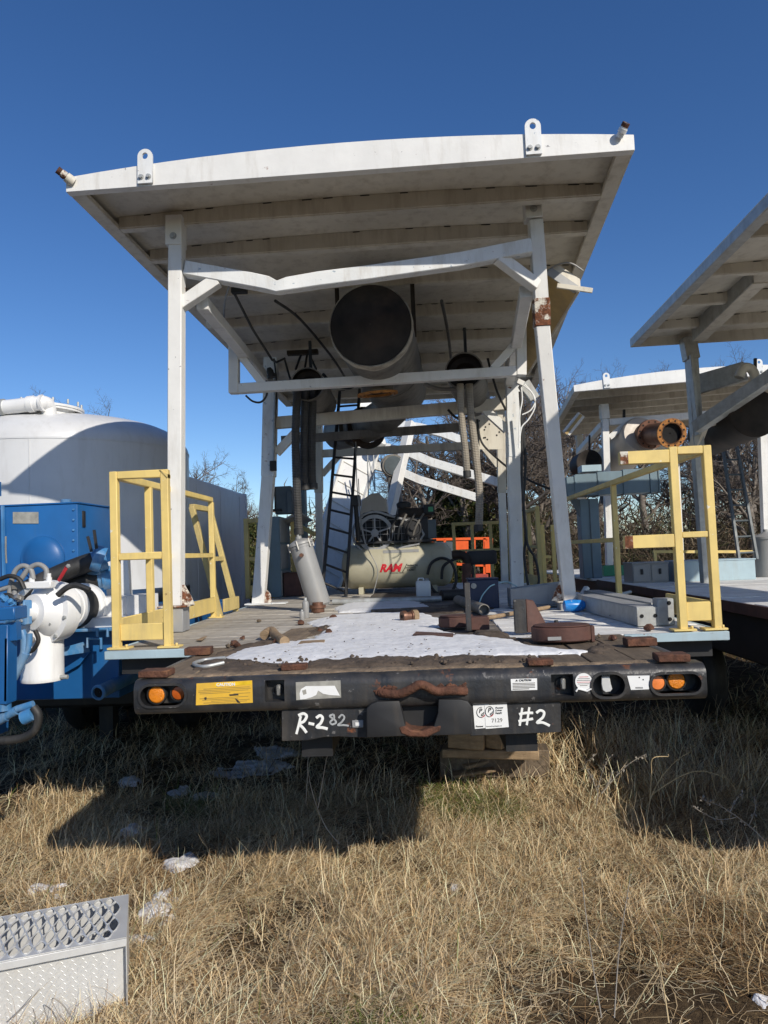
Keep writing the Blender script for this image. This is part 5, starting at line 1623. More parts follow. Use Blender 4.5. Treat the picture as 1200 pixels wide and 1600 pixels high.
MB().box(at(444, 782, Y=9.6), (0.22, 0.18, 0.37)).build('body', 'darkgrey', eb, bevel=0.008)
MB().box(at(454, 785, Y=9.55), (0.07, 0.16, 0.30)).build('side_box', 'darkgrey', eb, bevel=0.006)
MB().cyl(at(429, 762, Y=9.5), at(430, 797, Y=9.5), 0.010, n=6).build('antenna', 'black_flat', eb)
MB().box(at(433, 797, Y=9.5), (0.12, 0.10, 0.03)).build('bracket', 'black_flat', eb)
MB().poly([at(437, 813, Y=9.5), at(470, 800, Y=9.3), at(488, 812, Y=9.9), at(457, 822, Y=10.0)], (0, 0, -0.02)).build('shelf', 'grey_paint', eb)
MB().beam(at(458, 815, Y=9.7), V((at(462, 930, Y=9.7).x, 9.7, DZ)), 0.07, 0.07).build('stand', 'yellow_old', eb)
MB().beam(at(470, 823, Y=9.6), at(492, 835, Y=9.4), 0.03, 0.05).build('arm', 'yellow_old', eb)
t = thing('control_panel', 'tall dark blue-grey panel standing behind the hanging hoses', 'panel', deck(472, 930))
p = at(461, 930, Y=10.0)
q = at(481, 930, Y=10.0)
MB().box(((p.x + q.x) / 2, 10.1, (DZ + at(470, 762, Y=10).z) / 2), (q.x - p.x, 0.2, at(470, 762, Y=10).z - DZ)).build('body', 'bluegrey', t, bevel=0.008)
MB().box(((p.x + q.x) / 2, 9.995, DZ + 0.9), (q.x - p.x - 0.04, 0.01, 0.6)).build('door', 'bluegrey', t, bevel=0.003)
t = thing('brown_box', 'dark brown steel box on the deck behind the tilted vessel', 'box', deck(457, 932))
c = deck(457, 932)
MB().box((c.x, c.y + 0.15, DZ + 0.15), (0.22, 0.3, 0.29)).build('body', 'rust_red', t, bevel=0.006)
MB().box((c.x, c.y + 0.15, DZ + 0.302), (0.235, 0.315, 0.012)).build('lid', 'rust_red', t, bevel=0.003)


# ------------------------------------------------------------------ left neighbour: silo, container, blue pump unit
sc_ = at(105, 750, Y=8.65)
SX, SY, SR = sc_.x, 8.65, 1.45
si = thing('storage_silo', 'large white domed silo tank behind the blue pump unit', 'silo', (SX, SY, 0))
zs = 3.24
prof = [(0.9, 0.25), (1.6, SR), (1.61, SR), (zs - 0.02, SR), (zs - 0.02, SR + 0.006), (zs + 0.0, SR + 0.006), (zs, SR)]
for a in range(6, 91, 6):
    prof.append((zs + 0.40 * math.sin(R(a)) ** 1.15, SR * max(0.004, math.cos(R(a)) ** 0.55)))
MB().lathe((SX, SY, 0), (0, 0, 1), prof, 72).build('tank_shell', 'silo', si, smooth=50)
aw = R(-78)
MB().beam((SX + (SR + 0.001) * math.cos(aw), SY + (SR + 0.001) * math.sin(aw), 1.65), (SX + (SR + 0.001) * math.cos(aw), SY + (SR + 0.001) * math.sin(aw), zs - 0.03), 0.012, 0.006).build('weld_seam', 'silo', si)
mc = at(72, 643, Y=7.9)
mw = MB().lathe((mc.x, mc.y, mc.z - 0.06), (0.05, 0, 1), [(-0.1, 0.34), (0.05, 0.34), (0.05, 0.39), (0.075, 0.39), (0.075, 0.40), (0.10, 0.40), (0.11, 0.2), (0.115, 0.02)], 36).build('manway', 'pump_white', si)
for i in range(14):
    a = i * 2 * math.pi / 14
    p = V((mc.x + 0.37 * math.cos(a), mc.y + 0.37 * math.sin(a), mc.z + 0.04))
    MB().cyl(p, p + V((0, 0, 0.05)), 0.012, n=6).build('stud', 'galv', mw)
MB().tube(smooth_path([at(-90, 642, Y=7.5), at(0, 637, Y=7.5), at(55, 631, Y=7.5), at(70, 630, Y=7.55), at(76, 637, Y=7.6), at(76, 660, Y=7.6)], 6), 0.078, 18).build('vent_pipe', 'pump_white', si)
for a, b in ((2, 8), (45, 54), (64, 68)):
    p, q = at(a, 637 - a * 0.11, Y=7.5), at(b, 637 - b * 0.11, Y=7.5)
    MB().cyl(p, q, 0.09, n=20).build('pipe_collar', 'galv' if a < 10 else 'pump_white', si)
for i in range(4):
    a = R(45 + 90 * i)
    MB().beam((SX + 1.2 * math.cos(a), SY + 1.2 * math.sin(a), 0.0), (SX + 1.2 * math.cos(a), SY + 1.2 * math.sin(a), 1.62), 0.15, 0.15).build('leg', 'black_flat', si)

ct = thing('bulk_container', 'tall grey-white flat-sided container beyond the silo', 'container', (-3.8, 10.5, 0))
XC = -2.9
p_n, p_f = at(295, 741, X=XC), at(384, 774, X=XC)
zc_t = (p_n.z + p_f.z) / 2
yn, yfar = 9.0, p_f.y
MB().poly([(XC, yn, 1.0), (XC, yfar, 1.0), (-4.6, yfar, 1.0), (-4.6, 10.0, 1.0), (-3.6, 9.78, 1.0), (-3.1, 9.42, 1.0)], (0, 0, zc_t - 1.0)).build('body', 'container', ct, bevel=0.03, seg=2)
MB().box((XC - 0.02, yfar - 0.02, (1.0 + zc_t) / 2), (0.07, 0.07, zc_t - 0.99)).build('corner_post', 'container', ct, bevel=0.008)
for y in np.linspace(yn + 0.35, yfar - 0.45, 3):
    MB().box((XC + 0.001, y, (1.0 + zc_t) / 2), (0.008, 0.012, zc_t - 1.15)).build('seam_strip', 'container', ct)
for x in (XC - 0.3, XC - 1.5):
    MB().beam((x, yn + 0.9, 0.9), (x, yfar, 0.9), 0.15, 0.2).build('skid_rail', 'black_flat', ct)
for x, y in ((XC - 0.3, yn + 1.1), (XC - 0.3, yfar - 0.2), (XC - 1.5, yn + 1.2), (XC - 1.5, yfar - 0.2)):
    MB().box((x, y, 0.4), (0.3, 0.3, 0.82)).build('support', 'black_flat', ct)

bu = thing('pump_unit', 'blue pump skid with square tank, white valves and black hoses', 'pump unit', (-3, 5.2, 0))
cA = at(121, 786, Y=5.95)
zt2 = cA.z
MB().box((cA.x - 0.9, 5.95 + 0.36, (1.15 + zt2) / 2), (1.8, 0.72, zt2 - 1.15)).build('square_tank', 'blue', bu, bevel=0.012, seg=2)
MB().box((cA.x - 0.9, 5.95 + 0.36, zt2 + 0.004), (1.82, 0.74, 0.014)).build('tank_rim', 'blue', bu, bevel=0.003)
h = at(67, 872, Y=5.94)
MB().lathe(h + V((0, 0.01, 0)), (0, -1, 0), [(0, 0.188), (0.02, 0.188), (0.02, 0.17), (0.035, 0.15), (0.06, 0.09), (0.068, 0.01)], 36).build('round_hatch', 'blue', bu)
h = at(103, 782, Y=6.2)
MB().lathe((h.x, h.y, zt2 + 0.01), (0, 0, 1), [(0, 0.03), (0.02, 0.03), (0.02, 0.045), (0.045, 0.045), (0.05, 0.03)], 16).build('filler_cap', 'blue_dusty', bu)
h = at(131, 811, X=cA.x + 0.004)
MB().box(h, (0.012, 0.05, 0.14)).build('latch', 'black_flat', bu, bevel=0.003)
MB().beam(at(4, 790, Y=5.92), at(6, 900, Y=5.92), 0.015, 0.03).build('tank_stiffener', 'blue_dusty', bu)
MB().lathe(at(-4, 775, Y=6.0), (0, 0, 1), [(0, 0.03), (0.12, 0.03), (0.12, 0.02)], 12).build('vent', 'blue', bu)
# skid
YS = 4.95
sr_ = at(186, 1050, Y=YS)
zb_, ztp = at(120, 1092, Y=YS).z, at(150, 984, Y=YS).z
MB().box((sr_.x - 1.1, YS + 1.6, (zb_ + ztp) / 2), (2.2, 3.2, ztp - zb_)).build('skid_body', 'blue', bu, bevel=0.006)
MB().box((sr_.x - 0.9, YS + 0.5, ztp + 0.012), (2.3, 1.3, 0.02)).build('skid_top', 'blue_dusty', bu, bevel=0.004)
MB().box((sr_.x - 0.0, YS + 1.4, (zb_ + ztp) / 2 + 0.0), (0.01, 0.03, ztp - zb_)).build('skid_seam', 'blue', bu)
e0, e1 = at(152, 1083, Y=4.7), at(318, 1003, Y=6.3)
ep = MB().lathe(e0, e1 - e0, [(0.05, 0.035), (0, 0.036), (0, 0.045), (0.012, 0.052), (0.03, 0.045), ((e1 - e0).length, 0.045)], 20, True, True).build('side_pipe', 'blue_dusty', bu)
MB().lathe(e0, e1 - e0, [(0.02, 0.037), (0.025, 0.002)], 16, False, False).build('pipe_mouth', 'void', ep)
for px, py in ((195, 960), (150, 975)):
    P = [at(px - 12, py + 25, Y=4.75), at(px - 12, py + 6, Y=4.75), at(px + 14, py + 6, Y=4.75), at(px + 14, py + 25, Y=4.75)]
for pts in ([(137, 1012), (137, 998), (158, 998), (158, 1014)], [(152, 995), (152, 983), (168, 983), (168, 995)]):
    MB().tube([at(a, b, Y=4.8) for a, b in pts], 0.011, 8).build('grab_handle', 'blue_dusty', bu)
MB().poly([at(98, 1012, Y=4.72), at(130, 1003, Y=4.9), at(140, 1014, Y=4.9), at(100, 1020, Y=4.72)], (0, 0, -0.02)).build('step_plate', 'blue_dusty', bu)
MB().poly([at(95, 1025, Y=4.9), at(140, 1018, Y=4.9), at(125, 1038, Y=4.9), at(95, 1055, Y=4.9)], (0, 0.02, 0)).build('bracket', 'blue', bu)
# white pump
YPm = 4.55
pcn = at(80, 955, Y=YPm)
axp = V((-0.42, -0.86, 0.05)).normalized()
MB().lathe(pcn, axp, [(-0.10, 0.10), (-0.08, 0.185), (0.0, 0.20), (0.03, 0.20), (0.04, 0.165), (0.075, 0.15), (0.10, 0.12), (0.13, 0.11), (0.135, 0.06), (0.19, 0.06), (0.195, 0.02)], 40).build('pump_volute', 'pump_white', bu, smooth=35)
g1 = axp.cross(V((0, 0, 1))).normalized()
g2 = g1.cross(axp)
for i in range(8):
    a = i * math.pi / 4 + 0.2
    p = pcn + axp * 0.03 + (g1 * math.cos(a) + g2 * math.sin(a)) * 0.183
    MB().cyl(p, p + axp * 0.016, 0.012, n=6).build('volute_bolt', 'galv', bu)
for i in range(4):
    a = i * math.pi / 2 + 0.6
    p = pcn + axp * 0.08 + (g1 * math.cos(a) + g2 * math.sin(a)) * 0.132
    MB().cyl(p, p + axp * 0.012, 0.009, n=6).build('volute_bolt', 'galv', bu)
q = pcn + axp * 0.2
MB().box(q, (0.11, 0.06, 0.15), frame_of(axp.cross(V((0, 0, 1))), V((0, 0, 1)))).build('motor_flange', 'blue_dusty', bu, bevel=0.006)
for i in range(4):
    p = q + g1 * (0.037 if i % 2 else -0.037) + V((0, 0, 0.05 if i < 2 else -0.05)) + axp * 0.03
    MB().cyl(p, p + axp * 0.012, 0.01, n=6).build('flange_bolt', 'galv', bu)
b0_, b1_ = at(88, 950, Y=4.65), at(150, 947, Y=5.2)
axb = b1_ - b0_
MB().lathe(b0_, axb, [(0, 0.14), (0.10, 0.14), (0.10, 0.148), (0.16, 0.148), (0.16, 0.14), (axb.length * 0.62, 0.14), (axb.length * 0.62, 0.165), (axb.length * 0.7, 0.165), (axb.length * 0.72, 0.12), (axb.length, 0.1)], 32).build('pump_barrel', 'pump_white', bu, smooth=35)
MB().lathe(b0_ + axb * 0.24, axb, [(0, 0.142), (0.005, 0.146), (axb.length * 0.30, 0.146), (axb.length * 0.30, 0.142)], 32, False, False).build('black_sleeve', 'rubber', bu)
pl0 = at(61, 1000, Y=YPm - 0.02)
MB().lathe((pl0.x, YPm + 0.02, at(61, 1064, Y=YPm).z), (0, 0, 1), [(0, 0.02), (0, 0.128), (0.02, 0.132), (0.03, 0.128), (0.36, 0.128)], 32).build('discharge_pipe', 'pump_white', bu)
p = at(94, 1058, Y=YPm)
MB().cyl(p, p + V((0.05, 0, 0)), 0.014, n=8).build('drain_plug', 'galv', bu)
# white base block
wb0, wb1 = at(120, 980, Y=4.85), at(216, 980, Y=4.85)
for xa, xb, za, zb2, yy in ((wb0.x, wb1.x, at(150, 982, Y=4.85).z, at(150, 966, Y=4.85).z, 4.95), (at(184, 940, Y=4.85).x, at(216, 940, Y=4.85).x, at(150, 970, Y=4.85).z, at(200, 932, Y=4.85).z, 5.05), (at(112, 940, Y=4.85).x, at(184, 940, Y=4.85).x, at(150, 966, Y=4.85).z, at(150, 936, Y=4.85).z, 5.08)):
    MB().box(((xa + xb) / 2, yy + 0.06, (za + zb2) / 2), (xb - xa, 0.24, zb2 - za)).build('pump_base', 'pump_white', bu, bevel=0.004)
MB().poly([at(167, 932, Y=5.3), at(203, 930, Y=5.3), at(199, 868, Y=5.3), at(163, 880, Y=5.3)], (0, 0.05, 0)).build('support_plate', 'pump_white', bu)
# valve block with hoses
vb = at(62, 914, Y=4.42)
MB().box(vb, (0.17, 0.06, 0.045)).build('valve_block', 'pump_white', bu, bevel=0.006)
for dx, z in ((-0.05, 0.03), (0.06, 0.03)):
    MB().lathe(vb + V((dx, 0, 0.02)), (0, 0, 1), [(0, 0.018), (0.025, 0.018), (0.025, 0.013), (0.05, 0.013)], 10).build('fitting', 'pump_white', bu)
MB().box(vb + V((-0.13, 0, 0.0)), (0.08, 0.05, 0.05)).build('valve_body', 'muffler', bu, bevel=0.006)
MB().beam(vb + V((0.12, 0, 0.02)), at(105, 885, Y=4.40), 0.012, 0.022).build('red_lever', 'red_handle', bu, bevel=0.003)
MB().lathe(at(107, 884, Y=4.40) - V((0.012, 0, 0.012)), (0.7, 0, 0.7), [(0, 0.004), (0.008, 0.014), (0.02, 0.014), (0.028, 0.004)], 10).build('lever_knob', 'vessel', bu)
for pts, m, r_ in (([(52, 905), (48, 890), (36, 884), (24, 892), (17, 912), (14, 935)], 'hose_grey', 0.016), ([(72, 905), (72, 890), (60, 882), (46, 888), (36, 900), (25, 918), (22, 935)], 'hose_grey', 0.016),
                   ([(-20, 925), (5, 920), (20, 915), (34, 914)], 'hose_grey', 0.016), ([(20, 940), (32, 930), (45, 918), (54, 912)], 'alu', 0.020)):
    MB().tube(smooth_path([at(a, b, Y=4.42) for a, b in pts], 6), r_, 10).build('hydraulic_hose', m, bu)
for pts in ([(156, 874, 5.1), (130, 882, 5.05), (95, 896, 5.0), (55, 915, 4.95), (20, 935, 4.9)], [(165, 903, 5.2), (130, 908, 5.15), (90, 916, 5.1), (60, 925, 5.0)]):
    hp_ = [at(a, b, Y=c) for a, b, c in pts]
    MB().tube(smooth_path(hp_, 6), 0.066, 18).build('suction_hose', 'rubber', bu)
    for k in (0.0, 0.5):
        q0 = hp_[0] + (hp_[1] - hp_[0]).normalized() * 0.06 * k
        MB().lathe(q0, hp_[1] - hp_[0], [(-0.04, 0.066), (-0.04, 0.085), (-0.01, 0.085), (-0.01, 0.07), (0.02, 0.07)], 20).build('hose_clamp', 'blue_dusty', bu)
for a, b, c, d_ in ((137, 838, 143, 862), (147, 828, 151, 858)):
    MB().beam(at(a, b, Y=5.0), at(c, d_, Y=5.0), 0.018, 0.012).build('valve_lever', 'black_flat', bu)
MB().lathe(at(151, 872, Y=5.05), (1, 0.4, -0.4), [(-0.02, 0.09), (0.02, 0.095), (0.05, 0.09)], 18).build('coupling', 'blue_dusty', bu)
MB().box(at(150, 893, Y=5.15), (0.10, 0.08, 0.05)).build('coupling_lug', 'blue_dusty', bu, bevel=0.01)
# blue stand in front on the far left
YB2 = 4.1
for a, b, c, d_, w in ((-20, 960, 33, 957, 0.09), ):
    MB().beam(at(a, b, Y=YB2), at(c, d_, Y=YB2), 0.14, 0.075).build('stand_beam', 'blue', bu, bevel=0.006)
for px0, px1, ya_, yb_ in ((0, 20, 975, 1098), (-12, 0, 975, 1098), (14, 20, 995, 1094)):
    a, b = at((px0 + px1) / 2, ya_, Y=YB2), at((px0 + px1) / 2 - 1, yb_, Y=YB2)
    MB().beam(a, b, (px1 - px0) / FPX * YB2, 0.1).build('stand_post', 'blue', bu, bevel=0.004)
MB().beam(at(22, 972, Y=YB2), at(24, 1000, Y=YB2), 0.05, 0.05).build('stand_brace', 'blue', bu)
for pts, r_, m in (([(34, 985), (38, 1000), (36, 1025), (25, 1035)], 0.022, 'blue_dusty'), ([(46, 990), (45, 1008), (38, 1025), (26, 1032)], 0.018, 'blue_dusty'), ([(40, 1020), (30, 1040), (20, 1060)], 0.028, 'blue_dusty')):
    MB().tube(smooth_path([at(a, b, Y=YB2 + 0.12) for a, b in pts], 5), r_, 10).build('hydraulic_hose', m, bu)
for a, b, c, d_, r_ in ((-10, 1128, 10, 1118, 0.032), (10, 1118, 26, 1110, 0.026), (26, 1108, 52, 1100, 0.020), (36, 1122, 52, 1115, 0.04)):
    MB().cyl(at(a, b, Y=YB2), at(c, d_, Y=YB2), r_, n=14).build('pipe_fitting', 'blue_dusty', bu)
MB().beam(at(-160, 1112, Y=YB2 + 0.1), at(-8, 1112, Y=YB2 + 0.1), 0.3, 0.3).build('shadow_beam', 'blue', bu, bevel=0.006)  # unseen beam added left of view to cast shade on the grass
MB().tube(smooth_path([at(-8, 1075, Y=YB2), at(3, 1085, Y=YB2), at(5, 1110, Y=YB2)], 4), 0.045, 12).build('pipe_fitting', 'blue_dusty', bu)
MB().tube(smooth_path([at(52, 1105, Y=YB2), at(60, 1118, Y=YB2), at(55, 1140, Y=YB2), at(35, 1153, Y=YB2), at(0, 1157, Y=YB2), at(-30, 1155, Y=YB2)], 6), 0.024, 12).build('rubber_hose', 'rubber', bu)
MB().box((-3.3, 8.2, 0.75), (1.8, 2.4, 0.5)).build('fuel_tank_or_shade', 'black_flat', bu, bevel=0.03)  # no tank here: dark box added to stand for the shade below the skid
# more small plumbing on the pump
for pts, r_, m in (([(0, 905), (15, 900), (30, 905), (38, 920)], 0.014, 'rubber'), ([(-5, 935), (12, 930), (24, 938), (28, 955)], 0.015, 'rubber'), ([(10, 880), (9, 860), (9, 838)], 0.006, 'steel'), ([(90, 930), (105, 918), (120, 915), (140, 922)], 0.018, 'rubber'),
                   ([(55, 985), (60, 1000), (52, 1015), (40, 1020)], 0.014, 'rubber'), ([(18, 940), (26, 950), (22, 965), (10, 970)], 0.020, 'blue_dusty')):
    MB().tube(smooth_path([at(a, b, Y=4.35) for a, b in pts], 6), r_, 9).build('hydraulic_hose', m, bu)
for px, py in ((10, 938), (22, 944), (34, 936), (14, 955), (46, 1000)):
    q_ = at(px, py, Y=4.3)
    MB().lathe(q_, (random.uniform(-1, 1), -0.6, random.uniform(-0.3, 1)), [(0, 0.022), (0.02, 0.026), (0.02, 0.018), (0.045, 0.018), (0.05, 0.01)], 6).build('fitting', 'blue_dusty' if px < 30 else 'steel', bu)
for i in range(7):
    p_ = at(121, 796 + i * 16, Y=5.95)
    MB().cyl(p_ + V((-0.03, -0.001, 0)), p_ + V((-0.03, -0.012, 0)), 0.009, n=6).build('rivet', 'blue_dusty', bu)
MB().poly([at(20, 800, Y=5.944), at(60, 800, Y=5.944), at(60, 818, Y=5.944), at(20, 818, Y=5.944)], (0, 0.003, 0)).build('name_plate', 'sticker_worn', bu)
MB().box((-3.12, 4.25, 0.6), (0.85, 0.35, 0.7)).build('shadow_box', 'blue', bu, bevel=0.01)  # invented box out of view, only lengthens the ground shadow leftwards
for y in (8.3, 9.4):
    for x in (-2.7, -3.9):
        MB().lathe((x - 0.14, y, 0.48), (1, 0, 0), [(0, 0.28), (0.03, 0.44), (0.08, 0.48), (0.2, 0.48), (0.25, 0.44), (0.28, 0.28)], 24).build('wheel', 'rubber', bu)

# ------------------------------------------------------------------ right neighbours
T2X0, T2X1, T2Y0, T2Y1 = 2.62, 6.4, 4.35, 10.9
t2 = thing('neighbour_trailer', 'dark flatbed trailer under the tall grey canopy on the right', 'trailer', (4.4, 8, 0))
n2 = 17
for i in range(n2):
    y = T2Y0 + 0.19 + i * (T2Y1 - T2Y0) / n2
    plank(t2, 'plank', ((T2X0 + T2X1) / 2, y, DZ - 0.02), (T2X1 - T2X0, (T2Y1 - T2Y0) / n2 - 0.008, 0.036), 'wood_white')
MB().beam((T2X0 - 0.012, T2Y0, DZ - 0.05), (T2X0 - 0.012, T2Y1, DZ - 0.05), 0.02, 0.09).build('side_rail', 'rust_red', t2)
MB().beam((T2X0 - 0.02, T2Y0 - 0.012, DZ - 0.05), (T2X1, T2Y0 - 0.012, DZ - 0.05), 0.02, 0.09).build('end_rail', 'rust_red', t2)
for i in range(5):
    x = T2X0 + 0.15 + i * 0.22
    MB().box((x, T2Y0 - 0.024, DZ - 0.05), (0.10, 0.003, 0.045)).build('reflective_tape', 'sticker_white' if i % 2 == 0 else 'red_dull', t2)
for x in (3.4, 5.4):
    MB().beam((x, 3.4, 1.06), (x, T2Y1, 1.06), 0.2, 0.5).build('chassis_rail', 'black_flat', t2)
MB().box((4.5, 3.75, 1.2), (3.75, 1.15, 0.32)).build('rear_apron', 'black_flat', t2, bevel=0.02)
MB().box((4.5, 7.0, 1.06), (3.5, 6.0, 0.4)).build('underbody', 'black_flat', t2, bevel=0.02)
for y in (8.0, 9.3):
    for x in (2.95, 5.9):
        MB().lathe((x - 0.14, y, 0.48), (1, 0, 0), [(0, 0.28), (0.03, 0.44), (0.08, 0.48), (0.2, 0.48), (0.25, 0.44), (0.28, 0.28)], 24).build('wheel', 'rubber', t2)

c2_ = thing('canopy', 'weathered grey canopy roof cut off by the right edge, seen from below', 'canopy', (4.3, 8, DZ), 'canopies')
cp['group'] = 'canopies'
RL = at(985, 543, Y=8.96)
d2_ = V((0.012, 1, -0.004)).normalized()
FL2 = RL - d2_ * 6.9
pt2 = make_roof(c2_, FL2, FL2 + V((3.8, -0.02, 0.03)), d2_, 6.9, [0.6, 1.4, 2.2, 3.0, 3.8, 4.6, 5.4, 6.2], mat_b='white_old', front_mat='white_old', m_rail='galv')
s0_, s1_, s2_ = at(1074, 528, Y=8.85), at(1080, 556, Y=8.85), at(1105, 914, Y=9.05)
MB().beam(s0_, s1_ - V((0, 0, 0.05)), 0.16, 0.16).build('leg_sleeve', 'galv', c2_, bevel=0.005)
MB().beam(s1_ + V((0, 0, 0.02)), V((s2_.x, s2_.y, DZ)), 0.125, 0.125).build('leg', 'galv', c2_, bevel=0.005)
MB().beam(at(1077, 556, Y=8.78), at(1090, 680, Y=8.8), 0.03, 0.14).build('leg_splint', 'galv', c2_, bevel=0.004)
MB().beam(at(1088, 668, Y=8.75), at(1215, 582, Y=7.9), 0.14, 0.14).build('diagonal_tube', 'galv', c2_, bevel=0.005)
MB().beam(at(1098, 660, Y=8.9), at(1230, 655, Y=8.9), 0.13, 0.10).build('crossbar', 'rust_white', c2_, bevel=0.005)
MB().beam(at(1098, 664, Y=8.85), at(1082, 706, Y=8.95), 0.12, 0.11).build('brace', 'white_old', c2_, bevel=0.004)
ch0, ch1 = at(1082, 518, Y=8.5), at(1175, 425, Y=6.9)
MB().beam(ch0, ch1, 0.02, 0.22).build('hung_channel', 'galv', c2_)
MB().beam(ch0 + V((0.07, 0, -0.11)), ch1 + V((0.07, 0, -0.11)), 0.14, 0.012).build('channel_flange', 'white_old', c2_)
MB().beam(at(1086, 602, Y=9.4), at(1165, 580, Y=9.2), 0.10, 0.24).build('side_beam', 'galv', c2_)
MB().tube(smooth_path([at(1155, 590, Y=8.6), at(1162, 575, Y=8.6), at(1175, 578, Y=8.6), at(1183, 600, Y=8.6), at(1186, 628, Y=8.6)], 5), 0.055, 14).build('vent_pipe', 'white_old', c2_)
t = thing('exhaust_silencer', 'dark silencer drum under the grey canopy at the right edge', 'silencer', at(1170, 690, Y=9))
MB().lathe(at(1180, 645, Y=8.4), (0.02, 1, -0.02), [(0, 0.01), (0.0, 0.25), (0.02, 0.28), (1.4, 0.28), (1.42, 0.1)], 32).build('shell', 'soot', t)
MB().beam(at(1180, 620, Y=8.8), at(1180, 560, Y=8.8), 0.03, 0.03).build('hanger_strap', 'black_flat', t)

# boxes and gear on that deck
def cabinet(name, x0, x1, y_px, ytop_px, Y, depth, m, lab, cat, doors=0):
    a, b = at(x0, y_px, Y=Y), at(x1, y_px, Y=Y)
    zt3 = at((x0 + x1) / 2, ytop_px, Y=Y).z
    t = thing(name, lab, cat, ((a.x + b.x) / 2, Y + depth / 2, DZ))
    MB().box(((a.x + b.x) / 2, Y + depth / 2, (DZ + zt3) / 2), (b.x - a.x, depth, zt3 - DZ)).build('body', m, t, bevel=0.005)
    MB().box(((a.x + b.x) / 2, Y + depth / 2, zt3 + 0.005), (b.x - a.x + 0.02, depth + 0.02, 0.016)).build('lid', m, t, bevel=0.003)
    for i in range(doors):
        w = (b.x - a.x) / doors
        o = MB().box((a.x + w * (i + 0.5), Y - 0.006, (DZ + zt3) / 2), (w * 0.9, 0.012, (zt3 - DZ) * 0.84)).build('door', m, t, bevel=0.003)
        MB().box((a.x + w * (i + 0.5), Y - 0.022, (DZ + zt3) / 2 + 0.02), (0.03, 0.02, 0.07)).build('handle', 'black_flat', o, bevel=0.004)
    return t


cabinet('tool_chest', 989, 1046, 912, 880, 9.5, 0.4, 'vessel', 'low pale grey tool chest with two doors behind the right guard rail', 'tool chest', 2)
cabinet('pale_blue_bin', 1062, 1182, 912, 876, 9.4, 0.5, 'paleblue', 'long pale blue steel bin on the right neighbour deck', 'bin')
l2 = thing('ladder', 'dark grey ladder leaning at the right edge above the pale blue bin', 'ladder', at(1165, 880, Y=10))
a0_, a1_, b0_2, b1_2 = at(1155, 876, Y=9.8), at(1128, 690, Y=10.3), at(1183, 874, Y=9.8), at(1137, 690, Y=9.6)
b1_2 = at(1150, 690, Y=10.2)
MB().beam(a0_, a1_, 0.03, 0.05).build('stile', 'darkgrey', l2)
MB().beam(b0_2, b1_2, 0.03, 0.05).build('stile', 'darkgrey', l2)
for i in range(7):
    k = 0.06 + i * 0.13
    MB().cyl(lerp(a0_, a1_, k), lerp(b0_2, b1_2, k), 0.013, n=8).build('rung', 'darkgrey', l2)
t = thing('pressure_vessel', 'grey vessel with pale lid at the right edge behind the blue bin', 'vessel', at(1200, 890, Y=10))
c = at(1200, 890, Y=10.0)
MB().lathe((c.x, c.y, DZ), (0, 0, 1), [(0, 0.17), (at(1200, 842, Y=10).z - DZ, 0.17)], 24).build('body', 'vessel', t)
MB().lathe((c.x, c.y, at(1200, 842, Y=10).z), (0, 0, 1), [(0, 0.185), (0.03, 0.185), (0.08, 0.06), (0.10, 0.03), (0.13, 0.03)], 24).build('lid', 'vessel', t)
t = thing('guard_rail', 'thin yellow rail running behind the pale blue bin', 'guard rail', at(1100, 915, Y=10.6), 'yellow guard rails')
pa, pb_ = at(1020, 862, Y=10.6), at(1183, 862, Y=10.6)
MB().beam(pa, pb_, 0.04, 0.04).build('top_rail', 'yellow', t)
for k in (0.02, 0.5, 0.98):
    p = lerp(pa, pb_, k)
    MB().beam((p.x, p.y, DZ), (p.x, p.y, p.z - 0.02), 0.04, 0.04).build('post', 'yellow', t)

# third trailer with its canopy further back
t3 = thing('neighbour_trailer', 'far trailer deck beneath the second white canopy on the right', 'trailer', (4.4, 13, 0))
for i in range(8):
    plank(t3, 'plank', (4.4, 11.5 + i * 0.6, DZ - 0.02), (3.6, 0.59, 0.036), 'wood_white')
for x in (3.4, 5.4):
    MB().beam((x, 11.3, 1.14), (x, 16, 1.14), 0.2, 0.4).build('chassis_rail', 'black_flat', t3)
for y in (12.3, 13.6):
    for x in (3.0, 5.9):
        MB().lathe((x - 0.14, y, 0.48), (1, 0, 0), [(0, 0.28), (0.03, 0.44), (0.08, 0.48), (0.2, 0.48), (0.25, 0.44), (0.28, 0.28)], 20).build('wheel', 'rubber', t3)
c3_ = thing('canopy', 'farther white crowned canopy on the right with a lifting lug', 'canopy', (4.3, 13, DZ), 'canopies')
FL3, FR3 = at(897, 612, Y=11.6), at(1262, 580, Y=11.45)
d3_ = CAM_R @ V((150 / FPX, -75 / FPX, -1))
pt3 = make_roof(c3_, FL3, FR3, d3_, 4.3, [0.6, 1.2, 1.8, 2.4, 3.0, 3.6], lugs=(0.145, 0.8), dashes=False)
y3l = 12.4
a, b, c = at(943, 632, Y=y3l), at(945, 655, Y=y3l), at(953, 905, Y=y3l)
MB().beam(a, b, 0.14, 0.14).build('leg_sleeve', 'white', c3_, bevel=0.005)
MB().beam(b, V((c.x, c.y, DZ)), 0.11, 0.11).build('leg', 'white', c3_, bevel=0.005)
a, c = at(1074, 640, Y=14.5), at(1060, 900, Y=14.5)
MB().beam(at(905, 680, Y=14.6), V((at(912, 900, Y=14.6).x, 14.6, DZ)), 0.12, 0.12).build('leg', 'white_old', c3_)
MB().beam(at(1052, 660, Y=14.6), V((at(1064, 900, Y=14.6).x, 14.6, DZ)), 0.12, 0.12).build('leg', 'white', c3_)
MB().beam(at(1190, 640, Y=y3l), V((at(1200, 900, Y=y3l).x, y3l, DZ)), 0.12, 0.12).build('leg', 'white', c3_)
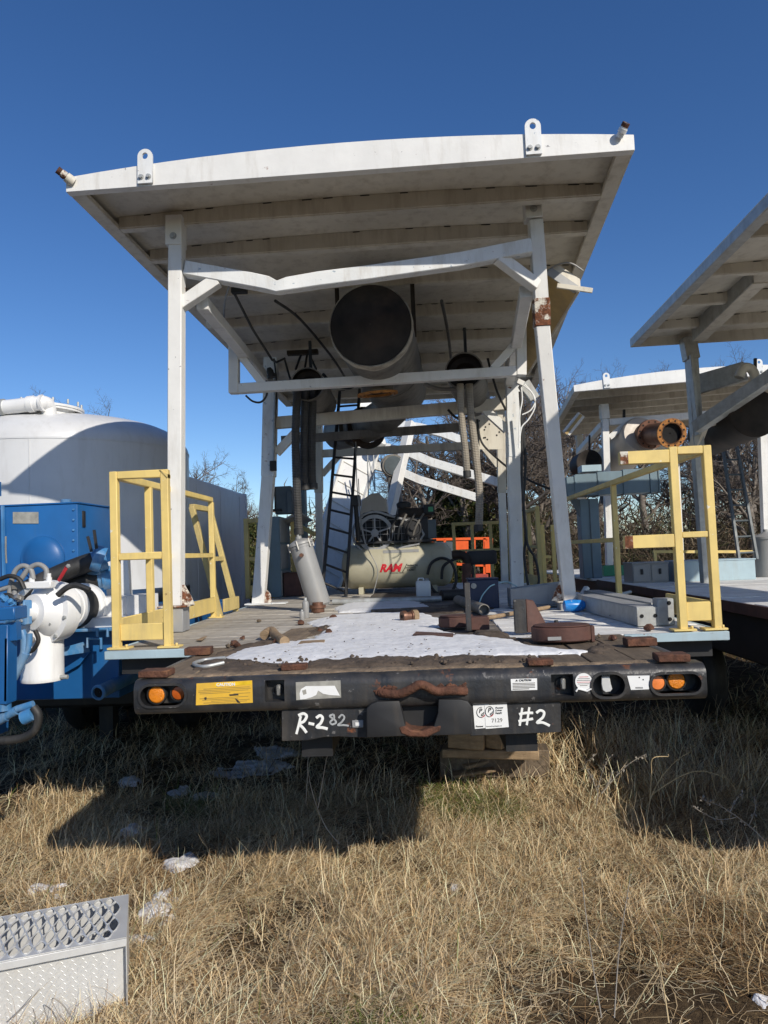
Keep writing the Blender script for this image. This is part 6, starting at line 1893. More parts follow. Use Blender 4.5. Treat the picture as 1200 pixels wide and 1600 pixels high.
MB().beam(at(951, 660, Y=y3l), at(1195, 640, Y=y3l), 0.10, 0.11).build('crossbar', 'white', c3_, bevel=0.005)
MB().beam(at(952, 684, Y=y3l), at(977, 662, Y=y3l), 0.09, 0.09).build('brace', 'white', c3_)
MB().beam(at(904, 706, Y=14), at(941, 664, Y=y3l), 0.09, 0.09).build('brace', 'white', c3_)
MB().beam(at(905, 708, Y=14.6), at(1052, 700, Y=14.6), 0.1, 0.1).build('crossbar', 'white_old', c3_)
t = thing('strip_light', 'white light fixture under the left edge of the farther canopy', 'light', at(896, 665, Y=12.6))
MB().beam(at(884, 678, Y=12.4), at(908, 648, Y=12.4), 0.10, 0.14).build('housing', 'white', t, bevel=0.006)
MB().beam(at(884, 678, Y=12.33), at(908, 648, Y=12.33), 0.02, 0.05).build('lens', 'light_tan', t)

t = thing('exhaust_pipe', 'tan exhaust drum with brown bolted pipe and orange flange on the right', 'exhaust pipe', at(1010, 740, Y=12))
p0, p1 = at(1003, 679, Y=12.2), at(950, 730, Y=13.8)
MB().lathe(p0, p1 - p0, [(0, 0.02), (0, 0.30), (0.05, 0.33), ((p1 - p0).length, 0.33), ((p1 - p0).length, 0.02)], 32).build('drum', 'tan', t)
q0 = at(1050, 677, Y=11.2)
q1 = at(1006, 679, Y=12.25)
MB().lathe(q0, q1 - q0, [(0.2, 0.15), (0.0, 0.155), (0.0, 0.175), ((q1 - q0).length, 0.175)], 28, True).build('pipe', 'copper', t)
ring_flange('end_flange', t, q0 + (q1 - q0).normalized() * 0.03, q0 - q1, 0.23, 0.155, 0.03, 'rust_orange', 12, 0.016)
MB().lathe(q0, q1 - q0, [(0.06, 0.16), (0.07, 0.01)], 20, False, False).build('pipe_mouth', 'void', t)
qm = lerp(q0, q1, 0.72)
ring_flange('middle_flange', t, qm, q0 - q1, 0.24, 0.17, 0.03, 'copper', 12, 0.016)
ring_flange('middle_flange', t, qm + (q1 - q0).normalized() * 0.05, q0 - q1, 0.24, 0.17, 0.03, 'copper', 12, 0.016)
MB().beam(at(975, 660, Y=12.6), at(975, 640, Y=12.6), 0.04, 0.04).build('hanger', 'black_flat', t)
t = thing('small_muffler', 'black round muffler behind the farther canopy post', 'muffler', at(921, 740, Y=12.8))
MB().lathe(at(921, 722, Y=12.6), (0, 1, 0), [(0.08, 0.02), (0.0, 0.19), (0.0, 0.22), (0.6, 0.22), (0.6, 0.02)], 26).build('shell', 'soot', t)
MB().beam(at(921, 705, Y=12.8), at(921, 680, Y=12.8), 0.03, 0.03).build('hanger_rod', 'black_flat', t)

du = thing('duct_beam', 'blue-grey boxed steel duct on a square column behind the right rail', 'duct', at(920, 930, Y=11.2))
yd = 11.2
xs_ = [886, 900, 936, 976, 1018, 1031]
for i in range(5):
    a, b = at(xs_[i], 778 - (xs_[i] - 886) * 0.05, Y=yd), at(xs_[i + 1], 778 - (xs_[i + 1] - 886) * 0.05, Y=yd)
    tz, bz = at(xs_[i], 745 - i * 4, Y=yd).z, at(xs_[i], 777 - i * 2, Y=yd).z
    MB().box(((a.x + b.x) / 2, yd + 0.2, (tz + bz) / 2), (b.x - a.x - 0.012, 0.4, tz - bz)).build('duct_box', 'bluegrey', du, bevel=0.006)
    MB().box((b.x, yd + 0.2, (tz + bz) / 2), (0.02, 0.43, tz - bz + 0.03)).build('duct_joint', 'bluegrey', du)
a, b = at(906, 780, Y=yd + 0.1), at(935, 780, Y=yd + 0.1)
MB().box(((a.x + b.x) / 2, yd + 0.25, (DZ + a.z) / 2), (b.x - a.x, 0.28, a.z - DZ)).build('column', 'bluegrey', du, bevel=0.006)
MB().box(((a.x + b.x) / 2, yd + 0.105, (DZ + a.z) / 2), (0.012, 0.012, a.z - DZ)).build('column_seam', 'darkgrey', du)
MB().poly([at(890, 780, Y=yd + 0.1), at(906, 780, Y=yd + 0.1), at(906, 808, Y=yd + 0.1)], (0, 0.02, 0)).build('gusset', 'darkgrey', du)
a, b = at(920, 722, Y=yd), at(935, 722, Y=yd)
MB().box(at(921, 733, Y=yd + 0.3), (0.3, 0.3, 0.10)).build('duct_cap', 'paleblue', du)
t = thing('green_crate', 'low green plastic crate under the farther canopy', 'crate', at(958, 912, Y=11.9))
c = at(958, 912, Y=11.9)
g = MB()
for dx, dy, sx, sy in ((-0.17, 0, 0.012, 0.3), (0.17, 0, 0.012, 0.3), (0, -0.15, 0.35, 0.012), (0, 0.15, 0.35, 0.012)):
    MB().box((c.x + dx, c.y + dy, DZ + 0.09), (sx, sy, 0.16)).build('side', 'green', t)
MB().box((c.x, c.y, DZ + 0.016), (0.33, 0.29, 0.012)).build('floor', 'green', t)

# orange lift far behind
ol = thing('orange_lift', 'orange work platform lift standing behind the deck beyond the compressor', 'lift', at(715, 905, Y=20.6))
Yo = 20.6


def ob(a, b, w, nm='rail', m='orange', Y=Yo):
    MB().beam(at(*a, Y=Y), at(*b, Y=Y), w, w).build(nm, m, ol)


for a, b in (((676, 843), (768, 841)), ((676, 868), (768, 868)), ((676, 843), (676, 905)), ((695, 843), (695, 868)), ((768, 841), (768, 905)), ((757, 841), (757, 900)), ((741, 843), (741, 868)), ((684, 880), (768, 884))):
    ob(a, b, 0.07)
MB().poly([at(708, 844, Y=Yo), at(732, 844, Y=Yo), at(732, 868, Y=Yo), at(708, 868, Y=Yo)], (0, 0.04, 0)).build('side_panel', 'orange', ol)
MB().poly([at(697, 846, Y=Yo - 0.1), at(710, 846, Y=Yo - 0.1), at(710, 868, Y=Yo - 0.1), at(697, 868, Y=Yo - 0.1)], (0, 0.1, 0)).build('control_box', 'darkgrey', ol)
MB().poly([at(757, 846, Y=Yo - 0.05), at(768, 840, Y=Yo - 0.05), at(768, 895, Y=Yo - 0.05), at(759, 895, Y=Yo - 0.05)], (0, 0.04, 0)).build('side_panel', 'orange', ol)
MB().box(at(742, 905, Y=Yo + 0.3) + V((0, 0, -0.2)), (0.7, 0.8, 0.7)).build('chassis', 'red_dull', ol, bevel=0.02)
for dx in (-0.3, 0.35):
    q = at(742, 930, Y=Yo) + V((dx, 0, 0))
    MB().lathe((q.x, Yo, 0.35), (0, 1, 0), [(0, 0.2), (0.02, 0.35), (0.22, 0.35), (0.24, 0.2)], 20).build('wheel', 'rubber', ol)

# ------------------------------------------------------------------ aluminium step in the grass
pr0 = at(200, 1582, Z=0.0)
pl_top = at(0, 1503, Z=0.308)
prt = V((pr0.x, pr0.y, 0.308))
exs = (prt - pl_top)
exs.z = 0
exs.normalize()
eys = V((-exs.y, exs.x, 0))
Wd, Dp, Hs = 1.0, 0.415, 0.308
og = prt - exs * Wd
og.z = 0.0
sp_ = thing('aluminium_step', 'bright aluminium step box with diamond grip tread lying in the grass', 'step', (og + exs * Wd / 2).to_tuple()[:2] + (0,))
out = [(0, 0), (Wd, 0), (Wd, Dp), (0, Dp)]
holes = []
rowsn = 5
for r_ in range(rowsn):
    yy = 0.055 + r_ * (Dp - 0.10) / (rowsn - 1)
    nn = 18
    for i in range(nn):
        xx = 0.04 + (i + (0.5 if r_ % 2 else 0.0)) * (Wd - 0.07) / nn
        if xx > Wd - 0.025:
            continue
        hw2, hh2 = 0.0215, 0.066
        if r_ in (0, rowsn - 1):
            hh2 = 0.044
        holes.append([(xx + hw2 * math.cos(a) * abs(math.cos(a)) ** 0.4, yy + hh2 * math.sin(a) * abs(math.sin(a)) ** 0.4) for a in np.linspace(0, 2 * math.pi, 12, endpoint=False)])
tm = place_mesh('tread', curve_mesh([out] + holes, 0.0025), 'alu', sp_, og + V((0, 0, Hs)), exs, eys)
g = MB()
for hl in holes:                                       # turned-up lips round the grip openings
    P = [og + exs * x + eys * y + V((0, 0, Hs + 0.003)) for x, y in hl]
    g.tube(P + [P[0]], 0.0032, 5, caps=False)
tag(g.build('grip_lips', 'alu', sp_, smooth=60), kind='stuff')


def sbox(nm, x0, x1, y0_, y1_, z0, z1, m='alu'):
    P = [og + exs * x + eys * y for x, y in ((x0, y0_), (x1, y0_), (x1, y1_), (x0, y1_))]
    return MB().poly([V((p.x, p.y, z0)) for p in P], (0, 0, z1 - z0)).build(nm, m, sp_, bevel=0.0015)


sbox('tread_lip', 0.0, Wd, -0.004, 0.0, Hs - 0.034, Hs - 0.003)
sbox('back_lip', 0.0, Wd, Dp, Dp + 0.004, Hs - 0.04, Hs + 0.003)
sbox('front_panel', 0.0, Wd - 0.006, 0.045, 0.049, -0.05, Hs - 0.006)
sbox('side_panel', Wd - 0.005, Wd - 0.001, 0.0, Dp, -0.05, Hs - 0.004)
sbox('back_panel', 0.0, Wd - 0.006, Dp - 0.008, Dp - 0.004, -0.05, Hs - 0.006)
g = MB()
k = 0
for r_ in range(15):
    for i in range(46):
        xx = 0.015 + i * 0.0205 + (0.010 if r_ % 2 else 0)
        zz = 0.01 + r_ * 0.0172
        if xx > Wd - 0.02 or zz > Hs - 0.05:
            continue
        a = R(45) if (i + r_) % 2 else R(-45)
        c = og + exs * xx + eys * 0.0445 + V((0, 0, zz))
        dv = exs * math.cos(a) + V((0, 0, math.sin(a)))
        nv = V((0, 0, 1)) * math.cos(a) - exs * math.sin(a)
        P = [c - dv * 0.0105, c + nv * 0.0028, c + dv * 0.0105, c - nv * 0.0028]
        T_ = [c - dv * 0.006 - eys * 0.0016, c + dv * 0.006 - eys * 0.0016]
        g.add(P + T_, [(0, 1, 5, 4), (1, 2, 5), (2, 3, 4, 5), (3, 0, 4)])
tag(g.build('plate_lozenges', 'alu', sp_, smooth=0), kind='stuff')

# ------------------------------------------------------------------ timber cribbing under the trailer
def timber(name, a, b, w, h, m, lab, roll=0.0):
    return one(name, MB().beam(a, b, w, h), m, lab, 'timber', group='timbers under the trailer', bevel=0.008)


yk = 5.9
timber('timber_block', (0.12, yk + 0.1, 0.27), (0.88, yk, 0.26), 0.16, 0.07, 'wood_raw', 'long timber lying crosswise under the trailer in the sunlit patch')
timber('timber_block', (0.18, yk + 0.05, 0.40), (0.46, yk - 0.02, 0.39), 0.16, 0.15, 'wood_raw', 'upper left timber block stacked beneath the trailer plate')
timber('timber_block', (0.50, yk + 0.05, 0.40), (0.62, yk - 0.02, 0.40), 0.16, 0.17, 'wood_raw', 'small middle timber block stacked beneath the trailer plate')
timber('timber_block', (0.66, yk + 0.05, 0.40), (0.80, yk - 0.02, 0.40), 0.16, 0.17, 'wood_dark', 'darker right timber block stacked beneath the trailer plate')
p = at(818, 1212, Z=0.0)
timber('timber_post', (p.x, p.y + 0.1, 0.02), (p.x - 0.05, p.y + 0.15, 0.36), 0.11, 0.05, 'wood_raw', 'short timber board standing upright right of the stacked blocks')
p = at(760, 1203, Z=0.06)
timber('timber_board', p + V((-0.2, -0.05, 0.05)), p + V((0.22, 0.12, 0.11)), 0.16, 0.03, 'wood_raw', 'weathered board lying slanted in the grass before the stacked blocks')
p = at(735, 1213, Z=0.04)
timber('timber_board', p + V((-0.15, -0.02, 0.02)), p + V((0.2, 0.04, 0.05)), 0.14, 0.025, 'wood_raw', 'split board lying lowest in the grass before the stacked blocks')
timber('timber_block', (0.1, yk + 0.35, 0.12), (1.0, yk + 0.3, 0.12), 0.22, 0.22, 'wood_dark', 'dark timber baulk at the bottom of the stack under the trailer')


# ------------------------------------------------------------------ vegetation, snow, dirt
def np_mesh(name, verts, quads=None, tris=None, m=None, colors=None, smooth=False):
    me = bpy.data.meshes.new(name)
    nq = 0 if quads is None else len(quads)
    ntri = 0 if tris is None else len(tris)
    me.vertices.add(len(verts))
    me.vertices.foreach_set('co', np.asarray(verts, np.float32).ravel())
    loops = []
    if nq:
        loops.append(np.asarray(quads, np.int32).ravel())
    if ntri:
        loops.append(np.asarray(tris, np.int32).ravel())
    lp = np.concatenate(loops)
    me.loops.add(len(lp))
    me.loops.foreach_set('vertex_index', lp)
    me.polygons.add(nq + ntri)
    st = np.concatenate([np.arange(nq) * 4, nq * 4 + np.arange(ntri) * 3]).astype(np.int32)
    me.polygons.foreach_set('loop_start', st)
    if colors is not None:
        a = me.color_attributes.new('col', 'FLOAT_COLOR', 'POINT')
        c = np.ones((len(verts), 4), np.float32)
        c[:, :3] = colors
        a.data.foreach_set('color', c.ravel())
    me.update(calc_edges=True)
    me.validate()
    if smooth:
        me.shade_smooth()
    if m:
        me.materials.append(M[m] if isinstance(m, str) else m)
    return me


M['grass'] = attr_mat('dry_grass', 'col', 0.7, 0.0)
M['leaf'] = attr_mat('evergreen_leaf', 'col', 0.6, 0.15)


def gz(xs, ys):
    return np.array([ground_z(float(x), float(y)) for x, y in zip(xs, ys)])


# lookup grid for the ground height (fast)
GXN = np.linspace(-9, 9, 181)
GYN = np.linspace(1, 19, 181)
GG = np.array([[ground_z(x, y) for x in GXN] for y in GYN])


def gzf(x, y):
    i = np.clip(((x + 9) / 18 * 180).astype(int), 0, 180)
    j = np.clip(((y - 1) / 18 * 180).astype(int), 0, 180)
    return GG[j, i]


def nfield(x, y, s, seed):
    """cheap smooth value field made of sines, for clumps"""
    r = np.random.default_rng(seed)
    o = np.zeros_like(x)
    for k in range(6):
        a = r.uniform(0, 2 * math.pi)
        f = s * r.uniform(0.6, 1.7)
        o += np.sin((x * math.cos(a) + y * math.sin(a)) * f + r.uniform(0, 6.28))
    return o / 6


PAL = np.array([(0.71, 0.525, 0.295), (0.85, 0.69, 0.445), (0.52, 0.36, 0.18), (0.27, 0.155, 0.07), (0.56, 0.45, 0.31), (0.10, 0.065, 0.035), (0.13, 0.17, 0.035)])


def blades(x, y, L, w, lean0, lean1, heading, col, curl, seg=4):
    n = len(x)
    z = gzf(x, y)
    t = np.linspace(0, 1, seg)
    px, py, pz = x.copy(), y.copy(), z.copy() - 0.005
    hx, hy = np.cos(heading), np.sin(heading)
    sx, sy = -hy, hx
    V_, C_ = [], []
    for i in range(seg):
        if i > 0:
            ph = lean0 + (lean1 - lean0) * (t[i] - 0.5 / seg)
            hx, hy = np.cos(heading + curl * t[i]), np.sin(heading + curl * t[i])
            sx, sy = -hy, hx
            st = L / (seg - 1)
            px = px + np.sin(ph) * hx * st
            py = py + np.sin(ph) * hy * st
            pz = np.maximum(pz + np.cos(ph) * st, gzf(px, py) + 0.004 + 0.012 * (i / seg))
        ww = w * (1 - 0.85 * t[i] ** 1.5) * 0.5
        V_.append(np.stack([px - sx * ww, py - sy * ww, pz], 1))
        V_.append(np.stack([px + sx * ww, py + sy * ww, pz + ww * 0.3], 1))
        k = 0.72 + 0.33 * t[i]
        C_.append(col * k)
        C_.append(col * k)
    vv = np.stack(V_, 1).reshape(-1, 3)
    cc = np.stack(C_, 1).reshape(-1, 3)
    b = np.arange(n)[:, None] * (2 * seg)
    q = np.array([[2 * i, 2 * i + 1, 2 * i + 3, 2 * i + 2] for i in range(seg - 1)])
    qq = (b[:, :, None] + q[None]).reshape(-1, 4)
    return vv, qq, cc


def scatter(n, x0, x1, y0, y1, near=True):
    x = RNG.uniform(x0, x1, n)
    y = RNG.uniform(y0, y1, n)
    return x, y


parts = []


def grass_patch(n, x0, x1, y0, y1, Lr, w, flat, pal_w, seed, keep=None, cone=True, curl_s=1.2, seg=4):
    x, y = scatter(n, x0, x1, y0, y1)
    if cone:
        k = np.abs(x + 0.047 * y) < 0.62 * y + 0.5
        x, y = x[k], y[k]
    # clumps: shift points towards lattice tufts
    tx = nfield(x, y, 9, seed)
    dens = 0.62 + 1.3 * nfield(x, y, 6.0, 101) + 0.5 * nfield(x, y, 14.0, 102)
    k = RNG.uniform(0, 1, len(x)) < np.clip(dens + 0.2, 0.12, 1)
    if keep is not None:
        k &= keep(x, y)
    x, y = x[k], y[k]
    m = len(x)
    clump = nfield(x, y, 7.0, 103)
    L = RNG.uniform(Lr[0], Lr[1], m) * (1 + 0.5 * clump)
    base = nfield(x, y, 2.2, seed + 3) * 5.0
    heading = base + RNG.normal(0, 1.5, m)
    curl = RNG.normal(0, curl_s, m)
    r = RNG.uniform(0, 1, m)
    l0 = np.where(r < flat, RNG.uniform(1.15, 1.62, m), RNG.uniform(0.2, 1.1, m))
    l1 = l0 + np.where(r < flat, RNG.uniform(-0.3, 0.9, m), RNG.uniform(0.0, 1.4, m))
    idx = RNG.choice(len(PAL), m, p=pal_w)
    # greener and browner tufts
    gsel = (nfield(x, y, 4.0, 204) > 0.46) & (RNG.uniform(0, 1, m) < 0.5)
    idx[gsel] = 6
    bsel = (nfield(x, y, 3.4, 205) > 0.34) & (RNG.uniform(0, 1, m) < 0.62)
    idx[bsel] = RNG.choice([3, 5, 2], bsel.sum())
    gsel = (nfield(x, y, 2.4, 206) > 0.36) & (RNG.uniform(0, 1, m) < 0.4)
    idx[gsel] = 4
    col = np.minimum(PAL[idx] * RNG.uniform(0.8, 1.32, (m, 1)), 0.88)
    ww = w * RNG.uniform(0.6, 1.4, m)
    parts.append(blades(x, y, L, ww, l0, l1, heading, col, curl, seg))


def in_mud(x, y):
    return ~((y < 3.32 + 0.25 * nfield(x, y, 3, 77)) & (x > 0.35) & (RNG.uniform(0, 1, len(x)) < 0.92))


PW = [0.28, 0.26, 0.16, 0.13, 0.08, 0.08, 0.01]
SB = prt  # near right corner of the step


def no_step(x, y):
    px = (x - og.x) * exs.x + (y - og.y) * exs.y
    py = (x - og.x) * eys.x + (y - og.y) * eys.y
    return ~((px > -0.1) & (px < Wd + 0.012) & (py > 0.03) & (py < Dp + 0.02))


def k1(x, y):
    return in_mud(x, y) & no_step(x, y)


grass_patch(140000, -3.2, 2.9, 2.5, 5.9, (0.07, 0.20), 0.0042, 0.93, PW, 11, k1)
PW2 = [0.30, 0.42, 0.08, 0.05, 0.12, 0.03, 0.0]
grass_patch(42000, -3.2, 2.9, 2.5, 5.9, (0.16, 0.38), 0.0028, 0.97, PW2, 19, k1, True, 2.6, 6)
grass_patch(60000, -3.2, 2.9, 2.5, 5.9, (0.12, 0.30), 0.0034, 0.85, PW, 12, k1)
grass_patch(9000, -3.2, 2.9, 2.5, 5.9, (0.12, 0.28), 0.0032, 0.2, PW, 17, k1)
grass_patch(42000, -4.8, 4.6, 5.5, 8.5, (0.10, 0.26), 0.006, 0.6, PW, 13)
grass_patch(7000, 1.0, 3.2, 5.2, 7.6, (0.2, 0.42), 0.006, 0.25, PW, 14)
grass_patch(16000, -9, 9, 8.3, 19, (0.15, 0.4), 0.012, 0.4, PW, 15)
nv = 0
VV, QQ, CC = [], [], []
for v_, q_, c_ in parts:
    VV.append(v_)
    QQ.append(q_ + nv)
    CC.append(c_)
    nv += len(v_)
me = np_mesh('dry_grass', np.concatenate(VV), np.concatenate(QQ), None, 'grass', np.concatenate(CC))
tag(link('dry_grass', me), 'matted dry straw-coloured grass covering the yard', 'grass', kind='stuff')


# ---- snow on the deck, as a sheet of varying thickness
def pip(px, py, poly):
    ins = np.zeros(px.shape, bool)
    n = len(poly)
    d = np.full(px.shape, 1e9)
    for i in range(n):
        x0, y0 = poly[i]
        x1, y1 = poly[(i + 1) % n]
        c = ((y0 > py) != (y1 > py)) & (px < (x1 - x0) * (py - y0) / (y1 - y0 + 1e-12) + x0)
        ins ^= c
        dx, dy = x1 - x0, y1 - y0
        t = np.clip(((px - x0) * dx + (py - y0) * dy) / (dx * dx + dy * dy + 1e-12), 0, 1)
        d = np.minimum(d, np.hypot(px - x0 - t * dx, py - y0 - t * dy))
    return np.where(ins, d, -d)


def sheet(name, polys, z0, thick, edge, res, m, rough_amp, seed, label, cat, wob=0.03):
    allp = [p for pl_ in polys for p in pl_]
    x0, x1 = min(p[0] for p in allp) - 0.1, max(p[0] for p in allp) + 0.1
    y0, y1 = min(p[1] for p in allp) - 0.1, max(p[1] for p in allp) + 0.1
    nx, ny = int((x1 - x0) / res) + 1, int((y1 - y0) / res) + 1
    X, Y = np.meshgrid(np.linspace(x0, x1, nx), np.linspace(y0, y1, ny))
    D = np.full(X.shape, -9.0)
    for pl_ in polys:
        D = np.maximum(D, pip(X, Y, pl_))
    nz = nfield(X, Y, 14, seed) * 0.5 + nfield(X, Y, 37, seed + 1) * 0.3 + nfield(X, Y, 90, seed + 2) * 0.2
    D = D + nz * wob
    H = np.clip(D / edge, 0, 1)
    H = np.sqrt(H) * thick * (1 + 0.35 * nfield(X, Y, 5, seed + 3)) + (D > 0) * nz * rough_amp
    zz = z0(X, Y) if callable(z0) else np.full(X.shape, z0)
    Z = zz + np.where(D > 0, np.maximum(H, 0.001), -0.012)
    ok = D > -res * 1.6
    idx = -np.ones(X.shape, int)
    cell = ok[:-1, :-1] & ok[1:, :-1] & ok[:-1, 1:] & ok[1:, 1:]
    used_ = np.zeros(X.shape, bool)
    for a, b in ((0, 0), (1, 0), (0, 1), (1, 1)):
        used_[a:a + ny - 1, b:b + nx - 1] |= cell
    idx[used_] = np.arange(used_.sum())
    j, i = np.where(cell)
    q = np.stack([idx[j, i], idx[j, i + 1], idx[j + 1, i + 1], idx[j + 1, i]], 1)
    me = np_mesh(name, np.stack([X[used_], Y[used_], Z[used_]], 1), q, None, m, None, True)
    return tag(link(name, me), label, cat, kind='stuff')


def dpoly(pts):
    return [tuple(deck(a, b))[:2] for a, b in pts]


snow_polys = [dpoly([(345, 1034), (372, 1017), (440, 1004), (490, 999), (503, 987), (540, 979), (640, 975), (690, 984), (720, 992), (770, 996), (800, 1000), (835, 1008), (880, 1016), (925, 1017), (905, 1021), (800, 1023), (700, 1026), (600, 1029), (500, 1034), (420, 1039)]),
              dpoly([(478, 972), (520, 962), (600, 958), (660, 957), (685, 966), (690, 980), (560, 983), (500, 984)]),
              dpoly([(520, 950), (545, 941), (600, 938), (655, 940), (672, 949), (640, 955), (530, 957)])]
sheet('deck_snow', snow_polys, DZ - 0.004, 0.022, 0.16, 0.011, 'snow', 0.008, 5, 'white crusted snow lying over the middle of the trailer deck', 'snow', 0.045)
dirt_polys = [dpoly([(300, 1046), (330, 1030), (420, 1036), (500, 1033), (600, 1029), (700, 1026), (800, 1026), (835, 1030), (760, 1038), (620, 1040), (480, 1044), (380, 1050)]),
              dpoly([(340, 1022), (380, 1008), (430, 1000), (470, 990), (500, 978), (540, 974), (500, 990), (440, 1006), (370, 1020)]),
              dpoly([(740, 985), (790, 990), (830, 1006), (800, 1002), (752, 996)]), dpoly([(560, 955), (700, 948), (720, 935), (640, 935), (690, 930), (780, 936), (770, 952), (700, 960)]), dpoly([(915, 1018), (945, 1006), (960, 1012), (935, 1022)])]
sheet('deck_dirt', dirt_polys, DZ - 0.003, 0.016, 0.06, 0.014, 'dirt', 0.02, 31, 'dark crumbly dirt along the front of the trailer deck', 'dirt', 0.05)


def gpoly(cx, cy, rx, ry, seed):
    c = at(cx, cy, Z=0.0)
    r = random.Random(seed)
    sx, sy = rx / FPX * c.y, ry / FPX * c.y * c.y / CAM_Z
    return [(c.x + sx * math.cos(a) * r.uniform(0.7, 1.2), c.y + sy * math.sin(a) * r.uniform(0.7, 1.2)) for a in np.linspace(0, 2 * math.pi, 12, endpoint=False)]


gp_ = [gpoly(*q) for q in ((75, 1378, 28, 9, 1), (95, 1390, 24, 7, 2), (285, 1349, 26, 14, 3), (262, 1404, 26, 9, 4), (240, 1428, 20, 12, 5), (222, 1462, 22, 9, 6), (250, 1440, 18, 10, 7),
                          (200, 1222, 22, 6, 8), (280, 1234, 18, 7, 9), (400, 1196, 60, 12, 10), (205, 1298, 20, 7, 11), (430, 1175, 40, 8, 12), (704, 1380, 9, 4, 13), (1196, 1556, 14, 6, 14), (330, 1245, 30, 6, 15))]
sheet('ground_snow', gp_, lambda X, Y: gzf(X, Y) + 0.004, 0.026, 0.06, 0.010, 'snow_dirty', 0.014, 51, 'scattered patches of melting snow lying in the grass', 'snow', 0.08)


# ---- bare trees
def tree_geo(seed, h, spread=0.55, n1=9, twigs=(8, 7, 5), multi=1, up=0.35):
    r = random.Random(seed)
    big, fine = MB(), MB()

    def rv():
        return V((r.gauss(0, 1), r.gauss(0, 1), r.gauss(0, 1)))

    def branch(p, d, L, rad, lev):
        k = (6, 5, 4, 3, 2)[lev]
        pts = [p]
        rr = [rad]
        q = V(p)
        dd = V(d).normalized()
        for i in range(k):
            dd = (dd + rv() * (0.10, 0.16, 0.2, 0.22, 0.2)[lev] + V((0, 0, 1)) * (0.0, 0.05, 0.05, 0.04, 0.02)[lev]).normalized()
            q = q + dd * L / k
            pts.append(q)
            rr.append(rad * (1 - 0.75 * (i + 1) / k))
        (big if lev < 2 else fine).tube(pts, rr, (7, 5, 4, 3, 3)[lev], caps=False)
        if lev == 4:
            return
        cnt = (n1, twigs[0], twigs[1], twigs[2])[lev]
        for c in range(cnt):
            t = (0.32 if lev == 0 else 0.18) + (1 - (0.32 if lev == 0 else 0.18)) * (c + r.random()) / cnt
            t = min(t, 0.99)
            i = min(int(t * k), k - 1)
            bp_ = pts[i].lerp(pts[i + 1], t * k - i)
            ax = (pts[i + 1] - pts[i]).normalized()
            side = rv()
            side = (side - ax * side.dot(ax)).normalized()
            nd = (ax * r.uniform(0.35, 0.8) + side * r.uniform(0.6, 1.1) * (spread / 0.55) + V((0, 0, up * r.random()))).normalized()
            branch(bp_, nd, L * (0.62, 0.52, 0.5, 0.5)[lev] * r.uniform(0.6, 1.1) * (1.15 - 0.5 * t), rr[i] * (0.55, 0.62, 0.75, 0.85)[lev], lev + 1)
    for _ in range(multi):
        branch(V((r.uniform(-0.3, 0.3) * (multi > 1), r.uniform(-0.3, 0.3) * (multi > 1), 0)), V((r.uniform(-0.15, 0.15) * multi, r.uniform(-0.15, 0.15) * multi, 1)), h * (0.80 if multi == 1 else r.uniform(0.5, 0.7)), h * 0.022 / math.sqrt(multi), 0)
    top = max(p.z for p in fine.v)
    return big, fine, top


def raw(mb, name, m):
    me = bpy.data.meshes.new(name)
    me.from_pydata([tuple(p) for p in mb.v], [], mb.f)
    me.shade_smooth()
    me.materials.append(M[m])
    return me


tree_lib = []
for s in (3, 8, 15):
    b_, f_, tp = tree_geo(s, 9.0, n1=12, twigs=(9, 8, 6))
    tree_lib.append((raw(b_, 'trunk', 'bark'), raw(f_, 'crown', 'twig'), tp))


def tree(kind, px, top_px, Y, lab, rz, sx=1.0):
    b_, f_, tp = tree_lib[kind]
    p = at(px, top_px, Y=Y)
    t = thing('bare_tree', lab, 'tree', (p.x, Y, 0), 'bare trees behind the yard')
    s = p.z / tp
    t.scale = (s * sx, s * sx, s)
    t.rotation_euler = (0, 0, rz)
    link('trunk', b_, t)
    link('crown', f_, t)
    return t


TREES = [(0, 95, 600, 34, 'bare tree whose top shows over the left side of the silo dome', 0.4, 1.0), (1, 170, 618, 38, 'bare tree whose thin twigs peep over the right shoulder of the silo', 2.1, 1.0),
         (2, 318, 688, 27, 'bare tree rising over the grey container beside the white post', 1.2, 1.0), (0, 352, 735, 30, 'low bare tree over the far end of the grey container', 3.4, 1.1),
         (1, 395, 770, 31, 'small bare tree between the container and the left rear post', 0.2, 1.2), (2, 690, 640, 26, 'bare tree seen through the frame beyond the hoist arms', 2.6, 1.15),
         (0, 770, 560, 25, 'big bare tree behind the right rear posts', 1.0, 1.1), (1, 855, 552, 29, 'bare tree in the gap between the canopy and the farther canopy', 4.0, 1.0),
         (2, 915, 570, 36, 'slim bare tree just left of the farther canopy lug', 5.1, 0.9), (0, 990, 578, 40, 'bare tree with its top over the farther canopy roof', 2.9, 1.1),
         (1, 1128, 545, 30, 'bare tree whose fan of twigs shows under the grey canopy', 1.7, 1.0), (2, 1185, 570, 24, 'dark thick bare tree at the right edge of the yard', 0.7, 1.2),
         (0, 1080, 640, 27, 'bare tree behind the grey canopy post', 3.9, 1.2), (1, 620, 720, 33, 'distant bare tree low behind the hoist mast', 5.5, 1.3), (1, 735, 600, 24, 'bare tree with spreading limbs between the tan hoses and the rear posts', 0.9, 1.4),
         (0, 835, 560, 27, 'bare tree with a narrow crown left of the farther canopy corner', 0.3, 0.9), (2, 885, 572, 33, 'thin bare tree just above the farther canopy corner', 1.9, 1.0), (1, 660, 655, 22, 'bare tree whose branches fill the gap beside the pulley', 2.7, 1.5),
         (2, 830, 600, 22, 'bare tree close behind the leaning right post', 2.2, 1.1), (0, 1160, 600, 21, 'gnarled bare tree behind the dark grey ladder', 4.4, 1.3)]
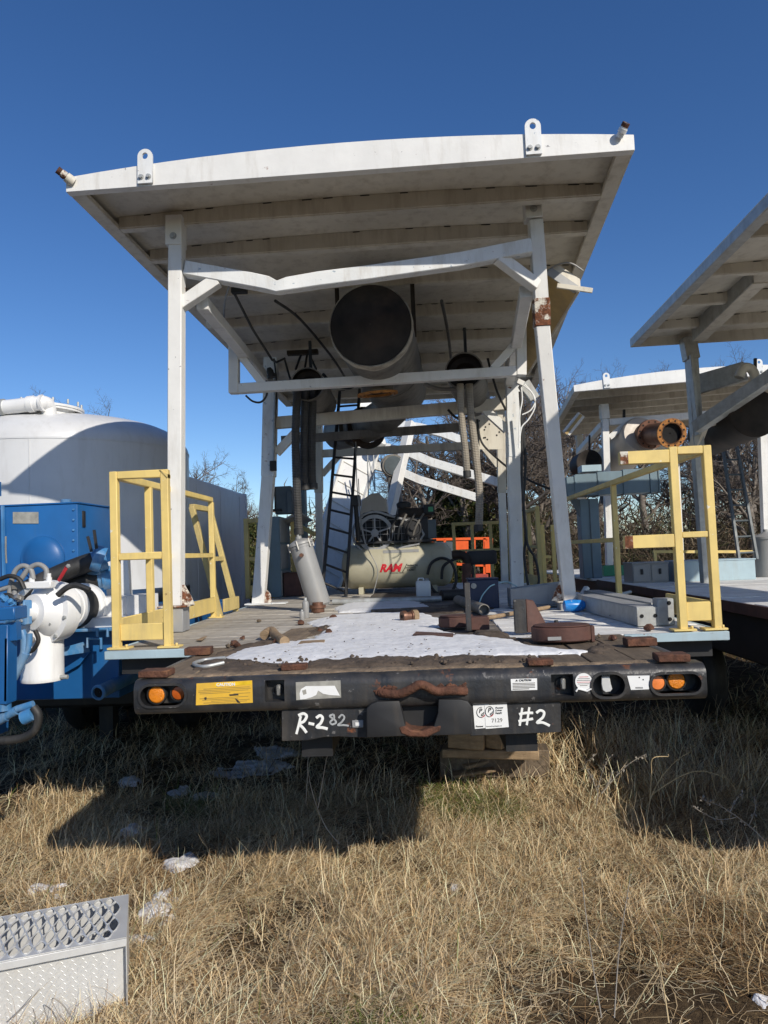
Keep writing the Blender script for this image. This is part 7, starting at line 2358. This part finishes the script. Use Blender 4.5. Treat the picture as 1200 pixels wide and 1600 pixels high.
for kd, px, tpx, Y, lab, rz, sx in TREES:
    tree(kd, px, tpx, Y, lab, rz, sx)


# ---- evergreens
def leaf_cloud(n, fn, size, cols, seed):
    r = np.random.default_rng(seed)
    c = fn(r, n)
    d = r.normal(0, 1, (n, 3))
    d /= np.linalg.norm(d, axis=1)[:, None]
    d[:, 2] = np.abs(d[:, 2]) * 0.8 + 0.1
    e = np.cross(d, r.normal(0, 1, (n, 3)))
    e /= np.linalg.norm(e, axis=1)[:, None]
    s = size * r.uniform(0.5, 1.5, (n, 1))
    vv = np.stack([c - e * s * 0.35, c + e * s * 0.35, c + d * s * 1.6], 1).reshape(-1, 3)
    tri = np.arange(3 * n).reshape(-1, 3)
    ci = r.integers(0, len(cols), n)
    cc = np.repeat(np.array(cols)[ci] * r.uniform(0.6, 1.25, (n, 1)), 3, 0)
    return vv, tri, cc


def cedar_pts(h, rad):
    def f(r, n):
        k = 110
        t = r.uniform(0.06, 1, k)
        a = r.uniform(0, 6.28, k)
        rr = rad * (1 - t) ** 0.7 * r.uniform(0.35, 1.0, k)
        cen = np.stack([rr * np.cos(a), rr * np.sin(a), t * h], 1)
        i = r.integers(0, k, n)
        sd = np.stack([0.19 * (1.25 - t[i]) * rad] * 3, 1)
        sd[:, 2] *= 0.7
        return cen[i] + r.normal(0, 1, (n, 3)) * sd
    return f


GREENS = [(0.055, 0.075, 0.022), (0.085, 0.10, 0.028), (0.12, 0.12, 0.035), (0.035, 0.055, 0.02), (0.15, 0.125, 0.05)]
cedar_me = []
for s in (1, 2):
    v_, t_, c_ = leaf_cloud(15000, cedar_pts(4.0, 1.5), 0.075, GREENS, s)
    cedar_me.append(np_mesh('crown', v_, None, t_, 'leaf', c_))
cedar_trunk = raw(MB().tube([(0, 0, 0), (0.05, 0.02, 1.5), (0, 0, 3.4)], [0.11, 0.08, 0.03], 7), 'trunk', 'bark')
for k, px, tpx, Y, lab, s in ((0, 722, 700, 24.5, 'olive green cedar bush beyond the orange lift', 1.0), (1, 762, 735, 25, 'dark green cedar bush right of the hanging tan hoses', 1.1), (0, 690, 745, 25, 'lower cedar bush behind the compressor engine', 1.2),
                              (1, 394, 800, 20, 'yellowish cedar seen through the far left guard rail frame', 0.9), (0, 440, 815, 28, 'dull green cedar behind the switch box', 1.0), (1, 820, 770, 25, 'cedar bush behind the far right guard rail', 1.2), (0, 860, 790, 27, 'dark cedar behind the yellow gate leaf', 1.2)):
    p = at(px, tpx, Y=Y)
    t = thing('cedar_bush', lab, 'bush', (p.x, Y, 0), 'cedar bushes behind the yard')
    sc = p.z / 4.1
    t.scale = (sc * s * 0.8, sc * s * 0.8, sc * 0.92)
    t.rotation_euler = (0, 0, k * 1.3 + px)
    link('trunk', cedar_trunk, t)
    link('crown', cedar_me[k], t)

# ---- brush thicket and far woods: one mass each
def brush(n, x0, x1, y0, y1, h, seed, wid):
    r = np.random.default_rng(seed)
    x, y = r.uniform(x0, x1, n), r.uniform(y0, y1, n)
    cl = nfield(x, y, 0.9, seed)
    hh = h * r.uniform(0.2, 1, n) ** 0.8 * (1 + 0.3 * cl)
    z0 = hh * r.uniform(0.0, 0.85, n)
    d = r.normal(0, 1, (n, 3))
    d[:, 2] = np.abs(d[:, 2]) * 0.9 + 0.2
    d /= np.linalg.norm(d, axis=1)[:, None]
    L = r.uniform(0.3, 1.2, (n, 1)) * h * 0.25
    c = np.stack([x, y, z0], 1)
    e = np.cross(d, r.normal(0, 1, (n, 3)))
    e /= np.linalg.norm(e, axis=1)[:, None]
    b = d * L * 0.5 + r.normal(0, 0.12, (n, 3)) * L
    w = wid * r.uniform(0.5, 1.6, (n, 1))
    vv = np.stack([c - e * w, c + e * w, c + b - e * w * 0.7, c + b + e * w * 0.7, c + d * L], 1).reshape(-1, 3)
    k = np.arange(n)[:, None] * 5
    q = (k + np.array([[0, 1, 3, 2]]))
    t = (k + np.array([[2, 3, 4]]))
    cols = np.array([(0.12, 0.085, 0.055), (0.17, 0.13, 0.09), (0.08, 0.055, 0.035), (0.20, 0.15, 0.09), (0.07, 0.075, 0.03)])
    cc = np.repeat(cols[r.integers(0, 5, n)] * r.uniform(0.6, 1.2, (n, 1)), 5, 0)
    return np_mesh('brush', vv, q, t, 'leaf', cc)


tag(link('brush_thicket', brush(38000, 3.0, 20, 20, 27, 3.6, 4, 0.010)), 'dense brown leafless brush behind the right trailers', 'brush', kind='stuff')
tag(link('brush_thicket', brush(16000, -12, 3.0, 26, 32, 2.6, 6, 0.014)), 'low brown brush along the left and centre background', 'brush', kind='stuff')
tag(link('far_woods', brush(26000, -80, 80, 55, 75, 8.0, 9, 0.06)), 'far-off bare woods along the horizon', 'woods', kind='stuff')


# ---- weeds standing singly in the foreground
def weed(name, pts_px, Y, r0, m, lab, heads=0, leafy=False, seed=1):
    rr = random.Random(seed)
    t = None
    base = at(pts_px[0][0][0], pts_px[0][0][1], Y=Y)
    t = thing(name, lab, 'weed', (base.x, Y, max(0, ground_z(base.x, Y))), 'dry weeds in the foreground')
    for st_ in pts_px:
        P = smooth_path([at(a, b, Y=Y + rr.uniform(-0.03, 0.03)) for a, b in st_], 6)
        k = len(P)
        MB().tube(P, [r0 * (1 - 0.65 * i / k) for i in range(k)], 5).build('stem', m, t)
        if heads:
            g = MB()
            for i in range(int(k * 0.25) if leafy else int(k * 0.6), k):
                for _ in range(3 if leafy else 2):
                    d = V((rr.gauss(0, 1), rr.gauss(0, 1), rr.gauss(0, 0.8))).normalized()
                    L = rr.uniform(0.012, 0.03) if leafy else rr.uniform(0.006, 0.014)
                    p = P[i] + d * 0.004
                    e = d.cross(V((0.3, 0.5, 1))).normalized() * L * 0.3
                    g.add([p, p + d * L * 0.5 + e, p + d * L, p + d * L * 0.5 - e], [(0, 1, 2, 3)])
            tag(g.build('seed_head', m, t, smooth=0), kind='stuff')
    return t


M['weed_grey'] = mat('grey_dead_weed', (0.30, 0.27, 0.23), 0.9, var=0.2)
M['weed_tan'] = mat('tan_dead_stem', (0.50, 0.38, 0.21), 0.8, var=0.15)
weed('dry_weed', [[(530, 1318), (508, 1290), (490, 1245), (481, 1200), (484, 1180), (500, 1150)], [(497, 1262), (505, 1215), (512, 1180), (527, 1155)], [(481, 1200), (478, 1255)]], 4.65, 0.0035, 'weed_grey', 'thin tall dry weed stem rising before the R-282 plate', 0)
weed('dry_weed', [[(932, 1260), (937, 1220), (948, 1190), (955, 1182)], [(936, 1245), (925, 1215), (914, 1195), (928, 1182)], [(940, 1240), (965, 1210), (985, 1192), (1010, 1178)], [(940, 1238), (950, 1225), (958, 1205)]], 5.3, 0.004, 'weed_grey', 'bushy grey weed with small dead leaves right of the timbers', 1, True, 3)
weed('dry_weed', [[(1010, 1262), (1030, 1220), (1055, 1190), (1078, 1175)], [(1015, 1255), (1018, 1210), (1020, 1185), (1045, 1182)], [(1020, 1240), (1065, 1212), (1100, 1205), (1135, 1216)]], 5.2, 0.005, 'weed_tan', 'tan arching grass stems in the dark at the right', 1, False, 5)
weed('dry_weed', [[(1200, 1318), (1170, 1290), (1130, 1262), (1095, 1248)], [(1170, 1290), (1180, 1265), (1178, 1245)], [(1150, 1277), (1120, 1280), (1085, 1262)], [(1140, 1270), (1150, 1250), (1160, 1240)]], 4.5, 0.0035, 'weed_grey', 'grey leafy dead weed at the right edge', 1, True, 9)
weed('dry_weed', [[(940, 1590), (925, 1500), (912, 1400), (905, 1340)], [(960, 1590), (968, 1480), (985, 1370)]], 2.9, 0.003, 'weed_grey', 'pair of thin upright grey stems in the near grass', 1, False, 12)
weed('dry_weed', [[(1045, 1598), (1038, 1550), (1030, 1505)], [(980, 1598), (1005, 1550), (1030, 1510)]], 2.87, 0.004, 'weed_tan', 'crossed tan stalks beside the bare mud', 0, False, 13)
weed('dry_weed', [[(112, 1590), (98, 1570), (84, 1560), (82, 1566), (95, 1590)], [(20, 1590), (45, 1565), (62, 1545)]], 2.85, 0.003, 'weed_grey', 'bent dark stems standing before the aluminium step', 0, False, 14)

# ---- grit, twigs and leaves on the snow and planks; crust along the bumper top
g = MB()
rr = random.Random(77)
for i in range(130):
    px, py = rr.uniform(345, 960), rr.uniform(958, 1040)
    c = deck(px, py)
    if not (XL + 0.1 < c.x < XR - 0.1) or c.y < YB + 0.15:
        continue
    L = rr.uniform(0.003, 0.013)
    z = DZ + 0.024 + rr.uniform(0, 0.004)
    a = rr.uniform(0, 6.28)
    ex_, ey_ = V((math.cos(a), math.sin(a), rr.uniform(-0.2, 0.3))) * L, V((-math.sin(a), math.cos(a), 0)) * L * rr.uniform(0.2, 0.6)
    c = V((c.x, c.y, z))
    g.add([c - ex_, c + ey_, c + ex_, c - ey_, c + V((0, 0, L * 0.4))], [(0, 1, 4), (1, 2, 4), (2, 3, 4), (3, 0, 4), (0, 3, 2, 1)])
o = g.build('deck_grit', 'dirt', None, loc=(0, 5, DZ), smooth=0)
tag(o, 'dark specks of grit and leaf litter strewn over the deck snow', 'grit', kind='stuff')
crust = [[(-1.24, YB + 0.055), (-0.6, YB + 0.05), (0.2, YB + 0.06), (1.15, YB + 0.05), (1.15, YB + 0.15), (0.4, YB + 0.13), (-0.4, YB + 0.16), (-1.24, YB + 0.14)]]
M['crust'] = mat('tan_dried_mud', (0.20, 0.145, 0.095), 0.95, var=0.4, scale=20, bump=0.8, bump_scale=60)
sheet('mud_crust', crust, DZ - 0.006, 0.009, 0.03, 0.010, 'crust', 0.006, 61, 'dried tan mud caked along the top of the bumper', 'mud', 0.035)
# clods of dirt at the front of the snow
g = MB()
for i in range(120):
    px = rr.uniform(330, 830)
    c = deck(px, 1038 - (px - 330) * 0.012 + rr.gauss(0, 4))
    if c.y < YB + 0.13:
        continue
    r_ = rr.uniform(0.004, 0.013)
    g.lathe((c.x, c.y, DZ + 0.004), (rr.uniform(-0.4, 0.4), rr.uniform(-0.4, 0.4), 1), [(0, r_ * 0.6), (r_ * 0.6, r_), (r_ * 1.2, r_ * 0.6), (r_ * 1.5, 0.001)], 6)
o = g.build('dirt_clods', 'dirt', None, loc=(0, 3.5, DZ), smooth=0)
tag(o, 'small clods of dark dirt along the front edge of the snow', 'dirt', kind='stuff')
